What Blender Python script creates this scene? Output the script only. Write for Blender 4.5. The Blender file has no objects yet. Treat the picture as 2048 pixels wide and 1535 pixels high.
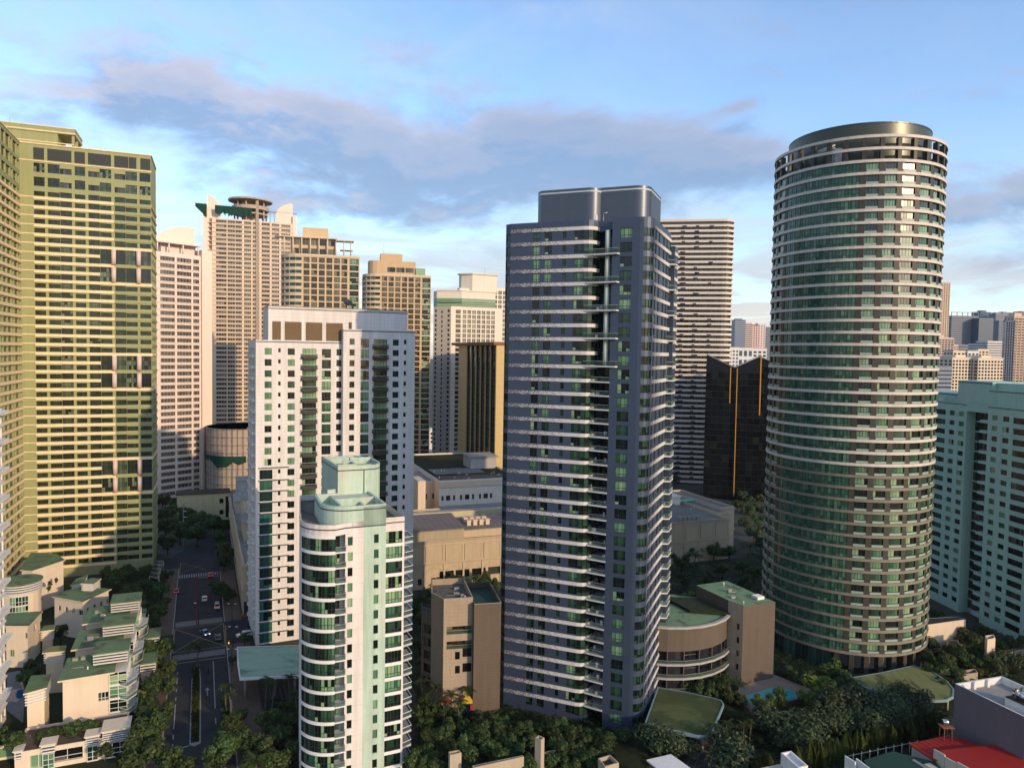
import bpy, math, random
from mathutils import Vector, Matrix
R_ = math.radians
rnd = random.Random(7)
scene = bpy.context.scene
COL = scene.collection

# ------------------------------------------------------------------ camera
F, CAMZ, ROLL = 1450.0, 90.0, 0.016          # focal length in px of a 2048 px wide picture
PITCH = math.atan(62 / 1450)
cf = Vector((0, math.cos(PITCH), -math.sin(PITCH)))
cr0 = Vector((1, 0, 0)); cu0 = cr0.cross(cf)
cR = cr0 * math.cos(ROLL) + cu0 * math.sin(ROLL)
cU = cu0 * math.cos(ROLL) - cr0 * math.sin(ROLL)
cam_d = bpy.data.cameras.new('camera'); cam = bpy.data.objects.new('camera', cam_d); COL.objects.link(cam)
cam_d.sensor_width = 36; cam_d.lens = F / 2048 * 36; cam_d.clip_start = 1; cam_d.clip_end = 30000
m = Matrix((cR, cU, -cf)).transposed().to_4x4(); m.translation = (0, 0, CAMZ); cam.matrix_world = m
scene.camera = cam

# ------------------------------------------------------------------ light
SUN_AZ, SUN_EL = R_(45), R_(16.5)               # azimuth from straight behind the camera towards +X
EXPOSURE = 0.6
sd = Vector((math.sin(SUN_AZ) * math.cos(SUN_EL), -math.cos(SUN_AZ) * math.cos(SUN_EL), math.sin(SUN_EL)))
sun_d = bpy.data.lights.new('sun', 'SUN'); sun_d.energy = 2.5; sun_d.angle = R_(0.6); sun_d.color = (1.0, 0.73, 0.46)
sun = bpy.data.objects.new('sun', sun_d); COL.objects.link(sun)
sun.rotation_euler = sd.to_track_quat('Z', 'Y').to_euler(); sun.location = sd * 500
scene.view_settings.view_transform = 'Standard'; scene.view_settings.look = 'None'
scene.view_settings.exposure = EXPOSURE; scene.view_settings.gamma = 1
scene.view_settings.use_curve_mapping = False

# --- node helper
class NT:
    def __init__(s, tree):
        s.t = tree; s.t.nodes.clear()
    def n(s, typ, ins=None, **kw):
        nd = s.t.nodes.new(typ)
        for k, v in kw.items(): setattr(nd, k, v)
        for k, v in (ins or {}).items():
            sock = nd.inputs[k]
            if isinstance(v, bpy.types.NodeSocket): s.t.links.new(v, sock)
            else: sock.default_value = v
        return nd
    def math(s, op, a, b=0.0, c=0.0, clamp=False):
        return s.n('ShaderNodeMath', {0: a, 1: b, 2: c}, operation=op, use_clamp=clamp).outputs[0]
    def vmath(s, op, a, b=(0, 0, 0), out=0):
        return s.n('ShaderNodeVectorMath', {0: a, 1: b}, operation=op).outputs[out]
    def mix(s, fac, a, b, blend='MIX'):
        nd = s.n('ShaderNodeMix', data_type='RGBA', blend_type=blend)
        for i, v in ((0, fac), (6, a), (7, b)):
            if isinstance(v, bpy.types.NodeSocket): s.t.links.new(v, nd.inputs[i])
            else: nd.inputs[i].default_value = v
        return nd.outputs[2]
    def smooth(s, v, a, b):
        nd = s.n('ShaderNodeMapRange', {0: v, 1: a, 2: b, 3: 0.0, 4: 1.0}, interpolation_type='SMOOTHSTEP')
        return nd.outputs[0]
    def noise(s, vec, scale, detail=5, rough=.55, dist=0.0):
        return s.n('ShaderNodeTexNoise', {'Vector': vec, 'Scale': scale, 'Detail': detail, 'Roughness': rough, 'Distortion': dist}).outputs[0]
def c4(c): return (c[0], c[1], c[2], 1.0)

# ------------------------------------------------------------------ world: Nishita daylight + clouds by direction
world = bpy.data.worlds.new('World'); scene.world = world; world.use_nodes = True
w = NT(world.node_tree)
sky = w.n('ShaderNodeTexSky', sky_type='NISHITA', sun_disc=False, sun_elevation=SUN_EL, air_density=1.0, dust_density=0.6, ozone_density=3.0)
# Nishita rotation 0 puts the sun at +Y and turns clockwise seen from above
sky.sun_rotation = math.atan2(sd.x, sd.y)
dirv = w.n('ShaderNodeTexCoord').outputs['Generated']
sep = w.n('ShaderNodeSeparateXYZ', {0: dirv})
az = w.math('ARCTAN2', sep.outputs[0], sep.outputs[1])
el = w.math('ARCSINE', w.math('MAXIMUM', w.math('MINIMUM', sep.outputs[2], 1.0), -1.0))
def cvec(k, ke, off=0.0, oz=0.0):
    return w.n('ShaderNodeCombineXYZ', {0: w.math('MULTIPLY', az, k), 1: w.math('MULTIPLY', w.math('ADD', el, off), ke), 2: oz}).outputs[0]
def cloud_field(off):
    warp = w.noise(cvec(3.0, 5.5, off, 3.1), 1.0, 3, .5)
    v = w.vmath('ADD', cvec(6.5, 16.0, off), w.n('ShaderNodeCombineXYZ', {0: warp, 1: w.math('MULTIPLY', warp, 1.5)}).outputs[0])
    a = w.noise(v, 1.0, 9, .6)
    # banks: (az centre, el centre, az half width, el half width, tilt, weight)
    s = w.math('MULTIPLY', a, 1.0)
    e2 = w.math('ADD', el, off)
    for (ca, ce, ha, he, tl, wt) in BANKS:
        dx = w.math('SUBTRACT', az, ca)
        dy = w.math('SUBTRACT', w.math('SUBTRACT', e2, ce), w.math('MULTIPLY', dx, tl))
        q = w.math('ADD', w.math('POWER', w.math('ABSOLUTE', w.math('DIVIDE', dx, ha)), 2.0), w.math('POWER', w.math('ABSOLUTE', w.math('DIVIDE', dy, he)), 2.0))
        g = w.math('MULTIPLY', w.math('EXPONENT', w.math('MULTIPLY', q, -1.0)), wt)
        s = w.math('ADD', s, g)
    return s
BANKS = [(-0.46, 0.300, 0.11, 0.040, -0.02, .30), (-0.29, 0.272, 0.18, 0.060, -0.12, .30), (-0.10, 0.250, 0.19, 0.070, -0.06, .34), (0.09, 0.268, 0.16, 0.054, -0.06, .32),
         (0.25, 0.255, 0.13, 0.036, -0.12, .36), (0.60, 0.185, 0.10, 0.032, 0.10, .34), (0.60, 0.115, 0.10, 0.018, 0.02, .30), (-0.30, 0.19, 0.30, 0.035, 0.0, .13), (0.34, 0.19, 0.22, 0.04, 0.0, .14), (-0.62, 0.24, 0.10, 0.05, 0.0, .14), (0.30, 0.315, .03, .008, .2, .2), (-0.16, 0.455, .035, .02, -.2, .2),
         (1.5, .3, .5, .08, 0, .3), (-1.6, .3, .5, .1, 0, .3), (2.6, .22, .4, .06, 0, .3), (-2.7, .3, .4, .07, 0, .3)]
d0 = cloud_field(0.0); d1 = cloud_field(0.024)
cov = w.smooth(d0, 0.54, 0.84)
lit = w.math('MULTIPLY', w.smooth(w.math('SUBTRACT', d0, d1), -0.05, 0.14), w.math('ADD', .45, w.math('MULTIPLY', w.smooth(az, .15, -.5), .55)))
thick = w.smooth(d0, 0.78, 1.0)
hs = w.n('ShaderNodeHueSaturation', {'Hue': .503, 'Saturation': .98, 'Value': 1.5, 'Color': sky.outputs[0]}).outputs[0]
# thin high veil, paler towards the horizon
vn = w.noise(cvec(3.2, 9.0, 0.0, 7.7), 1.0, 6, .6, .6)
veil = w.math('MULTIPLY', w.smooth(vn, 0.36, 0.72), w.math('ADD', .12, w.math('MULTIPLY', w.smooth(az, .40, -.10), .34)))
up = w.smooth(el, -0.02, 0.0)
low = w.math('MULTIPLY', w.smooth(el, 0.30, 0.02), up)
wisp = w.smooth(w.noise(cvec(4.0, 24.0, 0.0, 1.7), 1.0, 6, .6, .9), 0.40, 0.60)
low = w.math('MULTIPLY', low, w.math('ADD', w.math('MULTIPLY', wisp, .95), .32), 0.0, True)
hor = w.math('MULTIPLY', w.smooth(el, 0.10, 0.035), up)
c_white = c4((3.3, 3.7, 4.1)); c_cream = c4((4.3, 4.15, 3.9))
s1 = w.mix(veil, hs, c_white)
s1 = w.mix(low, s1, w.mix(hor, c_white, c_cream))
c_dark = c4((1.35, 1.95, 3.05)); c_lit = c4((3.1, 2.9, 3.2))
ccol = w.mix(lit, c_dark, c_lit)
ccol = w.mix(w.math('MULTIPLY', thick, 0.45), ccol, c4((1.2, 1.75, 2.8)))
s2 = w.mix(w.math('MULTIPLY', w.math('MULTIPLY', cov, 0.82), w.smooth(el, .04, .10)), s1, ccol)
s2 = w.mix(up, (.35, .36, .36, 1), s2)
bg = w.n('ShaderNodeBackground', {'Color': s2, 'Strength': 0.135})
w.t.links.new(bg.outputs[0], w.n('ShaderNodeOutputWorld').inputs[0])

# ------------------------------------------------------------------ picture <-> place helpers (all give points at their real distance)
def ray(px, py): return cf + cR * ((px - 1024) / F) + cU * ((767.5 - py) / F)
def gnd(px, py, z=0.0):
    d = ray(px, py); t = (z - CAMZ) / d.z; return Vector((t * d.x, t * d.y))
def proj(p):
    v = Vector(p) - Vector((0, 0, CAMZ)); q = v.dot(cf); return (1024 + F * v.dot(cR) / q, 767.5 - F * v.dot(cU) / q)
class Frame:
    """ground frame: s to the right along the front, t back into the block"""
    def __init__(s, o, yaw):
        s.o = Vector(o); s.yaw = R_(yaw); s.d = Vector((math.cos(s.yaw), math.sin(s.yaw))); s.e = Vector((-math.sin(s.yaw), math.cos(s.yaw)))
    def P(s, a, b=0.0): return s.o + s.d * a + s.e * b
    def st(s, p): v = Vector(p) - s.o; return v.dot(s.d), v.dot(s.e)
    def on(s, px, py, t=0.0):
        """(s, z) where the line of sight of a picture point meets the vertical plane t"""
        r = ray(px, py); q = Vector((r.x, r.y)); k = (s.o.dot(s.e) + t) / q.dot(s.e)
        return (q * k - s.o).dot(s.d), CAMZ + k * r.z
    def onside(s, px, py, a):
        r = ray(px, py); q = Vector((r.x, r.y)); k = (s.o.dot(s.d) + a) / q.dot(s.d)
        return (q * k - s.o).dot(s.e), CAMZ + k * r.z

# ------------------------------------------------------------------ mesh building
class MB:
    def __init__(s): s.v = []; s.f = []; s.m = []; s.sm = []
    def poly(s, pts, m=0, smooth=False):
        n = len(s.v); s.v += [tuple(p) for p in pts]; s.f.append(tuple(range(n, n + len(pts)))); s.m.append(m); s.sm.append(smooth)
    def prism(s, pts, z0, z1, m=0, mtop=None, bottom=True, smooth=False, top=True):
        """closed prism over a counter-clockwise 2-D outline"""
        k = len(pts)
        if smooth is not False:                     # smooth sides keep their own vertices, flat sides and caps theirs
            sm = range(k) if smooth is True else smooth; n = len(s.v)
            s.v += [(p[0], p[1], z0) for p in pts] + [(p[0], p[1], z1) for p in pts]
            for i in range(k):
                j = (i + 1) % k
                if i in sm: s.f.append((n + i, n + j, n + k + j, n + k + i)); s.m.append(m); s.sm.append(True)
                else: s.poly([(pts[i][0], pts[i][1], z0), (pts[j][0], pts[j][1], z0), (pts[j][0], pts[j][1], z1), (pts[i][0], pts[i][1], z1)], m)
            if top: s.poly([(p[0], p[1], z1) for p in pts], m if mtop is None else mtop)
            if bottom: s.poly([(p[0], p[1], z0) for p in pts[::-1]], m)
            return
        n = len(s.v)
        s.v += [(p[0], p[1], z0) for p in pts] + [(p[0], p[1], z1) for p in pts]
        for i in range(k):
            j = (i + 1) % k; s.f.append((n + i, n + j, n + k + j, n + k + i)); s.m.append(m); s.sm.append(False)
        if top: s.f.append(tuple(range(n + k, n + 2 * k))); s.m.append(m if mtop is None else mtop); s.sm.append(False)
        if bottom: s.f.append(tuple(range(n + k - 1, n - 1, -1))); s.m.append(m); s.sm.append(False)
    def fbox(s, fr, s0, s1, t0, t1, z0, z1, m=0, mtop=None):
        s.prism([fr.P(s0, t0), fr.P(s1, t0), fr.P(s1, t1), fr.P(s0, t1)], z0, z1, m, mtop)
    def box(s, x0, x1, y0, y1, z0, z1, m=0, mtop=None):
        s.prism([(x0, y0), (x1, y0), (x1, y1), (x0, y1)], z0, z1, m, mtop)
    def tube(s, a, b, ra, rb=None, n=8, m=0, caps=True, smooth=True):
        a = Vector(a); b = Vector(b); rb = ra if rb is None else rb
        q = (b - a).normalized(); x = q.orthogonal().normalized(); y = q.cross(x); k = len(s.v)
        for c, r in ((a, ra), (b, rb)):
            for i in range(n):
                t = 2 * math.pi * i / n; s.v.append(tuple(c + x * (r * math.cos(t)) + y * (r * math.sin(t))))
        for i in range(n):
            j = (i + 1) % n; s.f.append((k + i, k + j, k + n + j, k + n + i)); s.m.append(m); s.sm.append(smooth)
        if caps:
            s.f.append(tuple(range(k + n - 1, k - 1, -1))); s.m.append(m); s.sm.append(False)
            s.f.append(tuple(range(k + n, k + 2 * n))); s.m.append(m); s.sm.append(False)
    def add(s, other, mat=None):
        n = len(s.v); s.v += [tuple(mat @ Vector(p)) if mat else p for p in other.v]
        s.f += [tuple(i + n for i in f) for f in other.f]; s.m += other.m; s.sm += other.sm
    def mesh(s, name, mats, org=(0, 0, 0)):
        me = bpy.data.meshes.new(name)
        ox, oy, oz = org
        me.from_pydata([(a - ox, b - oy, c - oz) for a, b, c in s.v], [], s.f)
        for mt in mats: me.materials.append(mt)
        me.polygons.foreach_set('material_index', s.m); me.polygons.foreach_set('use_smooth', s.sm)
        me.update(); return me

def link(o): COL.objects.link(o); return o
def thing(name, label, cat, loc, group=None, rotz=0.0):
    o = link(bpy.data.objects.new(name, None)); o.location = (loc[0], loc[1], loc[2] if len(loc) > 2 else 0.0); o.rotation_euler.z = rotz
    o['label'] = label; o['category'] = cat
    if group: o['group'] = group
    o.empty_display_size = 1
    return o
def part(B, name, mb, mats, label=None, kind=None, local=False):
    """one mesh object under thing or part B; mb in world metres unless local"""
    if not isinstance(mats, (list, tuple)): mats = [mats]
    org = (0, 0, 0)
    if not local:
        x, q = B, Vector((0, 0, 0))
        while x is not None: q += x.location; x = x.parent
        org = tuple(q)
    o = link(bpy.data.objects.new(name, mb.mesh(name, mats, org))); o.parent = B
    if label: o['label'] = label
    if kind: o['kind'] = kind
    return o
def solo(name, mb, mats, label, cat, group=None, kind=None, org=None):
    if not isinstance(mats, (list, tuple)): mats = [mats]
    if org is None:
        n = max(1, len(mb.v)); org = (sum(v[0] for v in mb.v) / n, sum(v[1] for v in mb.v) / n, min(v[2] for v in mb.v))
    o = link(bpy.data.objects.new(name, mb.mesh(name, mats, org))); o.location = org
    if label: o['label'] = label
    if cat: o['category'] = cat
    if group: o['group'] = group
    if kind: o['kind'] = kind
    return o
def stack(B, name, mb, mats, zs, sub=None, labels=None):
    """copies of one part at several heights (mb built for z = 0, world xy); sub = (name, mb, mats) rides on each"""
    if not isinstance(mats, (list, tuple)): mats = [mats]
    org = (B.location.x, B.location.y, 0)
    me = mb.mesh(name, mats, org); ms = [(n, b.mesh(n, mt if isinstance(mt, (list, tuple)) else [mt], org)) for n, b, mt in (sub or [])]
    out = []
    for z in zs:
        o = link(bpy.data.objects.new(name, me)); o.parent = B; o.location.z = z - B.location.z; out.append(o)
        for n, mm in ms:
            c = link(bpy.data.objects.new(n, mm)); c.parent = o
    return out

# ------------------------------------------------------------------ materials
def mat(name): 
    m = bpy.data.materials.new(name); m.use_nodes = True; return m, NT(m.node_tree)
def finish(nt, **ins):
    b = nt.n('ShaderNodeBsdfPrincipled', {k.replace('_', ' '): v for k, v in ins.items()})
    nt.t.links.new(b.outputs[0], nt.n('ShaderNodeOutputMaterial').inputs[0]); return b
def paint(name, col, rough=.75, var=.10, streak=.12, scale=.35, metal=0.0, stain=None, joints=None, spec=.3):
    """wall or roof paint: large patches, rain streaks, fine grain; joints = (course height, course width, depth)"""
    m, nt = mat(name)
    pos = nt.n('ShaderNodeNewGeometry').outputs['Position']
    big = nt.noise(pos, scale, 5, .6)
    mp = nt.n('ShaderNodeMapping', {'Vector': pos, 'Scale': (.9, .9, .045)}).outputs[0]
    st = nt.noise(mp, 1.0, 4, .65)
    fine = nt.noise(pos, 3.0, 3, .6)
    k = nt.math('ADD', nt.math('MULTIPLY', nt.math('SUBTRACT', big, .5), 2.6 * var), 1.0)
    k = nt.math('ADD', k, nt.math('MULTIPLY', nt.math('SUBTRACT', st, .5), 4 * streak))
    k = nt.math('ADD', k, nt.math('MULTIPLY', nt.math('SUBTRACT', fine, .5), var))
    c = nt.n('ShaderNodeVectorMath', {0: c4(col)[:3], 3: k}, operation='SCALE').outputs[0]
    if stain:
        f = nt.math('MULTIPLY', nt.smooth(nt.noise(nt.n('ShaderNodeMapping', {'Vector': pos, 'Scale': stain[2] if len(stain) > 2 else (1, 1, 1)}).outputs[0], .22, 6, .62, .5), .50, .66), stain[1])
        c = nt.mix(f, c, c4(stain[0]))
    ins = dict(Roughness=rough, Metallic=metal)
    if joints:
        hz, wx, amt = joints
        sp = nt.n('ShaderNodeSeparateXYZ', {0: pos})
        z = nt.math('PINGPONG', sp.outputs[2], hz / 2)
        jz = nt.math('LESS_THAN', z, .035)
        c = nt.mix(nt.math('MULTIPLY', jz, amt), c, c4([q * .35 for q in col]))
    b = finish(nt, Base_Color=c, **ins); b.inputs['Specular IOR Level'].default_value = spec
    return m
def glass(name, ramp, rough=.15, ior=1.55, wob=.02, spec=.4):
    """window glass: each pane / window its own depth of curtain and tint"""
    m, nt = mat(name)
    g = nt.n('ShaderNodeNewGeometry'); oi = nt.n('ShaderNodeObjectInfo').outputs['Random']
    r = nt.math('FRACT', nt.math('ADD', nt.math('MULTIPLY', oi, 7.31), nt.math('MULTIPLY', g.outputs['Random Per Island'], .34)))
    cr = nt.n('ShaderNodeValToRGB', {0: r}); cr.color_ramp.interpolation = 'LINEAR'
    els = cr.color_ramp.elements
    while len(els) < len(ramp): els.new(.5)
    for e, (p, c) in zip(els, ramp): e.position = p; e.color = c4(c)
    wn = nt.n('ShaderNodeTexWhiteNoise', {'W': nt.math('ADD', nt.math('MULTIPLY', oi, 91.0), nt.math('MULTIPLY', g.outputs['Random Per Island'], 57.0))}, noise_dimensions='1D').outputs['Color']
    off = nt.n('ShaderNodeVectorMath', {0: nt.vmath('SUBTRACT', wn, (.5, .5, .5)), 3: wob}, operation='SCALE').outputs[0]
    nrm = nt.vmath('NORMALIZE', nt.vmath('ADD', g.outputs['Normal'], off))
    b = finish(nt, Base_Color=cr.outputs[0], Roughness=rough, IOR=ior, Normal=nrm)
    b.inputs['Specular IOR Level'].default_value = spec
    return m
GREEN_RAMP = [(0, (.003, .006, .005)), (.32, (.005, .012, .009)), (.42, (.016, .045, .026)), (.60, (.03, .085, .05)), (.72, (.09, .20, .11)), (.86, (.14, .27, .15)), (1, (.26, .37, .20))]
M = {}
M['glass'] = glass('glass_green', GREEN_RAMP)
M['glass_teal'] = glass('glass_teal', [(0, (.004, .010, .010)), (.4, (.008, .028, .024)), (.7, (.014, .06, .046)), (1, (.04, .14, .10))])
M['glass_dark'] = glass('glass_dark', [(0, (.005, .006, .007)), (.5, (.012, .013, .014)), (.8, (.03, .032, .03)), (1, (.09, .09, .075))])
M['glass_brown'] = glass('glass_brown', [(0, (.012, .008, .009)), (.5, (.025, .016, .016)), (.8, (.05, .036, .03)), (1, (.11, .09, .07))])
M['glass_warm'] = glass('glass_warm', [(0, (.02, .016, .010)), (.4, (.05, .042, .028)), (.7, (.10, .09, .06)), (1, (.2, .18, .12))])
M['glass_navy'] = glass('glass_navy', [(0, (.004, .005, .009)), (.6, (.008, .010, .018)), (.9, (.02, .024, .03)), (1, (.05, .05, .05))], rough=.05, ior=1.7, wob=.03)
M['glass_blue'] = glass('glass_blue', [(0, (.01, .03, .06)), (.6, (.03, .07, .12)), (1, (.08, .14, .2))])
M['frame'] = paint('frame_dark', (.018, .024, .020), .5, .1, 0)
M['frame_brown'] = paint('frame_brown', (.05, .032, .026), .5, .1, 0)
M['frame_white'] = paint('frame_white', (.62, .61, .57), .5, .05, .03)
M['interior'] = paint('room_interior', (.03, .032, .03), .9, .3, 0)
def rail_mat():
    m, nt = mat('rail_glass'); b = nt.n('ShaderNodeBsdfPrincipled', {'Base Color': (.05, .09, .075, 1), 'Roughness': .1}); t = nt.n('ShaderNodeBsdfTransparent', {0: (.72, .82, .76, 1)})
    nt.t.links.new(nt.n('ShaderNodeMixShader', {0: .62, 1: b.outputs[0], 2: t.outputs[0]}).outputs[0], nt.n('ShaderNodeOutputMaterial').inputs[0]); return m
M['rail_glass'] = rail_mat()
M['metal'] = paint('rail_metal', (.42, .42, .40), .35, .05, 0, metal=.6)
M['steel'] = paint('stainless', (.75, .76, .78), .16, .04, 0, metal=1.0)
M['white'] = paint('white_paint', (.70, .68, .64), .7, .06, .08)
M['concrete'] = paint('concrete', (.27, .255, .23), .9, .2, .2)
M['dark'] = paint('dark_steel', (.03, .032, .034), .55, .1, 0)
M['roofdeck'] = paint('roof_deck', (.13, .115, .10), .9, .3, 0, scale=.2, stain=((.05, .045, .04), .7))

# ------------------------------------------------------------------ windows and facades
WCACHE = {}
def win_mb(wd, h, nx, rows, gl, fr):
    """one window, seen from -y: dark frame sheet, panes standing 3 cm proud in it, thin outer frame"""
    key = (round(wd, 2), round(h, 2), nx, tuple(rows), gl, fr)
    if key in WCACHE: return key
    b = MB(); b.poly([(-wd / 2, .03, 0), (wd / 2, .03, 0), (wd / 2, .03, h), (-wd / 2, .03, h)], 1)
    zb = [0] + list(rows) + [1]; g = min(.06, wd * .04 + .02)
    for i in range(nx):
        for k in range(len(zb) - 1):
            x0 = -wd / 2 + wd * i / nx + g; x1 = -wd / 2 + wd * (i + 1) / nx - g; z0 = h * zb[k] + g; z1 = h * zb[k + 1] - g
            b.poly([(x0, 0, z0), (x1, 0, z0), (x1, 0, z1), (x0, 0, z1)], 0)
    WCACHE[key] = (b, b.mesh('window', [M[gl], M[fr]]))
    return key
class Wins:
    def __init__(s): s.l = []
    def put(s, key, p, ang): s.l.append((key, Vector(p), ang))
    def place(s, B, n=300, name='window', rest='window'):
        s.l.sort(key=lambda a: -(a[0][0] * a[0][1]) / max(1.0, (a[1].x ** 2 + a[1].y ** 2 + (a[1].z - 90) ** 2)))
        for key, p, ang in s.l[:n]:
            o = link(bpy.data.objects.new(name, WCACHE[key][1])); o.parent = B; o.location = p - B.location; o.rotation_euler.z = ang
        groups = {}
        for key, p, ang in s.l[n:]: groups.setdefault((key[4], key[5]), []).append((key, p, ang))
        for (gl, fr), l in groups.items():
            mb = MB()
            for key, p, ang in l: mb.add(WCACHE[key][0], Matrix.Translation(p) @ Matrix.Rotation(ang, 4, 'Z'))
            part(B, rest, mb, [M[gl], M[fr]], kind='stuff')
def facade(mb, W, p0, p1, z0, z1, cols, rev=.3, m=0, mrev=None):
    """wall sheet from p0 to p1 (viewer sees p0 on the left) with real openings; cols = [(u0, u1, [(za, zb, nx, rows, glass, frame) ...])] in metres along it"""
    p0 = Vector(p0[:2]); p1 = Vector(p1[:2]); L = (p1 - p0).length
    if L < 1e-3: return
    d = (p1 - p0) / L; n = Vector((d.y, -d.x)); ang = math.atan2(d.y, d.x)
    mrev = m if mrev is None else mrev
    def q(a, b, za, zb, mm):
        A = p0 + d * a; Bp = p0 + d * b; mb.poly([(A.x, A.y, za), (Bp.x, Bp.y, za), (Bp.x, Bp.y, zb), (A.x, A.y, zb)], mm)
    u = 0.0
    for (a, b, ws) in sorted(cols, key=lambda c: c[0]):
        a = max(a, u); b = min(b, L)
        if b - a < .05: continue
        if a > u + 1e-4: q(u, a, z0, z1, m)
        z = z0
        for (za, zb, nx, rows, gl, fr) in sorted(ws, key=lambda t: t[0]):
            za = max(za, z); zb = min(zb, z1)
            if zb - za < .1: continue
            if za > z + 1e-4: q(a, b, z, za, m)
            A = p0 + d * a; Bq = p0 + d * b; Ai = A - n * rev; Bi = Bq - n * rev
            mb.poly([(A.x, A.y, za), (Bq.x, Bq.y, za), (Bi.x, Bi.y, za), (Ai.x, Ai.y, za)], mrev)
            mb.poly([(A.x, A.y, zb), (Ai.x, Ai.y, zb), (Bi.x, Bi.y, zb), (Bq.x, Bq.y, zb)], mrev)
            mb.poly([(A.x, A.y, za), (Ai.x, Ai.y, za), (Ai.x, Ai.y, zb), (A.x, A.y, zb)], mrev)
            mb.poly([(Bq.x, Bq.y, za), (Bq.x, Bq.y, zb), (Bi.x, Bi.y, zb), (Bi.x, Bi.y, za)], mrev)
            c = (Ai + Bi) / 2
            W.put(win_mb(b - a, zb - za, nx, rows, gl, fr), (c.x, c.y, za), ang)
            z = zb
        if z1 > z + 1e-4: q(a, b, z, z1, m)
        u = b
    if L > u + 1e-4: q(u, L, z0, z1, m)
def wcol(a, b, zs, sill, head, nx=2, rows=(), gl='glass', fr='frame', skip=None):
    return (a, b, [(z + sill, z + head, nx, rows, gl, fr) for i, z in enumerate(zs) if not (skip and skip(i))])
# ------------------------------------------------------------------ outline helpers
def inset(pts, d):
    """offset a counter-clockwise outline inwards"""
    n = len(pts); out = []
    for i in range(n):
        a, b, c = Vector(pts[i - 1][:2]), Vector(pts[i][:2]), Vector(pts[(i + 1) % n][:2])
        u = (b - a).normalized(); v = (c - b).normalized(); n1 = Vector((-u.y, u.x)); n2 = Vector((-v.y, v.x))
        k = n1 + n2; k = k / max(.35, k.dot(n1)) if k.length > 1e-6 else n1
        out.append(b + k * d)
    return out
def walls(mb, W, pts, z0, z1, cols=None, rev=.3, m=0, deck=1, par=1.0, thick=.25, skip=()):
    """closed block over a counter-clockwise outline; cols[i] are the openings of edge i; roof deck behind a parapet"""
    n = len(pts)
    for i in range(n):
        if i in skip: continue
        facade(mb, W, pts[i], pts[(i + 1) % n], z0, z1, (cols or {}).get(i, []), rev, m)
    inn = inset(pts, thick)
    for i in range(n):
        j = (i + 1) % n
        mb.poly([(pts[i][0], pts[i][1], z1), (pts[j][0], pts[j][1], z1), (inn[j][0], inn[j][1], z1), (inn[i][0], inn[i][1], z1)], m)
        if par > 0: mb.poly([(inn[i][0], inn[i][1], z1), (inn[j][0], inn[j][1], z1), (inn[j][0], inn[j][1], z1 - par), (inn[i][0], inn[i][1], z1 - par)], m)
    mb.poly([(p[0], p[1], z1 - par) for p in inn], deck)
def rect(fr, s0, s1, t0, t1): return [fr.P(s0, t0), fr.P(s1, t0), fr.P(s1, t1), fr.P(s0, t1)]
def arc(c, r, a0, a1, n, ry=None):
    """points on an arc, angles in degrees"""
    ry = r if ry is None else ry
    return [Vector((c[0] + r * math.cos(R_(a0 + (a1 - a0) * i / n)), c[1] + ry * math.sin(R_(a0 + (a1 - a0) * i / n)))) for i in range(n + 1)]
def strip(mb, pts, th, z0, z1, m=0):
    """a wall strip of thickness th standing outwards of an open left-to-right outline"""
    n = len(pts); out = []
    for i in range(n):
        a = Vector(pts[max(0, i - 1)][:2]); b = Vector(pts[min(n - 1, i + 1)][:2]); d = (b - a).normalized(); out.append(Vector(pts[i][:2]) + Vector((d.y, -d.x)) * th)
    for i in range(n - 1):
        A, B_, C, D = pts[i], pts[i + 1], out[i + 1], out[i]
        mb.poly([(D.x, D.y, z0), (C.x, C.y, z0), (C.x, C.y, z1), (D.x, D.y, z1)], m)
        mb.poly([(D.x, D.y, z1), (C.x, C.y, z1), (B_[0], B_[1], z1), (A[0], A[1], z1)], m)
        mb.poly([(A[0], A[1], z0), (B_[0], B_[1], z0), (C.x, C.y, z0), (D.x, D.y, z0)], m)
    for i, f in ((0, 1), (n - 1, -1)):
        q = [(pts[i][0], pts[i][1], z0), (out[i].x, out[i].y, z0), (out[i].x, out[i].y, z1), (pts[i][0], pts[i][1], z1)]
        mb.poly(q if f > 0 else q[::-1], m)
def rail(mb, pts, z, h=1.0, m=0, mt=1, posts=True):
    """glass or barred railing along a line with a top rail"""
    for a, b in zip(pts[:-1], pts[1:]):
        a = Vector(a[:2]); b = Vector(b[:2]); d = (b - a).normalized(); nn = Vector((d.y, -d.x)) * .02
        mb.poly([(a.x - nn.x, a.y - nn.y, z + .08), (b.x - nn.x, b.y - nn.y, z + .08), (b.x - nn.x, b.y - nn.y, z + h - .06), (a.x - nn.x, a.y - nn.y, z + h - .06)], m)
        mb.prism([a - nn * 2.5, a + nn * 2.5, b + nn * 2.5, b - nn * 2.5][::-1] if False else [a - nn * 2.5, b - nn * 2.5, b + nn * 2.5, a + nn * 2.5][::-1], z + h - .06, z + h + .03, mt)

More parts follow.
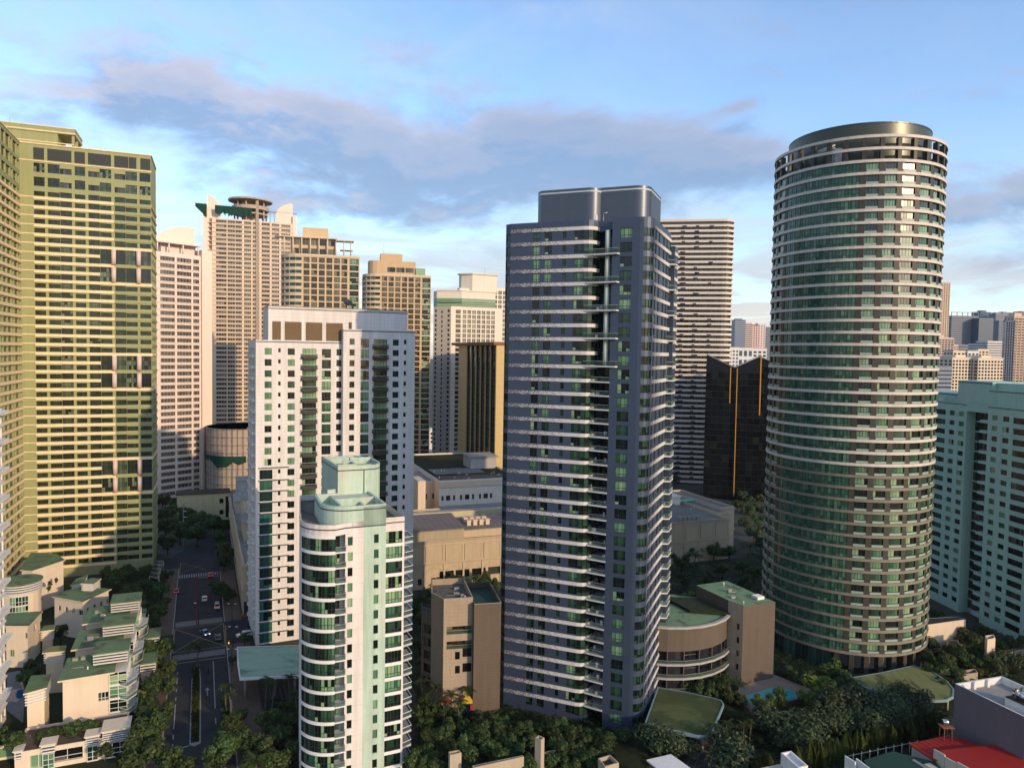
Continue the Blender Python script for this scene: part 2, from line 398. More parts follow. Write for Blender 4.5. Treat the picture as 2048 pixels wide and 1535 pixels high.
# ================================================================== A  green stepped apartment slab on the left
M['a_green'] = paint('sage_green_render', (.285, .295, .14), .8, .06, .08)
M['a_cream'] = paint('cream_band', (.78, .59, .35), .75, .05, .08)
M['a_louver'] = paint('louver_grey_green', (.04, .05, .045), .6, .1, 0, joints=(.45, 1, .6))
M['a_tile'] = paint('pink_tiled_column', (.60, .47, .40), .6, .05, .03, joints=(.9, 1, .5))
M['glass_a'] = glass('olive_glass', [(0, (.008, .011, .007)), (.35, (.016, .024, .014)), (.6, (.035, .055, .032)), (.85, (.085, .12, .07)), (1, (.15, .19, .11))])
def build_A():
    A = Frame(gnd(306, 1138), 22); DEP = 24.0
    B = thing('apartment_tower', 'tall sage green apartment slab with cream floor bands behind the low green roofed houses', 'apartment building', (*A.P(-20, 8), 0))
    x = lambda px: A.on(px, 383)[0]
    ZT = 148.07; FH = 3.45; NR = 42
    tops = [ZT - FH * i for i in range(NR)]
    zg = 2.5; ztop = 165.9
    ref = lambda i: 6 <= i <= 9 or 18 <= i <= 21 or 30 <= i <= 33
    fine = [(t - 1.75, t + .0) for t in tops if t > 6]
    def std(a, b, nx, kind, refskip=False, gl='glass_a'):
        ws = []
        for i, (za, zb) in enumerate(fine):
            if refskip and ref(i): continue
            if kind == 'balc': ws.append((za - .1, zb + .25, nx, (.45,), gl, 'frame'))
            else: ws.append((za, zb, nx, (.3,), gl, 'frame'))
        h = (150.0, 153.4), (155.2, 158.6)
        for za, zb in h:
            if kind == 'balc': ws.append((za, zb - 1.3, nx, (), 'glass_dark', 'frame'))
            else: ws.append((za, zb, nx, (.3, .65), gl, 'frame'))
        return (x(a), x(b), ws)
    cols = [std(67.5, 89.5, 4, 'win'), std(95.5, 119.6, 4, 'win'), std(120, 143.5, 4, 'balc'), std(149.5, 170.5, 4, 'win'),
            std(176.5, 199, 4, 'balc'), std(199.4, 222.5, 4, 'win', True), std(229, 250.6, 4, 'balc', True), std(251, 274, 4, 'win', True), std(279, 301, 4, 'win', True)]
    # two-storey sky gardens: tall glazing in the right-hand bays
    for k0 in (6, 8, 18, 20, 30, 32):
        zb = tops[k0] + .35; za = tops[k0 + 1] - 1.7
        for c, (nx, gl) in ((5, (4, 'glass_a')), (7, (5, 'glass_a')), (8, (3, 'glass_dark'))): cols[c][2].append((za, zb, nx, (.33, .66), gl, 'frame'))
        cols[6][2].append((za, zb, 4, (.33, .66), 'glass_a', 'frame'))
    # plant-room louvres under the cornice
    W = Wins(); mb = MB()
    tz0, tz1 = 159.9, 164.3
    lou = [(67.5, 89), (95.5, 143.5), (149.5, 170.5), (176.5, 222.5), (229, 257), (258, 273), (281, 301)]
    allc = list(cols)
    endc = [(1.2 + 3.9 * k, 1.2 + 3.9 * k + 3.2, [(za, zb, 3, (.3,), 'glass_a', 'frame') for za, zb in fine]) for k in range(5)]
    L0 = A.on(49, 1105)[0]
    zc = 159.3
    pts = [A.P(L0, 0), A.P(0, 0), A.P(0, DEP), A.P(L0, DEP)]
    off = -L0
    walls(mb, W, pts, 0, zc, {0: [(a + off, b + off, w_) for a, b, w_ in allc], 1: endc}, rev=.55, par=.1)
    # wing that comes forward from the inner corner
    WL = 46.0
    wp = [A.P(L0 - 20, -WL), A.P(L0, -WL), A.P(L0, 0), A.P(L0 - 20, 0)]
    def wc(a, b, nx, kind): 
        ws = [((za, zb + .2, nx, (.45,), 'glass_a', 'frame') if kind else (za, zb, nx, (.3,), 'glass_a', 'frame')) for za, zb in fine]
        ws += [(za, zb, nx, (.3, .65), 'glass_a', 'frame') for za, zb in ((150.0, 153.4), (155.2, 158.6))]
        ws += [(tz0, tz1, 1, (), 'glass_warm', 'frame')]
        return (a, b, ws)
    wcols = []; u = WL - .7
    for wd, nx, kd in [(2.6, 2, 0), (5.4, 4, 1), (2.6, 2, 0), (5.4, 4, 1), (5.0, 4, 0), (2.8, 2, 0), (5.4, 4, 1), (5.4, 4, 0)]:
        wcols.append(wc(u - wd, u, nx, kd)); u -= wd + .7
        if u < 4: break
    walls(mb, W, wp, 0, ztop, {1: wcols}, rev=.55, par=.8)
    # louvre storey
    W2 = Wins()
    facade(mb, W2, A.P(L0, 0), A.P(0, 0), zc, ztop, [(x(a) + off, x(b) + off, [(tz0, tz1, 1, (), 'glass_navy', 'frame')]) for a, b in ()], .4)
    facade(mb, W2, A.P(0, 0), A.P(0, DEP), zc, ztop, [], .4); facade(mb, W2, A.P(0, DEP), A.P(L0, DEP), zc, ztop, [], .4)
    mb.poly([(*A.P(L0, 0), ztop - .4), (*A.P(0, 0), ztop - .4), (*A.P(0, DEP), ztop - .4), (*A.P(L0, DEP), ztop - .4)], 1)
    part(B, 'wall', mb, [M['a_green'], M['roofdeck']])
    for a, b in lou:
        lb = MB(); s0, s1 = x(a), x(b); k = 9
        for i in range(k):
            z = tz0 + (tz1 - tz0) * i / k; lb.fbox(A, s0, s1, -.10, .0, z, z + (tz1 - tz0) / k * .72)
        part(B, 'louver_screen', lb, M['a_louver'])
        lb = MB(); lb.fbox(A, s0, s1, -.03, .0, tz0, tz1); part(B, 'louver_backing', lb, M['dark'])
    # cornice
    cb = MB(); cb.fbox(A, L0 - .2, .35, -.35, DEP + .2, ztop - .35, ztop + .05); part(B, 'cornice', cb, M['a_cream'])
    cb = MB(); cb.fbox(A, L0, .2, -.2, 0, zc - .1, zc + .25); part(B, 'cornice', cb, M['a_cream'])
    cb = MB(); cb.fbox(A, L0, L0 + .25, -WL, 0, ztop - .3, ztop + .05); part(B, 'cornice', cb, M['a_cream'])
    # floor bands
    s_l, s_m = x(66.8), x(227.6)
    zb_ = [za - 1.25 for za, zb in fine]
    for i, z in enumerate(zb_):
        if z < 3: continue
        b = MB(); hi = x(199) if (ref(i) and ref(i + 1) and i % 2 == 0) else s_m
        b.fbox(A, s_l, hi, -.28, 0, z, z + 1.05); part(B, 'floor_band', b, M['a_cream'])
        if not (ref(i) and i % 2 == 0):
            full = i in (5, 9, 17, 21, 29, 33)
            b = MB(); b.fbox(A, hi + .02, .28, -.24, 0, z, z + 1.0); b.fbox(A, 0, .28, 0, DEP, z, z + 1.0)
            part(B, 'floor_band', b, M['a_cream'] if full else M['a_green'])
        b = MB(); b.fbox(A, L0 - .0, s_l - .02, -.06, 0, z + .75, z + 1.05); b.fbox(A, L0, L0 + .28, -WL, -.07, z, z + 1.05)
        part(B, 'floor_band', b, M['a_cream'])
    for k0 in (6, 8, 18, 20, 30, 32):
        for px in (226.5, 276.5):
            c = MB(); p = A.P(x(px), -.35); c.tube((p.x, p.y, tops[k0 + 1] - 1.9), (p.x, p.y, tops[k0] + .45), .85, n=14); part(B, 'column', c, M['a_tile'])
    W.place(B, 300); 
    # penthouse with open corner
    p = MB(); zt = 172.6
    s1 = x(149); sm = x(116)
    p.fbox(A, L0 - 18, sm, .6, 16, ztop, zt - 2.2); part(B, 'penthouse', p, [M['a_green']])
    p = MB(); p.fbox(A, L0 - 18, s1 + .3, .3, 16.4, zt - 2.2, zt); part(B, 'penthouse_roof', p, [M['a_green']])
    p = MB(); p.fbox(A, L0 - 18, s1 + .4, .2, 16.5, zt - 1.9, zt - 1.5); p.fbox(A, L0 - 18, s1 + .5, .1, 16.6, zt - .1, zt + .15); p.fbox(A, L0 - 18, s1, .4, .6, ztop + .8, ztop + 1.1)
    part(B, 'penthouse_trim', p, [M['a_cream']])
    for (a, b) in ((s1 - .9, .8), (s1 - .9, 15.0), (s1 - .9, 8.0)):
        c = MB(); c.fbox(A, a, a + .9, b, b + .9, ztop, zt - 2.2); part(B, 'column', c, M['a_green'])
    an = MB(); q = A.P(L0 - 4, 5); an.tube((q.x, q.y, zt), (q.x, q.y, zt + 3.0), .05, .03, 6); part(B, 'antenna', an, M['dark'])
    an = MB(); q = A.P(L0 + 4, 5)
    for i in range(6):
        a0 = q + A.d * (i * .9); h0 = (0, 1.1, 1.0, .5, .2, .6, .2)[i]; h1 = (0, 1.1, 1.0, .5, .2, .6, .2)[i + 1]
        an.tube((a0.x, a0.y, zt + .2 + h0), (a0.x + A.d.x * .9, a0.y + A.d.y * .9, zt + .2 + h1), .12, n=6)
    part(B, 'window_cleaning_arm', an, M['dark'])
    return A
frA = build_A()

# ================================================================== I  white punched-window tower in the middle
M['i_white'] = paint('white_cladding', (.62, .585, .545), .7, .08, .16, joints=(1.12, 1, .30))
M['i_trim'] = paint('blue_grey_trim', (.07, .08, .11), .6, .05, 0)
M['i_brown'] = paint('brown_louver', (.15, .095, .045), .6, .12, .05, joints=(.36, 1, .55))
M['i_balc'] = paint('dark_bronze', (.055, .042, .036), .6, .1, .05)
def build_I():
    Wt = Frame(gnd(511, 1290), 25)
    B = thing('residential_tower', 'white tower with small square windows and dark bronze balconies behind the mint green tower', 'apartment building', (*Wt.P(25, 8), 0))
    x = lambda px, t=0: Wt.on(px, 880, t)[0]
    FH = 3.35; tops = [90.3 - FH * i for i in range(27)]; PR = -2.4; zl, zr = 92.7, 96.6
    def col(a, b, h, nx, rows, t=0, zs=tops, gl='glass', d=0.0): return (x(a, t), x(b, t), [(z - h - d, z - d, nx, rows, gl, 'frame') for z in zs if z - h > 1])
    low = lambda z: z < 54
    front = [col(529, 543, 2.0, 2, ()), col(556, 561, 1.25, 1, ()), col(575, 589, 2.0, 2, ()), col(604, 632, 2.75, 4, (.0,)[:0], gl='glass'), col(643, 661, 2.75, 3, (.3,)), col(672, 682, 2.0, 2, ())]
    front[0] = (x(529), x(543), [w_ for w_ in front[0][2] if not low(w_[1])])
    tr = [90.3 + FH] + tops
    right = [col(698, 708, 1.9, 2, (), PR, tr), col(720, 737, 2.75, 3, (.3,), PR, tr), col(746, 773, 2.75, 4, (), PR, tr), col(784, 796, 1.9, 2, (), PR, tr, 'glass_teal'), col(806, 811, 1.4, 1, (), PR, tr, 'glass_teal')]
    sm = x(685.5, PR); s1 = x(828, PR)
    W = Wins(); mb = MB()
    D = 24
    bay = [(t - FH + .25, t + .05) for t in tops if low(t)]
    front = [c for c in front]
    front.insert(0, (x(519), x(545), [(a + .25, b, 3, (.35,), 'glass_teal', 'frame') for a, b in bay]))
    # merge: the punched column above the corner glazing
    f0 = front.pop(1); a, b = x(519), x(545)
    mid = [c for c in front[1:]]
    # upper part of the left bay is a separate strip so both widths fit
    zsplit = 53.6
    pts = [Wt.P(0, 0), Wt.P(sm, 0), Wt.P(sm, PR), Wt.P(s1, PR), Wt.P(s1, D), Wt.P(0, D)]
    lside = [(2.0 + 4.6 * k, 2.0 + 4.6 * k + 2.6, [(z - 2.1, z, 2, (), 'glass', 'frame') for z in tops]) for k in range(5)]
    def cut(c, lo): return (c[0], c[1], [w_ for w_ in c[2] if (w_[1] <= zsplit + .3) == lo])
    facade(mb, W, pts[0], pts[1], 0, zsplit, [front[0]] + [cut(c, True) for c in mid], .28)
    facade(mb, W, pts[0], pts[1], zsplit, zl, [f0] + [cut(c, False) for c in mid], .28)
    facade(mb, W, pts[1], pts[2], 0, zr, [], .28)
    r0 = sm
    facade(mb, W, pts[2], pts[3], 0, zr, [(c[0] - r0, c[1] - r0, c[2]) for c in right], .28)
    facade(mb, W, pts[3], pts[4], 0, zr, [(2.0 + 4.4 * k, 4.2 + 4.4 * k, [(z - 2, z, 2, (), 'glass', 'frame') for z in tops]) for k in range(5)], .28)
    facade(mb, W, pts[4], Wt.P(sm, D), 0, zr, [], .28); facade(mb, W, Wt.P(sm, D), pts[5], 0, zl, [], .28)
    facade(mb, W, pts[5], pts[0], 0, zl, lside, .28)
    def deck(pp, z, par):
        inn = inset(pp, .3); n = len(pp)
        for i in range(n):
            j = (i + 1) % n
            mb.poly([(*pp[i], z), (*pp[j], z), (*inn[j], z), (*inn[i], z)], 0); mb.poly([(*inn[i], z), (*inn[j], z), (*inn[j], z - par), (*inn[i], z - par)], 0)
        mb.poly([(*p, z - par) for p in inn], 1)
    deck([pts[0], Wt.P(sm, 0), Wt.P(sm, D), pts[5]], zl, .6); deck([Wt.P(sm, PR), pts[3], pts[4], Wt.P(sm, D)], zr, .6)
    facade(mb, W, Wt.P(sm, D), Wt.P(sm, 0), zl, zr, [], .3)
    part(B, 'wall', mb, [M['i_white'], M['roofdeck']])
    W.place(B, 300)
    # cornice lines
    c = MB(); c.fbox(Wt, -.12, sm, -.12, 0, zl - .62, zl - .35); part(B, 'cornice_line', c, M['i_trim'])
    c = MB(); c.fbox(Wt, sm - .12, s1 + .12, PR - .12, PR, zr - .62, zr - .35); part(B, 'cornice_line', c, M['i_trim'])
    # penthouse block with brown louvre panels
    ps0, ps1 = Wt.on(537, 640)[0], Wt.on(815, 640, .5)[0]; zp = 102.9
    p = MB(); p.fbox(Wt, ps0, ps1, .4, 15, zl - .6, zp); part(B, 'penthouse', p, [M['i_white'], M['roofdeck']])
    p = MB(); p.fbox(Wt, ps0 - .1, ps1 + .1, .28, .4, zp - .75, zp - .5); part(B, 'cornice_line', p, M['i_trim'])
    p = MB(); p.fbox(Wt, ps0 - .15, ps1 + .15, .2, 15.2, zp, zp + .2); part(B, 'parapet_cap', p, M['concrete'])
    for a, b in ((545, 562), (570, 603.5), (612, 645), (653, 686)):
        lb = MB(); sa, sb = Wt.on(a, 660)[0], Wt.on(b, 660)[0]
        for i in range(12): lb.fbox(Wt, sa, sb, .26, .4, 92.85 + i * .46, 92.85 + i * .46 + .34)
        lb.fbox(Wt, sa, sb, .36, .4, 92.8, 98.4)
        part(B, 'louver_panel', lb, M['i_brown'])
    d = MB(); d.fbox(Wt, Wt.on(698, 652)[0], Wt.on(704, 652)[0], .3, .4, zr - .6, zr + 2.2); part(B, 'roof_door', d, M['frame_brown'])
    # satellite dish on the penthouse
    ds = MB(); q = Wt.P(Wt.on(700, 605)[0], 4.5); n = 14
    ctr = Vector((q.x, q.y, zp + 2.0)); ax = Vector((.5, -.5, .7)).normalized(); u_ = ax.orthogonal().normalized(); v_ = ax.cross(u_)
    prev = None
    for r, h in ((.05, 0), (.7, .10), (1.3, .35), (1.75, .7)):
        ring = [ctr + ax * h + u_ * (r * math.cos(2 * math.pi * i / n)) + v_ * (r * math.sin(2 * math.pi * i / n)) for i in range(n)]
        if prev:
            for i in range(n): ds.poly([prev[i], prev[(i + 1) % n], ring[(i + 1) % n], ring[i]], 0, True)
        prev = ring
    ds.tube(ctr, (q.x, q.y, zp), .15, n=8); ds.tube(ctr, ctr + ax * 1.5, .05, n=6)
    ds.tube((q.x - .9, q.y, zp), ctr + Vector((-.2, 0, -.1)), .08, n=6); ds.tube((q.x + .9, q.y, zp), ctr + Vector((.2, 0, -.1)), .08, n=6)
    solo('satellite_dish', ds, M['dark'], 'dark satellite dish on the roof edge of the white punched-window tower', 'satellite dish')
    # balconies: flared dark slabs with a light rail
    def balc(a, b, t, zs):
        sa, sb = x(a, t) - .45, x(b, t) + .45
        slab = MB(); slab.prism([Wt.P(sa, t), Wt.P(sa + .25, t - 1.35), Wt.P(sb - .25, t - 1.35), Wt.P(sb, t)][::-1][::-1], -.15, .08, 0)
        slab.prism([Wt.P(sa + .4, t), Wt.P(sa + .8, t - .95), Wt.P(sb - .8, t - .95), Wt.P(sb - .4, t)], -.55, -.15, 0)
        slab.prism([Wt.P(sa + .05, t), Wt.P(sa + .3, t - 1.3), Wt.P(sb - .3, t - 1.3), Wt.P(sb - .05, t)], .08, .55, 0)
        rl = MB(); rail(rl, [Wt.P(sa + .05, t), Wt.P(sa + .3, t - 1.28), Wt.P(sb - .3, t - 1.28), Wt.P(sb - .05, t)], .5, .75)
        stack(B, 'balcony', slab, M['i_balc'], zs, [('railing', rl, [M['rail_glass'], M['metal']])])
    balc(604, 632, 0, [z - 2.8 for z in tops if z > 4]); balc(746, 773, PR, [z - 2.8 for z in tr if z > 4])
    # dark ledges that run from the corner glazing
    lg = MB(); lg.fbox(Wt, x(519) - .3, x(578), -.45, 0, -.12, .12)
    stack(B, 'ledge', lg, M['i_trim'], [t - FH + .15 for t in tops if low(t) and t > 5] + [54.1])
    # bow windows up the left flank
    bw = MB()
    for t in (3.2, 7.8, 12.4, 17.0):
        bw.prism([Wt.P(-.0, t + 1.5), Wt.P(-.8, t + 1.1), Wt.P(-1.05, t), Wt.P(-.8, t - 1.1), Wt.P(0, t - 1.5)], -.2, .45, 0)
    stack(B, 'flank_balcony', bw, M['i_white'], [z - 2.6 for z in tops if z > 4])
    return Wt
frI = build_I()

# ================================================================== J  mint green and white tower in front
M['j_white'] = paint('white_wall_pinkish', (.62, .565, .52), .7, .08, .14, joints=(3.21, 1, .4))
M['j_mint'] = paint('mint_render', (.38, .49, .39), .75, .12, .2, stain=((.56, .46, .36), .35, (.5, .5, .25)))
M['j_line'] = paint('navy_cornice_line', (.05, .06, .08), .6, .05, 0)
M['j_slab'] = paint('white_floor_band', (.68, .66, .62), .7, .05, .05)
M['j_greywall'] = paint('grey_recess_wall', (.40, .41, .41), .8, .05, .05)
def build_J():
    q = ray(727, 1100); k = 149 / q.y
    Mt = Frame((q.x * k, 149), 25); P = Mt.P
    B = thing('curved_tower', 'mint green and white tower with a rounded glazed corner and stepped mint roof', 'apartment building', (*P(-2, 14), 0))
    FH = 3.21; tops = [51.7 - FH * i for i in range(17)]; zt = 54.6; D = 31
    x = lambda px: Mt.on(px, 1200)[0]
    aC, aR = (-5.0, 5.9), 6.9                                   # arc centre and radius in the tower's own frame
    def lp(a): return P(aC[0] + aR * math.cos(R_(a)), aC[1] + aR * math.sin(R_(a)))
    W = Wins(); mb = MB(); mm = MB()
    # left flank and rounded corner: white pier, glass bays between floor bands
    fl = [P(-8.2, D), P(-9.6, 22), P(-10.8, 14), P(-11.9, 5.9)]
    for i in range(3):
        L = (fl[i + 1] - fl[i]).length
        facade(mb, W, fl[i], fl[i + 1], 0, zt, [(L - 2.2, L - .9, [(z - 1.9, z, 1, (), 'glass', 'frame') for z in tops])] if i == 2 else [(2, 4.5, [(z - 1.9, z, 2, (), 'glass', 'frame') for z in tops])], .25)
    a0s = [180 + 11.7 * i for i in range(8)]
    for i in range(7):
        A_, B_ = lp(a0s[i]), lp(a0s[i + 1])
        L = (B_ - A_).length
        ws = [] if i < 1 else [(0.0, L, [(z - 2.6, z + .05, 2, (.35,), 'glass_teal' if i < 4 else 'glass', 'frame') for z in tops])]
        facade(mb, W, A_, B_, 0, zt, ws, .22, 0, 3)
    # recessed balcony bay between the rounded corner and the pier
    r0, r1 = -6.0, x(690)
    pe = lp(a0s[7]); st_ = Mt.st(pe)
    facade(mb, W, pe, P(st_[0], 1.9), 0, tops[0] + .6, [], .2, 2)
    facade(mb, W, P(st_[0], 1.9), P(r1 - .0, 1.9), 0, tops[0] + .6, [(.25, 1.5, [(z - 2.55, z - .1, 2, (.4,), 'glass', 'frame') for z in tops])], .15, 2)
    facade(mb, W, P(r1, 1.9), P(r1, 0), 0, tops[0] + .6, [], .2, 2)
    facade(mb, W, pe, P(r1, 0), tops[0] + .6, zt, [], .2)
    mb.poly([(*pe, tops[0] + .6), (*P(r1, 0), tops[0] + .6), (*P(r1, 1.9), tops[0] + .6), (*P(st_[0], 1.9), tops[0] + .6)], 2)
    # white pier and mint pier
    px = lambda p, y=1085: Mt.on(p, y)[0]
    facade(mb, W, P(r1, 0), P(0, 0), 0, zt, [(px(695.5) - r1, px(705.5) - r1, [(z - 1.85, z - .05, 1, (), 'glass', 'frame') for z in tops])], .25)
    s2 = x(771); s3 = x(808.5)
    facade(mm, W, P(0, 0), P(s2, 0), 0, 57.7, [(px(748), px(757.5), [(z - 1.85, z, 1, (), 'glass', 'frame') for z in tops])], .25)
    facade(mb, W, P(s2, .35), P(s3, .35), 0, zt + .3, [(.08, s3 - s2 - .45, [(z - 2.35, z + .2, 5, (.28,), 'glass', 'frame') for z in tops])], .3, 0, 3)
    facade(mm, W, P(s2, 0), P(s2, 6), zt - 1, 57.7, [], .2); facade(mb, W, P(s2, 0), P(s2, .35), 0, zt, [], .2)
    facade(mb, W, P(s3, .35), P(s3, D), 0, zt + .3, [(.9 + 5.2 * k, 5.0 + 5.2 * k, [(z - 2.6, z, 3, (.4,), 'glass_dark', 'frame') for z in tops]) for k in range(5)], .4)
    facade(mb, W, P(s3, D), fl[0], 0, zt, [], .2)
    # roof deck and parapet
    out = [fl[0], fl[1], fl[2], fl[3]] + [lp(a) for a in a0s[1:]] + [P(r1, 0), P(0, 0), P(s2, 0), P(s3, .35), P(s3, D)]
    inn = inset(out, .3)
    for i in range(len(out)):
        j = (i + 1) % len(out)
        mb.poly([(*out[i], zt), (*out[j], zt), (*inn[j], zt), (*inn[i], zt)]); mb.poly([(*inn[i], zt), (*inn[j], zt), (*inn[j], zt - 1), (*inn[i], zt - 1)])
    mb.poly([(*p, zt - 1) for p in inn], 1)
    part(B, 'wall', mb, [M['j_white'], M['roofdeck'], M['j_greywall'], M['frame']])
    part(B, 'mint_pier', mm, [M['j_mint']])
    W.place(B, 300)
    # navy line under the parapet, following the outline
    ln = MB(); strip(ln, out[2:14], .06, zt - 1.15, zt - .9); part(B, 'cornice_line', ln, M['j_line'])
    ln = MB(); strip(ln, [P(s2 + .02, .35), P(s3, .35), P(s3, D)], .06, zt - .95, zt - .7); part(B, 'cornice_line', ln, M['j_line'])
    # white floor bands round the glazed corner and on the right-hand bay
    bd = MB(); strip(bd, [lp(180 + 11.7 + 5.85 * i) for i in range(13)], .12, 0, .68)
    stack(B, 'floor_band', bd, M['j_slab'], [z - FH + .03 for z in tops] + [tops[0] + .03])
    bd = MB(); strip(bd, [P(s2 + .02, .35), P(s3 - .3, .35)], .15, 0, .7)
    stack(B, 'floor_band', bd, M['j_slab'], [z - FH + .2 for z in tops])
    # balconies in the recess
    bl = MB(); bl.fbox(Mt, st_[0] - .1, r1 + .05, -.95, 1.9, -.25, 0)
    rl = MB(); rail(rl, [P(st_[0] - .1, -.1), P(st_[0] + .1, -.92), P(r1, -.92), P(r1, 0)], 0, 1.05)
    stack(B, 'balcony', bl, M['j_slab'], [z - 2.75 for z in tops], [('railing', rl, [M['rail_glass'], M['metal']])])
    for k in range(3):
        t0 = 1.0 + 9 * k
        bl = MB(); bl.prism([P(s3, t0), P(s3 + 2.4, t0 + .8), P(s3 + 2.5, t0 + 5.4), P(s3, t0 + 6.2)], -.22, .25)
        rl = MB(); rail(rl, [P(s3, t0), P(s3 + 2.4, t0 + .8), P(s3 + 2.5, t0 + 5.4), P(s3, t0 + 6.2)], .2, 1.0)
        stack(B, 'balcony', bl, M['j_greywall'], [z - 2.75 for z in tops], [('railing', rl, [M['rail_glass'], M['white']])])
    # ---- stepped mint roof: drum, deck pits and upper block
    zd = 58.0
    dC = (-2.4, 5.7); dr = 5.7
    dp = [P(dC[0] + dr * math.cos(R_(a)), dC[1] + dr * math.sin(R_(a))) for a in range(180, 271, 9)]
    drum = MB(); outl = [P(-7.4, 15)] + dp[1:] + [P(s2, 0), P(s2, 15)]
    # keep the front wall of the drum just behind the mint pier face
    walls(drum, Wins(), outl, zt - 1, zd, None, par=2.0, thick=.45, deck=1)
    part(B, 'roof_drum', drum, [M['j_mint'], M['j_mint']])
    ln = MB(); strip(ln, [P(-7.4, 15)] + dp[1:] + [P(s2, 0)], .05, zd - 1.0, zd - .75); part(B, 'cornice_line', ln, M['j_line'])
    for (a0, a1, b0, b1, h) in ((-4.6, -4.2, 1.6, 9, 0), (-4.2, 4.6, 8.2, 8.8, 0), (.9, 1.3, 1.0, 8.2, -.9)):
        u_ = MB(); u_.fbox(Mt, a0, min(a1, s2 - .5), b0, b1, zd - 2, zd + h); part(B, 'roof_wall', u_, M['j_mint'])
    d2 = MB(); d2.fbox(Mt, -4.2, s2 - .3, 8.8, 17, zt - 1, zd - .4); part(B, 'roof_terrace', d2, M['j_mint'])
    # upper block
    zb0, zu = zt - 1, 64.0
    t0, t1 = 14.5, 31.0
    sa, sb = Mt.on(676, 960, t0)[0], Mt.on(768, 960, t0)[0]
    sL_ = Mt.on(644, 915, t1)[0]
    ub = MB(); corner = [P(sb - 3.2, t0)] + [P(sb - 3.2 + 3.2 * math.sin(R_(a)), t0 + 4.5 - 4.5 * math.cos(R_(a))) for a in (20, 40, 60, 80, 90)]
    outl = [P(sa, t0)] + corner + [P(sb, t1 - 6), P(sb - 3, t1), P(sL_, t1)]
    walls(ub, Wins(), outl, zb0, zu, None, par=1.5, thick=.4, deck=1)
    part(B, 'roof_block', ub, [M['j_mint'], M['roofdeck']])
    ln = MB(); strip(ln, [P(sL_, t1), P(sa, t0)] + corner + [P(sb, t1 - 6)], .05, zu - 1.1, zu - .85); part(B, 'cornice_line', ln, M['j_line'])
    pipe = MB(); pp = P((sa + sb) / 2 + .6, t0 - .1); pipe.tube((pp.x, pp.y, zd - .4), (pp.x, pp.y, zu - 1.1), .09, n=6); part(B, 'drain_pipe', pipe, M['frame_brown'])
    for (a0, a1, b0, b1, h) in ((sa + .4, sa + 4.2, t0 + 1.8, t0 + 2.3, .1), (sa + 4.2, sa + 4.6, t0 + 1.8, t0 + 6.5, .1), (sa + 2.5, sb - 4, t0 + 6.5, t0 + 7.0, .2), (sa + 5, sb - .6, t0 + 10.5, t0 + 11.0, .3), (sa + .4, sa + 5, t0 + 11.0, t0 + 11.6, .3)):
        u_ = MB(); u_.fbox(Mt, a0, a1, b0, b1, zu - 1.5, zu + h); part(B, 'roof_wall', u_, M['j_mint'])
    u_ = MB(); u_.fbox(Mt, sb - 6, sb - 2.2, t0 + 2.2, t0 + 3.8, zu - 1.5, zu - .2); part(B, 'roof_tank', u_, M['j_mint'])
    for ss, sgn in ((sa - .02, -1),):
        f = MB(); f.prism([P(ss, t0 + 1), P(ss + sgn * 2.2, t0 + .4), P(ss + sgn * 2.2, t0 + 1), P(ss, t0 + 1.6)] if sgn > 0 else [P(ss + sgn * 2.2, t0 + .4), P(ss, t0 + 1), P(ss, t0 + 1.6), P(ss + sgn * 2.2, t0 + 1)], zd - 1, zd + .8); part(B, 'roof_fin', f, M['j_mint'])
    # low planter walls on the lower roof
    for i in range(3):
        g = MB(); strip(g, [P(aC[0] + (aR - 1.0 - .5 * i) * math.cos(R_(a)), aC[1] + (aR - 1.0 - .5 * i) * math.sin(R_(a))) for a in range(188, 262, 12)], .3, zt - 1, zt - .55); part(B, 'roof_kerb', g, M['concrete'])
    return Mt
frJ = build_J()
# ================================================================== K  slate blue tower with white mosaic bands
def k_slate():
    m, nt = mat('slate_blue_panel')
    pos = nt.n('ShaderNodeNewGeometry').outputs['Position']
    sp = nt.n('ShaderNodeSeparateXYZ', {0: pos})
    big = nt.noise(pos, .25, 4, .6); fine = nt.noise(pos, 5.0, 3, .6)
    k = nt.math('ADD', .78, nt.math('ADD', nt.math('MULTIPLY', big, .3), nt.math('MULTIPLY', fine, .16)))
    c = nt.n('ShaderNodeVectorMath', {0: (.048, .068, .108), 3: k}, operation='SCALE').outputs[0]
    jz = nt.math('LESS_THAN', nt.math('PINGPONG', sp.outputs[2], 1.67), .03)
    c = nt.mix(nt.math('MULTIPLY', jz, .5), c, (.03, .034, .046, 1))
    b = finish(nt, Base_Color=c, Roughness=.42, Metallic=.25); b.inputs['Specular IOR Level'].default_value = .5
    return m
def k_band(s_a, s_b, rev=False):
    """white mosaic that dissolves into slate tiles towards one end (object x runs along the band)"""
    m, nt = mat('mosaic_band')
    ob = nt.n('ShaderNodeTexCoord').outputs['Object']
    sp = nt.n('ShaderNodeSeparateXYZ', {0: ob})
    cell = nt.n('ShaderNodeVectorMath', {0: nt.n('ShaderNodeVectorMath', {0: ob, 3: 9.0}, operation='SCALE').outputs[0]}, operation='FLOOR').outputs[0]
    wn = nt.n('ShaderNodeTexWhiteNoise', {'Vector': cell}, noise_dimensions='3D').outputs['Value']
    f = nt.n('ShaderNodeMapRange', {0: sp.outputs[0], 1: s_a, 2: s_b, 3: .0, 4: 1.05}).outputs[0]
    on = nt.math('LESS_THAN', wn, f)
    c = nt.mix(on, (.10, .105, .13, 1), (.58, .54, .50, 1))
    finish(nt, Base_Color=c, Roughness=.6); return m
M['k_slate'] = k_slate()
M['k_pale'] = paint('pale_balcony_slab', (.60, .58, .56), .6, .05, .04)
M['k_column'] = paint('pale_green_column', (.46, .52, .44), .5, .04, .05)
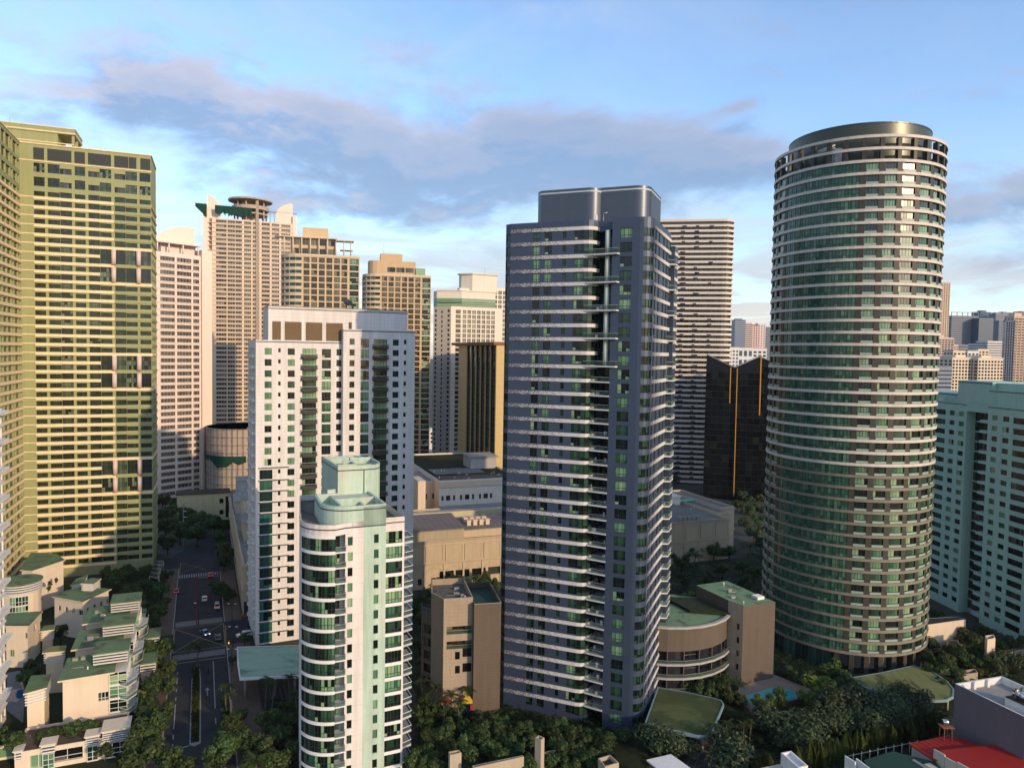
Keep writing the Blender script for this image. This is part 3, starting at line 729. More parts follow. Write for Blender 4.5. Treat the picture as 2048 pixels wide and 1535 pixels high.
M['k_crown'] = paint('crown_metal_panel', (.075, .088, .115), .38, .06, .05, metal=.45, joints=(3.4, 1, .4), spec=.6)
M['k_line'] = paint('pale_crown_line', (.45, .52, .52), .5, .04, 0)
def build_K():
    C0 = gnd(1240, 1462); K = Frame(C0, -22); P = K.P
    B = thing('residential_tower', 'tall slate blue tower with white mosaic floor bands and a rounded two-part crown', 'apartment building', (*P(-14, 16), 0))
    x = lambda px, y=1380: K.on(px, y)[0]
    z1 = K.on(1240, 435.5)[1]
    FH = 3.3
    zb0 = K.on(1117, 458.6)[1]                                    # centre of the topmost white band
    zs = [zb0 - FH * i for i in range(36)]                         # band centres
    zs = [z for z in zs if z > 4]
    sL, s_bay0, s_bay1, s_rec, s_p0, s_p1, s_c = x(1003), x(1131), x(1150), x(1161), x(1205), x(1259), x(1285)
    r1 = s_rec - s_bay1 + 1.6
    W = Wins(); mb = MB()
    win = [(z - FH + .55, z - .55) for z in zs]                     # window zone under each band
    def wc(a, b, nx, h0=0.15, h1=0.0, rows=(.3,), gl='glass', u0=0): return (a - u0, b - u0, [(za + h0, zb - h1, nx, rows, gl, 'frame') for za, zb in win])
    zt = z1
    # left end: short chamfer with a strip of windows, then the long front
    pL = [P(sL - 1.6, 12), P(sL - 1.6, 2.2), P(sL - 1.0, .8), P(sL + .6, 0)]
    facade(mb, W, P(sL - 1.6, 30), pL[0], 0, zt, [], .2); facade(mb, W, pL[0], pL[1], 0, zt, [], .2)
    L = (pL[2] - pL[1]).length; facade(mb, W, pL[1], pL[2], 0, zt, [(.1, L - .1, [(za, zb, 1, (.3,), 'glass', 'frame') for za, zb in win])], .2)
    L = (pL[3] - pL[2]).length; facade(mb, W, pL[2], pL[3], 0, zt, [(.1, L - .2, [(za, zb, 1, (.3,), 'glass', 'frame') for za, zb in win])], .2)
    u0 = sL + .6
    facade(mb, W, pL[3], P(s_bay1, 0), 0, zt, [wc(x(1051), x(1065), 2, u0=u0), wc(x(1073), x(1087.5), 2, u0=u0), wc(x(1108.5), x(1116), 1, .6, .1, (), u0=u0), wc(s_bay0, s_bay1 - .05, 3, u0=u0)], .25)
    # rounded end of the bay, glazed
    rr = 3.0; ac = (s_bay1, rr)
    ap = [P(ac[0] + rr * math.sin(R_(a)), rr - rr * math.cos(R_(a))) for a in (0, 22, 45, 68, 90)]
    for i in range(4):
        L = (ap[i + 1] - ap[i]).length
        facade(mb, W, ap[i], ap[i + 1], 0, zt, [(0, L, [(za - .1, zb + .1, 1, (.3,), 'glass', 'frame') for za, zb in win])], .15, 0, 2)
    # recess with balcony doors, then the pier
    td = 6.5
    facade(mb, W, ap[4], P(s_bay1 + rr, td), 0, zt, [(.4, 3.2, [(za - .3, zb + .2, 2, (.35,), 'glass', 'frame') for za, zb in win])], .2)
    Lr = s_p0 - (s_bay1 + rr)
    facade(mb, W, P(s_bay1 + rr, td), P(s_p0, td), 0, zt, [(.2, Lr - .2, [(za - .35, zb + .3, 4, (.35,), 'glass_dark', 'frame') for za, zb in win])], .2)
    facade(mb, W, P(s_p0, td), P(s_p0, 0), 0, zt, [], .2)
    mb.poly([(*ap[4], zt - 2.6), (*P(s_p0, 0), zt - 2.6), (*P(s_p0, td), zt - 2.6), (*P(s_bay1 + rr, td), zt - 2.6)])
    facade(mb, W, P(s_p0, 0), P(s_p1, 0), 0, zt, [wc(x(1220.5), x(1244), 3, .0, -.1, (.3,), u0=s_p0)], .25)
    rc = 2.7
    cp = [P(s_p1 + rc * math.sin(R_(a)), rc - rc * math.cos(R_(a))) for a in (0, 18, 36, 54, 72, 90)]
    for i in range(5):
        L = (cp[i + 1] - cp[i]).length
        facade(mb, W, cp[i], cp[i + 1], 0, zt, [] if i in (0,) else [(0, L, [(za + .25, zb, 1, (.28,), 'glass', 'frame') for za, zb in win])], .15, 0, 2)
    s_e = s_p1 + rc; t1, t2 = 25.3, 30.2
    rs = [(2.6, 4.6, 2), (7.2, 9.0, 2), (13.0, 15.0, 2), (17.5, 19.0, 1), (21.5, 24.2, 2)]
    facade(mb, W, cp[5], P(s_e, t1), 0, zt, [(a - rc + 1.4, b - rc + 1.4, [(za, zb, n, (.3,), 'glass', 'frame') for za, zb in win]) for a, b, n in rs], .25)
    facade(mb, W, P(s_e, t1), P(s_e + 1.1, t1), 0, zt - 3.3, [], .2)
    facade(mb, W, P(s_e + 1.1, t1), P(s_e + 1.1, t2), 0, zt - 3.3, [(1 + 2.4 * k, 1.8 + 2.4 * k, [(za, zb, 1, (.3,), 'glass', 'frame') for za, zb in win[1:]]) for k in range(2)], .25)
    facade(mb, W, P(s_e + 1.1, t2), P(sL - 1.6, t2), 0, zt - 3.3, [], .2)
    facade(mb, W, P(s_e, t1), P(sL - 1.6, t1), zt - 3.4, zt, [], .2); facade(mb, W, P(sL - 1.6, t2), P(sL - 1.6, 30), 0, zt - 3.3, [], .2)
    out = [P(sL - 1.6, t1), pL[1], pL[2], pL[3]] + ap + [P(s_bay1 + rr, rr + .6), P(s_p0, rr + .6)] + [P(s_p0, 0)] + cp + [P(s_e, t1)]
    inn = inset(out, .3)
    for i in range(len(out)):
        j = (i + 1) % len(out)
        mb.poly([(*out[i], zt), (*out[j], zt), (*inn[j], zt), (*inn[i], zt)]); mb.poly([(*inn[i], zt), (*inn[j], zt), (*inn[j], zt - 1), (*inn[i], zt - 1)])
    mb.poly([(*p, zt - 1) for p in inn], 1)
    mb.poly([(*P(sL - 1.6, t1), zt - 3.3), (*P(s_e + 1.1, t1), zt - 3.3), (*P(s_e + 1.1, t2), zt - 3.3), (*P(sL - 1.6, t2), zt - 3.3)], 1)
    part(B, 'wall', mb, [M['k_slate'], M['roofdeck'], M['frame']])
    # wall piece above the recess
    w2 = MB(); strip(w2, [ap[4], P(s_p0, rr + .2)], .25, zt - 2.6, zt); part(B, 'recess_header', w2, M['k_slate'])
    # mosaic bands: object x along the front, so build each run in its own local frame
    def band_run(pts, s_a, s_b, zl, fr_yaw, org, h=.86, th=.16):
        mt = k_band(s_a, s_b)
        R = Matrix.Rotation(-fr_yaw, 3, 'Z'); b = MB()
        loc = [(R @ Vector((p.x - org.x, p.y - org.y, 0))).to_2d() for p in pts]
        strip(b, loc, th, -h / 2, h / 2)
        me = b.mesh('mosaic_band', [mt])
        for z in zl:
            o = link(bpy.data.objects.new('mosaic_band', me)); o.parent = B; o.location = Vector((org.x, org.y, z)) - B.location; o.rotation_euler.z = fr_yaw
    o = P(sL + .6, 0)
    band_run([o] + ap, -1.0, s_bay1 - sL - 3, zs, K.yaw, o)
    o = cp[5]
    band_run([cp[5], P(s_e, t1)], .5, 15.0, zs, K.yaw + math.pi / 2, o)
    o = P(s_e + 1.1, t1)
    band_run([o, P(s_e + 1.1, t2)], -3, .0, zs[1:], K.yaw + math.pi / 2, o)
    W.place(B, 300)
    # balconies
    big = MB(); a, b = x(1146), x(1205) + 5.6
    big.prism([P(s_bay1 + .2, -.2), P(s_p0 + 1.6, -1.5), P(s_p0 + 1.9, -.05), P(s_p0, 0), P(s_p0, td), P(s_bay1 + rr, td), P(s_bay1 + rr, rr)], -.32, 0)
    br = MB(); rail(br, [P(s_bay1 + .3, -.15), P(s_p0 + 1.55, -1.4), P(s_p0 + 1.8, -.1)], 0, 1.1)
    zt_b = [zs[1] - .55 - FH * 2 * i - FH + 2.0 for i in range(5)]
    zt_b = [zs[2 + 2 * i] + .35 for i in range(5)]
    stack(B, 'balcony', big, M['k_pale'], zt_b, [('railing', br, [M['rail_glass'], M['metal']])])
    sm = MB(); sm.prism([P(s_bay1 + rr * .72, rr * .12), P(s_p0 - .0, -.35), P(s_p0, td), P(s_bay1 + rr, td), P(s_bay1 + rr, rr)], -.3, 0)
    sr = MB(); rail(sr, [P(s_bay1 + rr * .75, rr * .15), P(s_p0 - .05, -.3)], 0, 1.05)
    stack(B, 'balcony', sm, M['k_pale'], [z - .1 for z in zs[11:]], [('railing', sr, [M['rail_glass'], M['metal']])])
    for i in range(5):
        c = MB(); q = P(s_p0 - 1.3, 1.0); za = zs[2 + 2 * i] + .35; zb_ = zs[2 * i] + .03 if i else zt - 2.6
        c.tube((q.x, q.y, za), (q.x, q.y, zb_), .62, n=16); part(B, 'column', c, M['k_column'])
    rb = MB(); rb.prism([P(s_e, 22.4), P(s_e + 1.7, 23.0), P(s_e + 1.7, 27.6), P(s_e + 1.1, 28), P(s_e + 1.1, t1), P(s_e, t1)], -.3, 0)
    rr_ = MB(); rail(rr_, [P(s_e, 22.4), P(s_e + 1.7, 23.0), P(s_e + 1.7, 27.6)], 0, 1.05)
    stack(B, 'balcony', rb, M['k_pale'], [zs[2 + 2 * i] + .35 for i in range(5)] + [z - .1 for z in zs[11:]], [('railing', rr_, [M['rail_glass'], M['metal']])])
    # furniture, plants and air units on the recess balconies
    rr = random.Random(6); cl = {k: MB() for k in ('white', 'e_w', 'grass_m')}
    for z in zt_b + [z - .1 for z in zs[11:]]:
        for k in range(3):
            mkey = rr.choice(list(cl)); u = s_p0 - rr.uniform(.6, 6); t = rr.uniform(.6, 4); a_, h = rr.uniform(.3, .8), rr.uniform(.5, 1.3)
            cl[mkey].fbox(K, u, u + a_, t, t + .6, z, z + h)
    for kk, m_ in (('white', M['white']), ('e_w', M['i_brown']), ('grass_m', M['glass'])): part(B, 'balcony_furniture', cl[kk], m_, kind='stuff')
    # crown: two rounded blocks
    zc = K.on(1250, 369.5, 6)[1]
    def crown(sa, sb, t0, t1_, r, zt_):
        c = MB(); o_ = [P(sa + 1.2, t0)] + [P(sb - r + r * math.sin(R_(q)), t0 + r - r * math.cos(R_(q))) for q in range(0, 91, 9)] + [P(sb, t1_), P(sa, t1_), P(sa, t0 + 1.2)]
        c.prism(o_, zt - 1, zt_, 0, 1, smooth=range(1, 11))
        part(B, 'crown_block', c, [M['k_crown'], M['roofdeck']])
        l = MB(); strip(l, [o_[-1]] + o_[:-2], .06, zt_ - 1.0, zt_ - .65); part(B, 'crown_line', l, M['k_line'])
    ca = K.on(1073, 420, 6)[0]; cb = K.on(1198, 420, 6)[0]; cd = K.on(1291, 420, 5)[0]
    crown(ca, cb, 6.0, 20, 3.2, zc); crown(cb - 6, cd, 8.2, 24, 3.4, zc + .2)
    # camera mast on the roof
    ms = MB(); q = P(K.on(1207, 432, 3)[0], 3); ms.tube((q.x, q.y, zt - 1), (q.x, q.y, zt + 1.9), .06, n=6); ms.tube((q.x, q.y, zt + 1.8), (q.x + .9, q.y, zt + 2.1), .12, n=6); part(B, 'roof_mast', ms, M['metal'])
    ms = MB(); q = P(K.on(1193, 432, 3)[0], 3); ms.tube((q.x, q.y, zt - 1), (q.x, q.y, zt + 1.6), .22, n=8); part(B, 'roof_vent', ms, M['white'])
    return K
frK = build_K()

# ================================================================== L  round glass tower with pale floor rings
M['l_pier'] = paint('brown_grey_pier', (.046, .045, .033), .5, .1, .10, spec=.3)
M['l_ring'] = paint('pinkish_floor_ring', (.58, .51, .44), .55, .05, .04, stain=((.32, .25, .2), .35))
M['l_ring_low'] = paint('bronze_floor_ring', (.25, .215, .165), .55, .05, .04)
M['l_sill'] = paint('pale_green_sill_panel', (.27, .35, .28), .45, .05, .03)
M['glass_l'] = glass('curtain_glass', [(0, (.006, .020, .014)), (.4, (.010, .038, .026)), (.7, (.022, .075, .048)), (.9, (.05, .13, .08)), (1, (.10, .2, .12))], ior=1.5)
M['glass_lw'] = glass('bay_glass', GREEN_RAMP, rough=.2, ior=1.6, wob=.03, spec=.6)
M['l_drum'] = paint('dark_drum_panel', (.050, .056, .038), .36, .05, .05, metal=.35, spec=.6)
def build_L():
    cx, cy, Rr = 105.5, 226.6, 23.75
    C = Vector((cx, cy)); B = thing('round_tower', 'round green glass tower ringed by pale pinkish floor bands, open at its top two floors', 'apartment building', (cx, cy, 0))
    f = Vector((-cx, -cy)).normalized(); ang0 = math.atan2(f.y, f.x)          # towards the camera
    def pt(deg, r=Rr): a = ang0 + R_(deg); return Vector((cx + r * math.cos(a), cy + r * math.sin(a)))   # + = to the right in view
    FH = 3.39; zt = 152.6
    ring_z = [zt - 1.0 - FH * i for i in range(44)]; ring_z = [z for z in ring_z if z > 5]
    nR = len(ring_z)
    W = Wins(); mb = MB()
    zb = [(ring_z[i + 1] + .50, ring_z[i] - .5) for i in range(2, nR - 1)]
    z_lo, z_hi = ring_z[-1] - .4, ring_z[2]
    # sectors in degrees: (from, to, kind)
    sec = []
    a = -52.0
    while a < 1.5: sec.append((a, a + 4.5, 'glass')); a += 4.5
    e = a
    for wd in (8.3, 8.3, 10.0, 10.0, 9.3, 8.0, 9.0, 9.0, 9.0):
        sec.append((e, e + 3.4, 'pier')); sec.append((e + 3.4, e + 3.4 + wd, 'win')); e += 3.4 + wd
    l = -52.0
    for wd in (8.5, 8.5, 8.5, 9.5, 9.5):
        sec.append((l - 3.0, l, 'pier')); sec.append((l - 3.0 - wd, l - 3.0, 'win')); l -= 3.0 + wd
    back0, back1 = e, 360 + l
    n = 14
    for i in range(n): sec.append((back0 + (back1 - back0) * i / n, back0 + (back1 - back0) * (i + 1) / n, 'plain'))
    sill = MB()
    for a, b, kd in sec:
        A_, B_ = pt(a), pt(b); L = (B_ - A_).length
        if kd == 'plain' or kd == 'pier': facade(mb, W, A_, B_, z_lo, z_hi, [], .2, 0)
        elif kd == 'glass':
            facade(mb, W, A_, B_, z_lo, z_hi, [(.0, L, [(za - .12, zh + .12, 2, (.34,), 'glass_l', 'frame') for za, zh in zb])], .12)
        else:
            facade(mb, W, A_, B_, z_lo, z_hi, [(.06, L - .06, [(za + .62, zh + .1, 4 if b - a > 8 else 3, (), 'glass_lw', 'frame') for za, zh in zb])], .35)
            d = (B_ - A_).normalized(); nn = Vector((d.y, -d.x))
            for za, zh in zb:
                sill.prism([A_ + d * .15 + nn * .12, B_ - d * .15 + nn * .12, B_ - d * .15 - nn * .1, A_ + d * .15 - nn * .1], za - .05, za + .56)
    part(B, 'wall', mb, [M['l_pier']])
    part(B, 'sill_panel', sill, M['l_sill'], kind='stuff')
    W.place(B, 300)
    # floor rings, each its own part
    def ring_mb(r0, r1, z0, z1, nseg=72):
        b = MB()
        for i in range(nseg):
            a0, a1 = 360 * i / nseg, 360 * (i + 1) / nseg
            o0, o1, i0, i1 = pt(a0, r1), pt(a1, r1), pt(a0, r0), pt(a1, r0)
            b.poly([(*o0, z0), (*o1, z0), (*o1, z1), (*o0, z1)], 0); b.poly([(*o0, z1), (*o1, z1), (*i1, z1), (*i0, z1)]); b.poly([(*i0, z0), (*i1, z0), (*o1, z0), (*o0, z0)])
        return b
    stack(B, 'floor_ring', ring_mb(Rr - .5, Rr + .32, -.42, .38), M['l_ring'], ring_z[:nR - 16])
    lo = MB()
    for (z0, z1, r) in ((-.36, -.14, .30), (-.08, .08, .34), (.14, .34, .30)): lo.add(ring_mb(Rr - .4, Rr + r, z0, z1, 60))
    stack(B, 'floor_ring', lo, M['l_ring_low'], ring_z[nR - 16:])
    # open top storeys: slab, posts, drum
    s = MB(); s.prism([pt(a, Rr - .4) for a in range(0, 360, 6)], ring_z[2] - .2, ring_z[2] + .1); part(B, 'terrace_slab', s, M['concrete'])
    for i in range(32):
        a = 4.0 + 360 / 32 * i
        c = MB(); p0, p1 = pt(a - 1.3, Rr + .05), pt(a + 1.3, Rr + .05); p2, p3 = pt(a + 1.3, Rr - 1.3), pt(a - 1.3, Rr - 1.3)
        c.prism([p0, p1, p2, p3], ring_z[2] + .4, ring_z[0] - .4); part(B, 'post', c, M['l_pier'])
    dr = Rr * .835; zd = 156.6
    d = MB(); n = 64
    d.prism([pt(360 * i / n, dr) for i in range(n)], ring_z[2], zd, 0, 1, smooth=True)
    part(B, 'roof_drum', d, [M['l_drum'], M['roofdeck']])
    d = ring_mb(dr - .1, dr + .12, zd - .3, zd + .02); part(B, 'drum_rim', d, M['l_drum'])
    # handrail round the open terrace, window cleaning machine
    h = MB(); pts = [pt(a, Rr - .9) for a in range(-80, 81, 5)]
    for zz in (.6, 1.1): 
        for u, v in zip(pts[:-1], pts[1:]): h.tube((*u, ring_z[2] + .4 + zz), (*v, ring_z[2] + .4 + zz), .05, n=4, caps=False)
    for u in pts: h.tube((*u, ring_z[2]), (*u, ring_z[2] + 1.5), .045, n=4, caps=False)
    part(B, 'terrace_handrail', h, M['dark'])
    g = MB(); p = pt(-15, Rr - 3); 
    g.box(p.x - 1.0, p.x + 1.0, p.y - 1, p.y + 1, ring_z[2], ring_z[1] + 1.6); u, v = pt(-30, Rr - 1.5), pt(-16, Rr - 2.2)
    for dz in (0, .9): g.tube((*u, ring_z[1] + 1.3 + dz * .3), (*v, ring_z[1] + 1.7 + dz), .22, n=6)
    part(B, 'window_cleaning_machine', g, M['white'])
    # ground storey: piers under the lowest ring, glass foot on the left
    for i in range(16):
        a = -2 + 9.6 * i
        c = MB(); c.prism([pt(a - 1.7), pt(a + 1.7), pt(a + 1.9, Rr - 2.2), pt(a - 1.9, Rr - 2.2)], 0, ring_z[-1] - .3); part(B, 'ground_pier', c, M['l_pier'])
    c = MB(); c.prism([pt(a, Rr - 4.5) for a in range(0, 360, 8)], 0, ring_z[-1] - .4); part(B, 'ground_core', c, M['concrete'])
    b0 = MB(); Wf = Wins()
    for i in range(12):
        A_, B_ = pt(-66 + 5 * i, Rr - .1), pt(-61 + 5 * i, Rr - .1); L = (B_ - A_).length
        facade(b0, Wf, A_, B_, 0, ring_z[-1], [(.05, L - .05, [(.3, ring_z[-1] - .6, 2, (.4,), 'glass_teal', 'frame')])], .1)
    part(B, 'ground_glazing_frame', b0, M['l_pier']); Wf.place(B, 20)
    return C, pt, Rr
cylC, cylpt, cylR = build_L()

# ================================================================== M  teal green tower on the right edge
M['m_teal'] = paint('pale_teal_render', (.33, .50, .42), .8, .06, .08)
M['m_line'] = paint('dark_teal_line', (.03, .06, .055), .6, .05, 0)
def build_M():
    fr = Frame((159.5, 269.5), -84.5)
    B = thing('apartment_tower', 'pale teal apartment tower with square windows rising behind the round tower', 'apartment building', (*fr.P(20, 8), 0))
    x = lambda px, y: fr.on(px, y)[0]
    zr = fr.on(1900, 820)[1]; FH = 3.52; zt = zr + 3.0
    tops = [zr - FH * i for i in range(24)]; tops = [z for z in tops if z > 2]
    W = Wins(); mb = MB()
    s0 = -16.0; D = 20
    cs = [(1870, 1891, 832, 5, 1.9), (1899, 1909.5, 828, 2, 1.7), (1917.5, 1928.5, 830, 2, 1.7)]
    cs2 = [(1984, 1995.5, 838, 2, 1.7), (2005.5, 2018.5, 842, 2, 1.7)]
    ra, rb, rc_ = x(1933, 835), x(1959, 835), x(1976, 835)
    g = lambda a, b, y, nx, h, off, o0=0.0: (x(a, y) - o0, x(b, y) - o0, [(z - h - off, z - off, nx, (), 'glass_teal' if nx > 3 else 'glass', 'frame') for z in tops])
    f = [(-9 - s0 - 5, -9 - s0 - 1, [(z - 1.8, z, 4, (), 'glass_dark', 'frame') for z in tops])] + [g(*c, 0, s0) for c in cs]
    facade(mb, W, fr.P(s0, 0), fr.P(ra, 0), 0, zt, f, .3)
    facade(mb, W, fr.P(ra, 0), fr.P(ra, 3.2), 0, zt - 2.6, [], .2)
    L = rc_ - ra
    facade(mb, W, fr.P(ra, 3.2), fr.P(rc_, 3.2), 0, zt - 2.6, [(.1, rb - ra, [(z - 2.9, z + .1, 5, (.4,), 'glass_dark', 'frame') for z in tops]), (rb - ra + .3, L - .1, [(z - 2.4, z, 2, (), 'glass_dark', 'frame') for z in tops])], .2)
    facade(mb, W, fr.P(rc_, 3.2), fr.P(rc_, 0), 0, zt - 2.6, [], .2)
    mb.poly([(*fr.P(ra, 0), zt - 2.6), (*fr.P(rc_, 0), zt - 2.6), (*fr.P(rc_, 3.2), zt - 2.6), (*fr.P(ra, 3.2), zt - 2.6)]); facade(mb, W, fr.P(ra, 0), fr.P(rc_, 0), zt - 2.6, zt, [], .2)
    se = rc_ + 46
    wide = [(x(2026, 848) - rc_ + 8.6 * k, x(2026, 848) - rc_ + 6.4 + 8.6 * k, [(z - 2.1, z, 6, (), 'glass_dark', 'frame') for z in tops]) for k in range(1)]
    o = x(2026, 848) - rc_ + 8.0
    more = [(o + 7 * k, o + 2.2 + 7 * k, [(z - 1.7, z, 2, (), 'glass', 'frame') for z in tops]) for k in range(5)]
    facade(mb, W, fr.P(rc_, 0), fr.P(se, 0), 0, zt, [g(*c, 0, rc_) for c in cs2] + wide + more, .3)
    facade(mb, W, fr.P(se, 0), fr.P(se, D), 0, zt, [], .2); facade(mb, W, fr.P(se, D), fr.P(s0, D), 0, zt, [], .2); facade(mb, W, fr.P(s0, D), fr.P(s0, 0), 0, zt, [], .2)
    inn = inset(rect(fr, s0, se, 0, D), .3); out = rect(fr, s0, se, 0, D)
    for i in range(4):
        j = (i + 1) % 4; mb.poly([(*out[i], zt), (*out[j], zt), (*inn[j], zt), (*inn[i], zt)]); mb.poly([(*inn[i], zt), (*inn[j], zt), (*inn[j], zt - .6), (*inn[i], zt - .6)])
    mb.poly([(*p, zt - .6) for p in inn], 1)
    part(B, 'wall', mb, [M['m_teal'], M['roofdeck']]); W.place(B, 300)
    l = MB(); l.fbox(fr, s0, ra + .02, -.12, 0, zt - .55, zt - .3); l.fbox(fr, rc_, se, -.12, 0, zt - .55, zt - .3); part(B, 'cornice_line', l, M['m_line'])
    zp = fr.on(1980, 763, 3.5)[1]
    p = MB(); pa = x(1905, 800); p.fbox(fr, pa, pa + 16.5, 2.0, 16, zt - .6, zp); part(B, 'penthouse', p, M['m_teal'])
    p = MB(); p.fbox(fr, pa + 16.5, pa + 34, .8, 16, zt - .6, zp - 2.5); part(B, 'penthouse', p, M['m_teal'])
    p = MB(); p.fbox(fr, pa + 16.5, pa + 34, 3.5, 15, zp - 2.5, zp - .3); part(B, 'penthouse', p, M['m_teal'])
    p = MB(); p.fbox(fr, pa - .1, pa + 16.6, 1.9, 2.0, zp - .75, zp - .45); p.fbox(fr, pa + 16.6, pa + 34, .7, .8, zp - 3.2, zp - 2.95); part(B, 'cornice_line', p, M['m_line'])
    p = MB(); p.fbox(fr, s0 + 1, pa, 3.0, 15, zt - .6, zt + 3.2); part(B, 'penthouse', p, M['m_teal'])
    p = MB(); p.fbox(fr, s0 + 1, pa, 2.9, 3.0, zt + 2.4, zt + 2.7); part(B, 'cornice_line', p, M['m_line'])
    bal = MB(); bal.fbox(fr, rb + .1, rc_ - .02, .15, 3.2, -.25, .7); stack(B, 'balcony', bal, M['m_teal'], [z - 2.75 for z in tops])
    bd = MB(); bd.fbox(fr, x(2024.5, 848), x(2026, 848) + 6.6, -.12, 0, -.3, .35); stack(B, 'sill_band', bd, M['m_teal'], [z - 2.3 for z in tops])
    d = MB(); q = fr.P(x(1876, 805), 1.5); d.tube((q.x, q.y, zt - .6), (q.x, q.y, zt + .8), .1, n=6); d.box(q.x - .6, q.x + .6, q.y - .5, q.y + .5, zt + .2, zt + 1.2); part(B, 'roof_unit', d, M['white'])
    return fr
frM = build_M()
# ================================================================== towers further back
def striped(name, label, fr, outl_fn, zs, bh, th, wall_m, band_m, ztop, cat='tower'): pass
M['e_beige'] = paint('beige_tower_wall', (.55, .405, .245), .8, .06, .08)
M['e_beige2'] = paint('tan_tower_wall', (.52, .37, .215), .8, .06, .08)
M['e_light'] = paint('light_beige_trim', (.60, .49, .36), .8, .05, .05)
M['c_pink'] = paint('pinkish_white_wall', (.70, .585, .52), .8, .04, .05)
M['c_sail'] = paint('peach_sail_wall', (.76, .60, .50), .8, .03, .04)
M['d_wall'] = paint('raw_pinkish_wall', (.65, .51, .39), .85, .07, .10)
M['d_raw'] = paint('raw_concrete', (.40, .32, .25), .9, .12, .12)
M['net'] = paint('green_safety_net', (.010, .045, .030), .95, .35, 0, scale=1.2)
M['g_white'] = paint('warm_white_wall', (.66, .60, .50), .8, .05, .06)
M['g_grey'] = paint('grey_and_shaded_wall', (.36, .34, .31), .8, .05, .08)  # grey walls, and the shade painted into G's left flank
M['n_band'] = paint('cream_tower_band', (.64, .55, .46), .7, .05, .05)
M['n_wall'] = paint('dark_window_band_wall', (.06, .06, .062), .6, .1, 0)
M['gold'] = paint('gold_panel', (.50, .36, .15), .5, .08, .06, joints=(3.1, 1, .6))
M['rust'] = paint('rust_roof_edge', (.20, .095, .05), .7, .1, .05)
M['yellow'] = paint('yellow_strip', (.50, .24, .02), .5, .04, 0)
M['black_wall'] = paint('black_panel', (.008, .009, .010), .35, .1, 0, spec=.3)
M['black_glass'] = glass('black_glass', [(0, (.003, .0035, .004)), (.6, (.005, .006, .007)), (.9, (.010, .011, .011)), (1, (.02, .018, .014))], rough=.12, ior=1.4, wob=.02)

def grid_cols(n, a, b, tops, h, nx, gl, fr, frac=.8, rows=()):
    p = (b - a) / n; return [(a + p * i + p * (1 - frac) / 2, a + p * (i + 1) - p * (1 - frac) / 2, [(z - h, z, nx, rows, gl, fr) for z in tops]) for i in range(n)]

def beige_tower(o, yaw, label, x0, xr, x1, ytop, ptop, FH, col, nf, seed, steps):
    """rounded glazed corner on the left, tight grid of balconies to its right; x.. are picture columns at height ytop"""
    fr = Frame(o, yaw); P = fr.P
    B = thing('beige_tower', label, 'apartment building', (*P(20, 8), 0), 'beige residential towers')
    s = lambda px, y=ytop + 30: fr.on(px, y)[0]
    zt = fr.on((xr + x1) / 2, ytop)[1]; tops = [zt - 1.1 - FH * i for i in range(nf)]
    sr, s1 = s(xr), s(x1); rad = sr - s(x0)
    W = Wins(); mb = MB()
    ap = [P(sr + rad * math.cos(R_(a)), rad + rad * math.sin(R_(a))) for a in (180, 198, 216, 234, 252, 270)]
    for i in range(5):
        L = (ap[i + 1] - ap[i]).length
        facade(mb, W, ap[i], ap[i + 1], 0, zt, [(0, L, [(z - FH * .52, z, 2, (), 'glass_teal', 'frame') for z in tops])], .3, 0)
    n = 6; wg = s1 - sr; last = wg * .80
    cols = grid_cols(n, .6, last, tops, FH * .80, 2, 'glass_warm', 'frame_brown', .78, (.42,))
    cols.append((last + .8, wg - .5, [(z - FH * .86, z, 4, (.4,), 'glass', 'frame') for z in tops]))
    facade(mb, W, ap[5], P(s1, 0), 0, zt, cols, .8)
    facade(mb, W, P(s1, 0), P(s1, 22), 0, zt, grid_cols(4, 1, 21, tops, FH * .6, 2, 'glass_warm', 'frame_brown', .6), .4)
    facade(mb, W, P(s1, 22), P(s(x0), 22), 0, zt, []); facade(mb, W, P(s(x0), 22), ap[0], 0, zt, [(3, 6, [(z - FH * .5, z, 2, (), 'glass_teal', 'frame') for z in tops])], .3)
    top = ap + [P(s1, 0), P(s1, 22), P(s(x0), 22)]
    mb.poly([(*p, zt - .1) for p in top], 1)
    part(B, 'wall', mb, [col, M['roofdeck']]); W.place(B, 200)
    # wide ledges every third floor on the right-hand bay, ledges on the rounded corner
    ln = MB(); strip(ln, [P(sr + last + .4, 0), P(s1, 0)], .25, -.25, .15); stack(B, 'ledge', ln, M['e_light'], tops[2::3])
    ln = MB(); strip(ln, ap, .18, -.1, FH * .30); stack(B, 'corner_band', ln, M['e_light'], [z for z in tops])
    ln = MB(); strip(ln, ap + [P(s1, 0)], .3, zt - .5, zt + .6); part(B, 'cornice', ln, M['e_light'])
    steps(B, fr, s, zt, P, s1, sr, rad)
    return fr
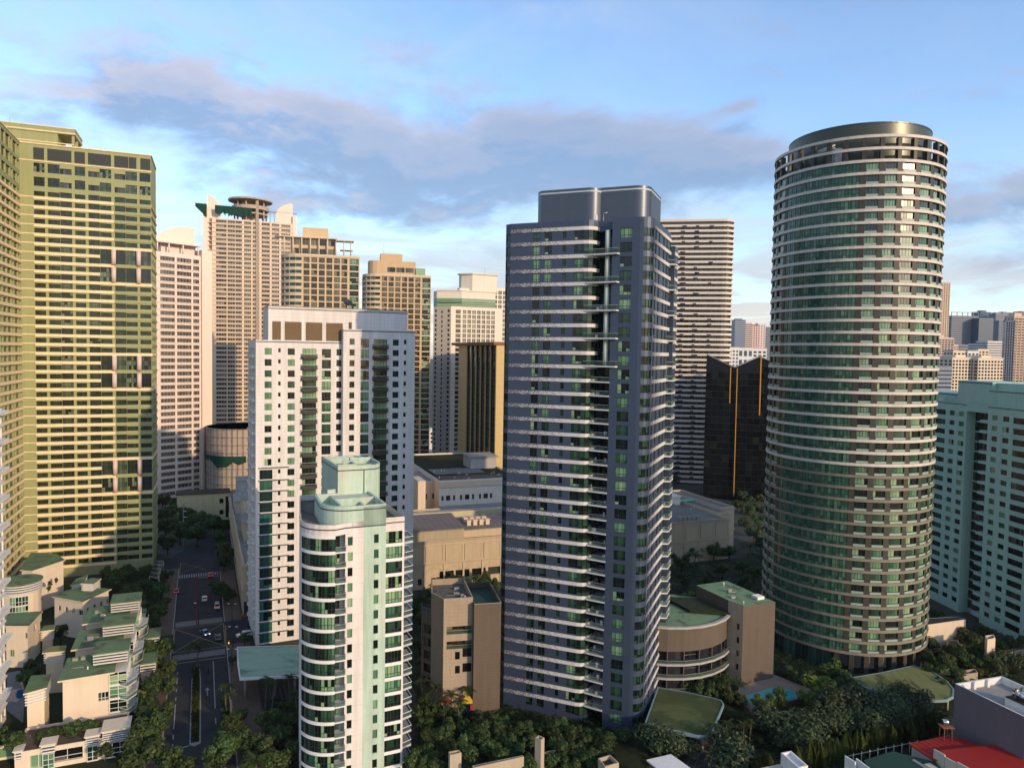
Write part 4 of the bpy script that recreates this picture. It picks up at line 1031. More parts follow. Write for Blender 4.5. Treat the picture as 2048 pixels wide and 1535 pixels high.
def steps_E(B, fr, s, zt, P, s1, sr, rad):
    z2 = fr.on(630, 478, 5)[1]; z3 = fr.on(630, 468, 8)[1]
    a, b = s(580, 500), s(672, 500)
    W = Wins(); mb = MB()
    c = grid_cols(5, .3, b - a - .3, [zt + 3.9, z2 - .8], 2.9, 2, 'glass_warm', 'frame_brown', .8)
    walls(mb, W, rect(fr, a, b, 3, 17), zt - .1, z2, {0: c}, .3, par=.3); part(B, 'top_storey', mb, [M['e_beige'], M['roofdeck']]); W.place(B, 20)
    c = MB(); c.prism([P(a - 4 + 4 * math.cos(R_(q)) * 1.0, 5 + 4 * math.sin(R_(q))) for q in (150, 180, 210, 240, 270)] + [P(b + 1, 1), P(b + 1, 6), P(a, 6)], z2 - .1, z2 + .5); part(B, 'roof_canopy', c, M['e_light'])
    for i in range(7):
        q = P(a - 3 + (b - a + 3) * i / 6, 1.6); k = MB(); k.tube((q.x, q.y, zt), (q.x, q.y, z2), .35, n=8); part(B, 'column', k, M['e_light'])
    k = MB(); k.fbox(fr, s(604), s(656), 6, 14, z2 + .4, z3 + 3); part(B, 'penthouse', k, M['e_beige'])
    pa, pb = s(688, 500), s(702, 500)
    for i, (ss, tt) in enumerate(((pa, 1), (pb, 1), (pa, 5), (pb, 5))):
        q = P(ss, tt); k = MB(); k.tube((q.x, q.y, zt), (q.x, q.y, z2 - 1), .3, n=8); part(B, 'column', k, M['e_light'])
    k = MB(); k.fbox(fr, b, pb + 1.5, 0, 6.5, z2 - 1, z2 - .4); part(B, 'roof_canopy', k, M['e_light'])
    k = MB(); k.fbox(fr, pa - 2, pb + 1, .5, 6, zt + 3.5, zt + 3.9); part(B, 'roof_canopy', k, M['e_light'])
def steps_F(B, fr, s, zt, P, s1, sr, rad):
    z2 = fr.on(790, 523, 4)[1]; z3 = fr.on(790, 515, 8)[1]
    a, b = s(738, 535), s(832, 535)
    W = Wins(); mb = MB()
    out = [P(a + 5 + 5 * math.cos(R_(q)), 7 + 5 * math.sin(R_(q))) for q in (180, 210, 240, 270)] + [P(b, 2), P(b, 16), P(a, 16)]
    walls(mb, W, out, zt - .1, z2, {3: grid_cols(3, 6, b - a - 6, [zt + 5], 3, 3, 'glass_dark', 'frame_brown', .9)}, .3, par=.3)
    part(B, 'top_storey', mb, [M['e_beige2'], M['roofdeck']]); W.place(B, 20)
    k = MB(); k.fbox(fr, s(762), s(806), 6, 14, z2 - .3, z3 + 2); part(B, 'penthouse', k, M['e_beige2'])
    k = MB(); k.fbox(fr, b, b + 6, 1, 10, zt - .1, zt + 5); part(B, 'glass_terrace', k, M['glass'])
    an = MB(); q = P(s(769), 9); an.tube((q.x, q.y, z3), (q.x, q.y, z3 + 9), .1, n=5); part(B, 'antenna', an, M['dark'])
qE = ray(603, 612); kE = 385 / qE.y
frE = beige_tower((qE.x * kE, 385), 14, 'beige tower with a rounded green-glazed corner and columned roof canopy right of the unfinished tower', 560, 603, 719, 512, 467, 3.36, M['e_beige'], 34, 1, steps_E)
qF = ray(760, 612); kF = 452 / qF.y
frF = beige_tower((qF.x * kF, 452), 14, 'tan tower with a rounded corner and stepped plain top between beige and white towers', 727, 760, 862, 551, 515, 3.30, M['e_beige2'], 38, 2, steps_F)

# ------------------------------------------------------------------ C pinkish tower with sail walls
def build_C():
    q = ray(404, 900); k = 420 / q.y
    fr = Frame((q.x * k, 420), 50); P = fr.P
    B = thing('sail_tower', 'pinkish white tower with dark window rows and an arched sail wall beside the green slab', 'apartment building', (*P(-15, 8), 0))
    s = lambda px, y=760: fr.on(px, y)[0]
    a, b = s(313), s(402); FH = (fr.on(360, 560)[1] - fr.on(360, 573.4)[1])
    zt = fr.on(402, 512)[1]; top0 = fr.on(330, 515)[1]
    tops = [zt - 2.4 - FH * i for i in range(60)]; tops = [z for z in tops if z > 3]
    W = Wins(); mb = MB()
    cols = []
    for p0, p1, nx in ((321.5, 350.5, 10), (354.5, 383.5, 10), (387, 399, 4)): cols.append((s(p0) - a, s(p1) - a, [(z - FH * .62, z, nx, (), 'glass_brown', 'frame_white') for z in tops]))
    walls(mb, W, rect(fr, a, b, 0, 14), 0, zt, {0: cols}, .6, par=.4)
    part(B, 'wall', mb, [M['c_pink'], M['roofdeck']]); W.place(B, 300)
    sl = MB(); sl.fbox(fr, a - .2, b + .1, -.5, 0, -.28, .12); stack(B, 'floor_slab', sl, M['c_pink'], [z - FH * .66 for z in tops])
    # roof frame
    fz = zt + 5.2
    for px in (317, 340, 368, 398):
        q_ = P(s(px), .6); c = MB(); c.tube((q_.x, q_.y, zt), (q_.x, q_.y, fz), .4, n=8); part(B, 'column', c, M['c_pink'])
    c = MB(); c.fbox(fr, a - .5, b, -.2, 9, fz, fz + .9); part(B, 'roof_slab', c, M['c_pink'])
    c = MB(); c.fbox(fr, a + 5, b - .5, 5, 9, zt - .4, fz); part(B, 'roof_room', c, M['c_pink'])
    # arched sail behind
    n = 18; sa, sb = a - 3, b + 1; base = zt - 2; hz = fr.on(385, 458, 9)[1] - fr.on(320, 500, 9)[1]
    z_at = lambda u: fr.on(316, 497, 9)[1] + hz * math.sin(math.pi * .5 * min(1, u * 1.15)) ** .8
    out = []
    c = MB()
    up = [(sa + (sb - sa) * i / n, z_at(i / n)) for i in range(n + 1)]
    for t, fl in ((9.0, 1), (10.2, -1)):
        poly = [(*P(u, t), base) for u in (sa, sb)] + [(*P(u, t), z) for u, z in reversed(up)]
        c.poly(poly if fl > 0 else poly[::-1])
    for (u0, za), (u1, zb) in zip(up[:-1], up[1:]): c.poly([(*P(u0, 9), za), (*P(u1, 9), zb), (*P(u1, 10.2), zb), (*P(u0, 10.2), za)])
    part(B, 'sail_arch', c, M['c_sail'])
    # broad blank fin on the right
    c = MB(); z1 = fr.on(408, 500, -1)[1]; c.fbox(fr, b + .02, b + 6.0, -1.4, 12, 0, z1); part(B, 'sail_fin', c, M['c_sail'])
    c = MB(); c.fbox(fr, a - 1.6, a - .02, -1.0, 12, 0, zt + 1); part(B, 'corner_fin', c, M['c_pink'])
    return fr
build_C()

# ------------------------------------------------------------------ D unfinished tall tower
def build_D():
    q = ray(500, 900); k = 530 / q.y
    fr = Frame((q.x * k, 530), 22); P = fr.P
    B = thing('unfinished_tower', 'tall unfinished pinkish tower with raw concrete crown, curved fins and green safety netting', 'apartment building', (*P(0, 12), 0))
    s = lambda px, y=600: fr.on(px, y)[0]
    FH = fr.on(500, 700)[1] - fr.on(500, 708.85)[1]
    a, b = s(424), s(586); zt = fr.on(500, 441)[1]
    tops = [zt - 1.2 - FH * i for i in range(70)]; tops = [z for z in tops if z > 8]
    W = Wins(); mb = MB()
    spec = [(432, 453, 4, 'glass_warm'), (455, 470, 3, 'glass_warm'), (471, 483.5, 4, 'glass_brown'), (488, 502, 4, 'glass_warm'), (505, 518, 4, 'glass_warm'), (523, 539, 5, 'glass_brown'), (543, 558, 5, 'glass_brown'), (562, 580, 4, 'glass_warm')]
    # the front is slightly bowed: three straight runs
    brk = [424, 486, 541, 586]; off = [0, -1.6, -1.6, 0]
    for i in range(3):
        p0 = P(s(brk[i]), off[i]); p1 = P(s(brk[i + 1]), off[i + 1]); L = (p1 - p0).length; k_ = L / (s(brk[i + 1]) - s(brk[i]))
        cols = [((s(c0) - s(brk[i])) * k_, (s(c1) - s(brk[i])) * k_, [(z - FH * .62, z, nx, (), gl, 'frame_white') for z in tops]) for c0, c1, nx, gl in spec if brk[i] <= c0 < brk[i + 1]]
        facade(mb, W, p0, p1, 0, zt, cols, .7)
        sl = MB(); strip(sl, [p0, p1], .55, -.3, .15); stack(B, 'floor_slab', sl, M['d_wall'], [z - FH * .64 for z in tops])
    facade(mb, W, P(b, 0), P(b, 26), 0, zt, []); facade(mb, W, P(b, 26), P(a, 26), 0, zt, []); facade(mb, W, P(a, 26), P(a, 0), 0, zt, [])
    mb.poly([(*P(a, 0), zt), (*P(s(486), -1.6), zt), (*P(s(541), -1.6), zt), (*P(b, 0), zt), (*P(b, 26), zt), (*P(a, 26), zt)], 1)
    part(B, 'wall', mb, [M['d_wall'], M['d_raw']]); W.place(B, 170)
    # recessed service strip with open floors on the left
    st = MB(); st.fbox(fr, s(417), a - .02, 2.5, 20, 0, zt); part(B, 'service_strip', st, M['d_raw'])
    sl = MB(); sl.fbox(fr, s(417), a - .05, -.2, 2.5, -.3, .15); stack(B, 'floor_slab', sl, M['d_wall'], [z - FH * .64 for z in tops])
    c = MB(); q0 = P(s(514), -2.1); c.box(q0.x - .9, q0.x + .9, q0.y - .5, q0.y + .5, 6, fr.on(514, 398)[1]); part(B, 'hoist_mast', c, M['d_raw'])
    # curved sail fins left and right
    def fin(px0, px1, ytip, ybase, side, t0, t1, zlow):
        c = MB(); n = 10; s0, s1 = s(px0, 450), s(px1, 450); zb = fr.on(px0, ybase)[1]; zp = fr.on(px0, ytip)[1]
        prof = [(s0 + (s1 - s0) * i / n, zb + (zp - zb) * math.cos(math.pi / 2 * (i / n)) ** .7) for i in range(n + 1)]
        low = [(s0, zlow), (s1, zlow)]
        for t, fl in ((t0, 1), (t1, -1)):
            pl = [(*P(u, t), z) for u, z in ([(s0, zlow)] + [(s1, zlow)] + prof[::-1])]
            if side < 0: pl = [(*P(u, t), z) for u, z in ([(s1, zlow), (s0, zlow)] + prof)]
            c.poly(pl if fl > 0 else pl[::-1])
        for (u0, za), (u1, zb_) in zip(prof[:-1], prof[1:]):
            pl = [(*P(u0, t0), za), (*P(u1, t0), zb_), (*P(u1, t1), zb_), (*P(u0, t1), za)]; c.poly(pl if side > 0 else pl[::-1])
        for u in (s0, s1): c.poly([(*P(u, t0), zlow), (*P(u, t1), zlow), (*P(u, t1), zp if u == s0 else zb), (*P(u, t0), zp if u == s0 else zb)])
        part(B, 'sail_fin', c, M['c_sail'])
    fin(415, 441, 387, 412, 1, 3, 5, zt - 30); fin(586, 553, 406, 425, -1, 3, 5, zt - 4)
    c = MB(); c.fbox(fr, s(406), s(418), 1, 14, 0, fr.on(412, 410)[1]); part(B, 'side_wall', c, M['c_sail'])
    c = MB(); c.fbox(fr, s(585), s(593), 1, 14, 0, fr.on(590, 432)[1]); part(B, 'side_wall', c, M['c_sail'])
    # raw round crown in three slabs on posts
    cx = s(502); z0 = zt
    for (r, za, th, m_) in ((12, fr.on(500, 424)[1], 1.0, 'd_raw'), (13, fr.on(500, 410)[1], 2.6, 'd_raw'), (15.5, fr.on(500, 396)[1], 1.2, 'd_raw')):
        c = MB(); c.prism([P(cx + r * math.cos(R_(q)), 10 + r * math.sin(R_(q))) for q in range(0, 360, 20)], za - th, za); part(B, 'crown_slab', c, M[m_])
    for i in range(10):
        q0 = P(cx + 11 * math.cos(R_(36 * i)), 10 + 11 * math.sin(R_(36 * i))); c = MB(); c.tube((q0.x, q0.y, zt), (q0.x, q0.y, fr.on(500, 397)[1]), .6, n=8); part(B, 'column', c, M['d_raw'])
    c = MB(); c.fbox(fr, cx - 6, cx + 6, 7, 16, zt, fr.on(500, 398)[1]); part(B, 'crown_core', c, M['d_raw'])
    # steel frame on the right, debris nets on the left
    for i in range(6):
        q0 = P(s(541 + 8 * i), 4); c = MB(); c.tube((q0.x, q0.y, zt), (q0.x, q0.y, fr.on(560, 424)[1]), .28, n=6); part(B, 'steel_post', c, M['d_raw'])
    c = MB(); c.fbox(fr, s(536), s(594), 3, 5, fr.on(560, 424)[1], fr.on(560, 424)[1] + .7); part(B, 'steel_beam', c, M['d_raw'])
    nt_ = MB(); r = random.Random(3); n = 14; s0, s1 = s(430), s(503); zn = fr.on(460, 414)[1]
    for i in range(n):
        u0, u1 = s0 + (s1 - s0) * i / n, s0 + (s1 - s0) * (i + 1) / n; d0 = r.uniform(4.5, 7.5)
        nt_.poly([(*P(u0, -2.2), zn - d0), (*P(u1, -2.2), zn - r.uniform(4.5, 7.5)), (*P(u1, -3.2), zn), (*P(u0, -3.2), zn)])
    part(B, 'safety_net', nt_, M['net'])
    nt_ = MB(); s0, s1 = s(391), s(414)
    for i in range(4):
        u0, u1 = s0 + (s1 - s0) * i / 4, s0 + (s1 - s0) * (i + 1) / 4
        nt_.poly([(*P(u0, 0), zn - 1.5 - i * 1.8), (*P(u1, 0), zn - 3.3 - i * 1.8), (*P(u1, -1), zn + .5), (*P(u0, -1), zn + 1)])
    part(B, 'safety_net', nt_, M['net'])
    return fr
build_D()

# ------------------------------------------------------------------ G white tower behind the gold hotel
def build_G():
    q = ray(900, 800); k = 500 / q.y
    fr = Frame((q.x * k, 500), 24); P = fr.P
    B = thing('white_tower', 'warm white tower with green louvred top storey behind the gold and dark glass hotel', 'apartment building', (*P(15, 10), 0))
    s = lambda px, y=660: fr.on(px, y)[0]
    FH = 3.28; zt = fr.on(905, 612)[1]
    W = Wins(); mb = MB()
    tops = [zt - 2.4 - FH * i for i in range(36)]; tops = [z for z in tops if z > 3]
    b = s(1004); sa = 0.0
    cols = [(s(911) - sa, s(921) - sa, [(z - FH * .8, z, 1, (), 'glass_warm', 'frame_white') for z in tops])]
    for i in range(7): p0 = 925 + 9.5 * i; cols.append((s(p0), s(p0 + 7.2), [(z - FH * .78, z, 2, (.4,), 'glass_warm' if i != 3 else 'glass_brown', 'frame_white') for z in tops]))
    # left flank seen at a slant, its shade painted in as grey wall
    pl = P(-10.5, 6.5)
    L = (P(0, 0) - pl).length
    fl = [(L * .08, L * .18, [(z - 1.8, z, 1, (), 'glass_dark', 'frame') for z in tops]), (L * .44, L * .52, [(z - 2.6, z - .8, 1, (), 'glass_dark', 'frame') for z in tops]), (L * .80, L * .92, [(z - 1.8, z, 1, (), 'glass_dark', 'frame') for z in tops])]
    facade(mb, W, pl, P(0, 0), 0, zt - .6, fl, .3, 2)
    facade(mb, W, P(0, 0), P(b, 0), 0, zt, cols, .45)
    facade(mb, W, P(b, 0), P(b, 20), 0, zt, []); facade(mb, W, P(b, 20), pl, 0, zt - .6, [])
    mb.poly([(*pl, zt - .6), (*P(0, 0), zt - .6), (*P(b, 0), zt - .6), (*P(b, 20), zt - .6)], 1)
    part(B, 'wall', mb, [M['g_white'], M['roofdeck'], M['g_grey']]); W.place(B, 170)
    # louvred storey and stair block
    z2 = fr.on(925, 596, 1)[1]; z3 = fr.on(925, 582, 1)[1]; a2, b2 = s(925) - 4, s(991)
    lv = MB(); pp = [P(a2 - 12, 9), P(a2 + 3.5, 1), P(b2, 1), P(b2, 14), P(a2 - 12, 16)]
    for i in range(4):
        for k_ in range(8):
            za = zt + (z2 - zt) * k_ / 8
            if i < 2: strip(lv, [pp[i], pp[i + 1]], .25, za, za + (z2 - zt) / 8 * .7)
    part(B, 'louver_screen', lv, M['glass'])
    lv = MB(); lv.prism(pp, zt - .6, z2); part(B, 'louver_backing', lv, M['m_teal'])
    lv = MB(); lv.prism(pp, z2, z3); part(B, 'parapet_wall', lv, M['g_white'])
    lv = MB(); strip(lv, pp[:4], .6, z3, z3 + .7); part(B, 'roof_edge', lv, M['g_white'])
    a4, b4 = s(948, 560), s(997, 560); z4 = fr.on(960, 549, 3)[1]
    st = MB(); st.prism([P(a4 - 6, 9), P(a4, 3), P(b4, 3), P(b4, 12), P(a4 - 6, 14)], z3 - .2, z4); part(B, 'stair_block', st, M['g_white'])
    st = MB(); st.prism([P(a4 - 7.2, 8.2), P(a4 - .3, 2), P(b4 + 1.2, 2), P(b4 + 1.2, 13), P(a4 - 7, 15)], z4, z4 + .8); part(B, 'roof_slab', st, M['g_white'])
    st = MB(); st.fbox(fr, a4 - 9, a4 - 2, 4, 9, z3 - .2, z3 + 2.4); part(B, 'roof_room', st, M['g_white'])
    # farther wing on the right
    W = Wins(); mb = MB(); c0, c1 = s(990, 600), s(1030, 600); z5 = fr.on(1000, 576, 4)[1]
    walls(mb, W, rect(fr, c0, c1, 5, 20), 0, z5, {0: grid_cols(4, .5, c1 - c0 - .5, [z5 - 2 - FH * i for i in range(20)], FH * .75, 2, 'glass_warm', 'frame_white', .75)}, .4, par=.3)
    part(B, 'side_wing', mb, [M['g_white'], M['roofdeck']]); W.place(B, 60)
    m_ = MB(); q0 = P(s(976, 540), 6); m_.tube((q0.x, q0.y, z4), (q0.x, q0.y, z4 + 5), .08, n=5); part(B, 'antenna', m_, M['dark'])
build_G()

# ------------------------------------------------------------------ H gold and dark glass hotel block
def build_H():
    pl = Vector(((lambda r: r.x * 470 / r.y)(ray(917, 800)), 470)); pr = Vector(((lambda r: r.x * 405 / r.y)(ray(993, 800)), 405))
    yaw = math.degrees(math.atan2(pr.y - pl.y, pr.x - pl.x)); fr = Frame(pl, yaw); P = fr.P; L = (pr - pl).length
    B = thing('hotel_block', 'dark glass block with gold columns and rust roof slab left of the blue tower', 'hotel', (*P(L / 2, 8), 0))
    zt = fr.on(960, 690)[1]; z0 = 17.0
    W = Wins(); mb = MB()
    tops = [zt - .6 - 3.1 * i for i in range(24)]; tops = [z for z in tops if z > z0 + 3]
    s = lambda px: fr.on(px, 800)[0]
    cols = [(s(934) + (s(992) - s(934)) * i / 6 + .3, s(934) + (s(992) - s(934)) * (i + 1) / 6 - .3, [(z - 3.0, z, 2, (), 'glass_navy', 'frame') for z in tops]) for i in range(6)]
    walls(mb, W, rect(fr, 0, L, 0, 30), 0, zt, {0: cols}, .4, par=.3)
    part(B, 'wall', mb, [M['dark'], M['roofdeck']]); W.place(B, 140)
    g = MB(); g.fbox(fr, 0, s(933.5), -.25, 0, z0, zt); part(B, 'gold_panel', g, M['gold'])
    g = MB(); g.fbox(fr, L - .2, L + .4, -.6, 11, z0 - 2, zt); part(B, 'gold_column', g, M['gold'])
    for i in range(7):
        u = s(934) + (s(992) - s(934)) * i / 6; f = MB(); f.fbox(fr, u - .25, u + .25, -.7, 0, z0 + 3, zt); part(B, 'gold_fin', f, M['gold'])
    r = MB(); r.fbox(fr, -9, L + 1.2, -2.5, 31, zt + .02, zt + 1.7); part(B, 'roof_slab', r, M['rust'])
    c = MB(); c.prism([P(-4, -6), P(L - 6, -6.5), P(L - 4, -.8), P(-4, -.8)], z0 + 3.0, z0 + 3.7); part(B, 'entrance_canopy', c, M['concrete'])
build_H()

# ------------------------------------------------------------------ N cream banded tower behind the blue tower
def build_N():
    q = ray(1395, 900); k = 505 / q.y
    fr = Frame((q.x * k, 505), -9); P = fr.P
    B = thing('banded_tower', 'slender tower of thin cream bands with a rounded edge behind the blue tower', 'apartment building', (*P(0, 12), 0))
    s = lambda px, y=700: fr.on(px, y)[0]
    a, b = s(1312), s(1462); zt = fr.on(1400, 440)[1]; FH = fr.on(1400, 600)[1] - fr.on(1400, 610.3)[1]
    r = 7.0; out = [P(a, 0), P(b - r, 0)] + [P(b - r + r * math.sin(R_(q_)), r - r * math.cos(R_(q_))) for q_ in (18, 36, 54, 72, 90)] + [P(b, 26), P(a, 26)]
    zs = [zt - FH * i for i in range(60)]; zs = [z for z in zs if z > 2]
    W = Wins(); mb = MB(); n = 12; L = (out[1] - out[0]).length
    gcols = [(L * i / n + .15, L * (i + 1) / n - .15, [(z - FH + .5, z - FH * .35, 3, (), 'glass_dark', 'frame') for z in zs[1:] if z > 6]) for i in range(n)]
    cols = {0: gcols}
    for i in range(1, 6):
        l = (out[i + 1] - out[i]).length; cols[i] = [(.1, l - .1, [(z - FH + .5, z - FH * .35, 1, (), 'glass_dark', 'frame') for z in zs[1:] if z > 6])]
    walls(mb, W, out, 0, zt - 1, cols, .3, par=.3)
    part(B, 'wall', mb, [M['n_wall'], M['roofdeck']]); W.place(B, 120)
    bd = MB(); strip(bd, out[:8], .9, -FH * .30, FH * .14); stack(B, 'floor_band', bd, M['n_band'], zs)
    rr = random.Random(5); bl = MB()
    for i, z in enumerate(zs[1:-1]):
        for k_ in range(3):
            u = L * rr.choice([.12, .34, .36, .55, .57, .78]) ; bl.fbox(fr, a + u, a + u + rr.uniform(1.8, 3.4), -1.05, -.9, z - FH * .42, z - FH * .05)
    part(B, 'balcony_screen', bl, M['n_wall'], kind='stuff')
build_N()

# ------------------------------------------------------------------ O black glass twin blocks with yellow edges
def build_O():
    q = ray(1466, 860); k = 452 / q.y
    fr = Frame((q.x * k, 452), -16); P = fr.P
    s = lambda px, y=760: fr.on(px, y)[0]
    def block(px0, px1, y0, y1, label, t0, ylines):
        a, b = s(px0), s(px1); za, zb_ = fr.on(px0, y0)[1], fr.on(px1, y1)[1]
        B = thing('office_block', label, 'office building', (*P((a + b) / 2, 10), 0), 'black glass office blocks')
        mb = MB(); W = Wins(); zl = min(za, zb_) - .4
        n = max(4, int((b - a) / 3.2)); rows = int(zl / 4)
        cols = [((b - a) * i / n + .06, (b - a) * (i + 1) / n - .06, [(4 * r + .25, 4 * r + 3.85, 1, (), 'black_glass', 'black_wall') for r in range(rows)]) for i in range(n)]
        facade(mb, W, P(a, t0), P(b, t0), 0, zl, cols, .12)
        D = 26 + t0
        side = [(D * 0 + 2.6 * i + .1, 2.6 * i + 2.5, [(4 * r + .25, 4 * r + 3.85, 1, (), 'black_glass', 'black_wall') for r in range(rows)]) for i in range(8)]
        facade(mb, W, P(b, t0), P(b, D), 0, zl, side, .12); facade(mb, W, P(b, D), P(a, D), 0, zl, []); facade(mb, W, P(a, D), P(a, t0), 0, zl, [])
        # sloping crown
        A0, B0, C0, D0 = P(a, t0), P(b, t0), P(b, D), P(a, D)
        mb.poly([(*A0, zl), (*B0, zl), (*B0, zb_), (*A0, za)]); mb.poly([(*B0, zl), (*C0, zl), (*C0, zb_), (*B0, zb_)]); mb.poly([(*C0, zl), (*D0, zl), (*D0, za), (*C0, zb_)]); mb.poly([(*D0, zl), (*A0, zl), (*A0, za), (*D0, za)])
        mb.poly([(*A0, za), (*B0, zb_), (*C0, zb_), (*D0, za)], 1)
        part(B, 'wall', mb, [M['black_wall'], M['black_wall']]); W.place(B, 100)
        for (px, ya, yb, w_) in ylines:
            y_ = MB(); u = s(px, (ya + yb) / 2); z_a, z_b = fr.on(px, ya, t0)[1], fr.on(px, yb, t0)[1]
            y_.fbox(fr, u - w_ / 3, u + w_ / 3, t0 - .35, t0 - .02, z_b, z_a); part(B, 'yellow_fin', y_, M['yellow'])
        e = MB(); e.poly([(*P(a, t0 - .3), za + .3), (*P(b, t0 - .3), zb_ + .3), (*P(b, t0 - .3), zb_ - .2), (*P(a, t0 - .3), za - .2)]); e.poly([(*P(a, t0 - .3), za + .3), (*P(a, t0 + .6), za + .3), (*P(b, t0 + .6), zb_ + .3), (*P(b, t0 - .3), zb_ + .3)][::-1]); part(B, 'roof_edge', e, M['metal'])
    block(1412, 1474, 708, 737, 'black glass block with roof sloping to a yellow strip, beside the cream banded tower', 0, [(1460.5, 734, 806, .9)])
    block(1470, 1522, 734, 711, 'black glass block with a roof rising to the round tower and long yellow strips', -1.2, [(1471.0, 736, 992, .8), (1520.5, 712, 830, 1.1)])
    block(1518, 1560, 713, 728, 'black glass block partly hidden behind the left edge of the round tower', 1.5, [])
build_O()

# ------------------------------------------------------------------ left-edge block with white slab edges
def build_Bedge():
    q = ray(15, 1100); fr = Frame((q.x * 171 / q.y - .9, 171.0), 22.5); P = fr.P
    B = thing('edge_tower', 'glass apartment block with white slab edges cut off by the left picture edge', 'apartment building', (*P(-6, -10), 0))
    W = Wins(); mb = MB(); zt = 75.0; FH = 3.35
    zs = [zt - 1 - FH * i for i in range(23)]; zs = [z for z in zs if z > 3]
    cols = [(.3 + 3.0 * i, 3.1 + 3.0 * i, [(z - 2.5, z, 2, (.3,), 'glass', 'frame') for z in zs]) for i in range(9)]
    walls(mb, W, rect(fr, -14, 0, -27.6, 0), 0, zt, {1: cols}, .3)
    part(B, 'wall', mb, [M['white'], M['roofdeck']]); W.place(B, 120)
    sl = MB(); sl.fbox(fr, 0, 1.3, -27.6, .4, -.5, .2); stack(B, 'white_slab', sl, M['white'], [z + .35 for z in zs[::2]])
    sl = MB(); sl.fbox(fr, 0, .35, -27.6, 0, -.25, .2); stack(B, 'sill_band', sl, M['white'], [z + .35 for z in zs[1::2]])
build_Bedge()
# ================================================================== ground, streets
G = Frame((-82.5, 171.5), 23.3); GP = G.P
def ground_mat():
    m, nt = mat('city_ground'); pos = nt.n('ShaderNodeNewGeometry').outputs['Position']
    a = nt.noise(pos, .02, 6, .6); b = nt.noise(pos, .3, 4, .6)
    c = nt.mix(nt.smooth(a, .42, .6), (.028, .036, .018, 1), (.05, .05, .042, 1)); c = nt.mix(nt.math('MULTIPLY', b, .5), c, (.03, .035, .022, 1))
    finish(nt, Base_Color=c, Roughness=.95); return m
M['ground'] = ground_mat()
M['asphalt'] = paint('asphalt', (.030, .032, .038), .9, .3, 0, scale=.12, stain=((.018, .019, .022), .7))
M['mark_w'] = paint('road_white', (.26, .27, .28), .8, .2, 0)
M['mark_y'] = paint('road_yellow', (.24, .17, .06), .8, .2, 0)
M['brick_walk'] = paint('brick_pavement', (.115, .085, .065), .9, .25, 0, scale=.5)
M['pave'] = paint('pavement_slab', (.17, .16, .15), .9, .2, 0, scale=.4)
M['kerb'] = paint('kerb_stone', (.26, .25, .24), .9, .12, 0)
M['grass_m'] = paint('lawn_green', (.018, .027, .008), .95, .5, 0, scale=.8)
M['plaza'] = paint('dark_plaza_paving', (.060, .052, .05), .85, .25, 0)
def sheet(name, pts, z, m, kind='structure'):
    mb = MB(); mb.poly([(p[0], p[1], z) for p in pts]); return solo(name, mb, m, None, None, kind=kind, org=(pts[0][0], pts[0][1], 0))
def gsheet(name, s0, s1, t0, t1, z, m): return sheet(name, rect(G, s0, s1, t0, t1), z, m)
gm = MB(); gm.poly([(9000 * math.cos(R_(a)), 9000 * math.sin(R_(a)), -.02) for a in range(0, 360, 6)]); solo('ground', gm, M['ground'], None, None, kind='structure', org=(0, 0, -.02))
gsheet('road', 0, 15, -70, 150, .0, M['asphalt'])
gsheet('road', 15, 26, 43, 63, .0, M['asphalt'])
gsheet('road', -9, 0, 47, 57, .0, M['asphalt'])
sheet('road', [GP(-3, 150), GP(15, 150), GP(33, 196), GP(28, 262), GP(10, 262), GP(14, 200)], .0, M['asphalt'])
sheet('road', [GP(-70, 138), GP(0, 132), GP(0, 148), GP(-70, 154)], .0, M['asphalt'])
def pavement(s0, s1, t0, t1, m='pave'):
    mb = MB(); mb.fbox(G, s0, s1, t0, t1, -.02, .12); solo('pavement', mb, M[m], None, None, kind='structure')
    k = MB(); a = s1 if s1 <= 0 else s0
    k.fbox(G, a - .15, a + .15, t0, t1, -.02, .15); solo('kerb', k, M['kerb'], None, None, kind='structure')
pavement(-4.5, -.16, -70, 46.8, 'brick_walk'); pavement(-4.5, -.16, 57.2, 131, 'brick_walk')
pavement(15.16, 22, -70, 42.8, 'brick_walk'); pavement(15.16, 20.5, 63.2, 122, 'brick_walk')
mk = MB()
def line(s0, s1, t0, t1, mb=mk, z=.02): mb.poly([(*GP(s0, t0), z), (*GP(s1, t0), z), (*GP(s1, t1), z), (*GP(s0, t1), z)])
def diag(a, b, w, mb, z=.02):
    a = GP(*a); b = GP(*b); d = (b - a).normalized(); n = Vector((-d.y, d.x)) * w / 2; mb.poly([(*(a - n), z), (*(b - n), z), (*(b + n), z), (*(a + n), z)])
for i in range(17): line(.2 + .86 * i, .2 + .86 * i + .45, 117.5, 122)                 # zebra
line(6.6, 14.6, 115.6, 116.1)
for t in (63.4, 67.4): line(.4, 14.6, t, t + .35)
for t in (33.6, 36.0, 39.6): line(.4, 14.8, t, t + .32)
for t in [(-30, -12), (-10, -8), (-5, 8), (10, 12), (15, 17), (20, 24), (26, 28)]: line(1.9, 2.15, t[0], t[1])
for t in [(-22, -20), (-14, -12), (-6, -3), (2, 32)]: line(11.1, 11.35, t[0], t[1])
diag((-.2, -15.5), (5.4, -14.2), .4, mk)
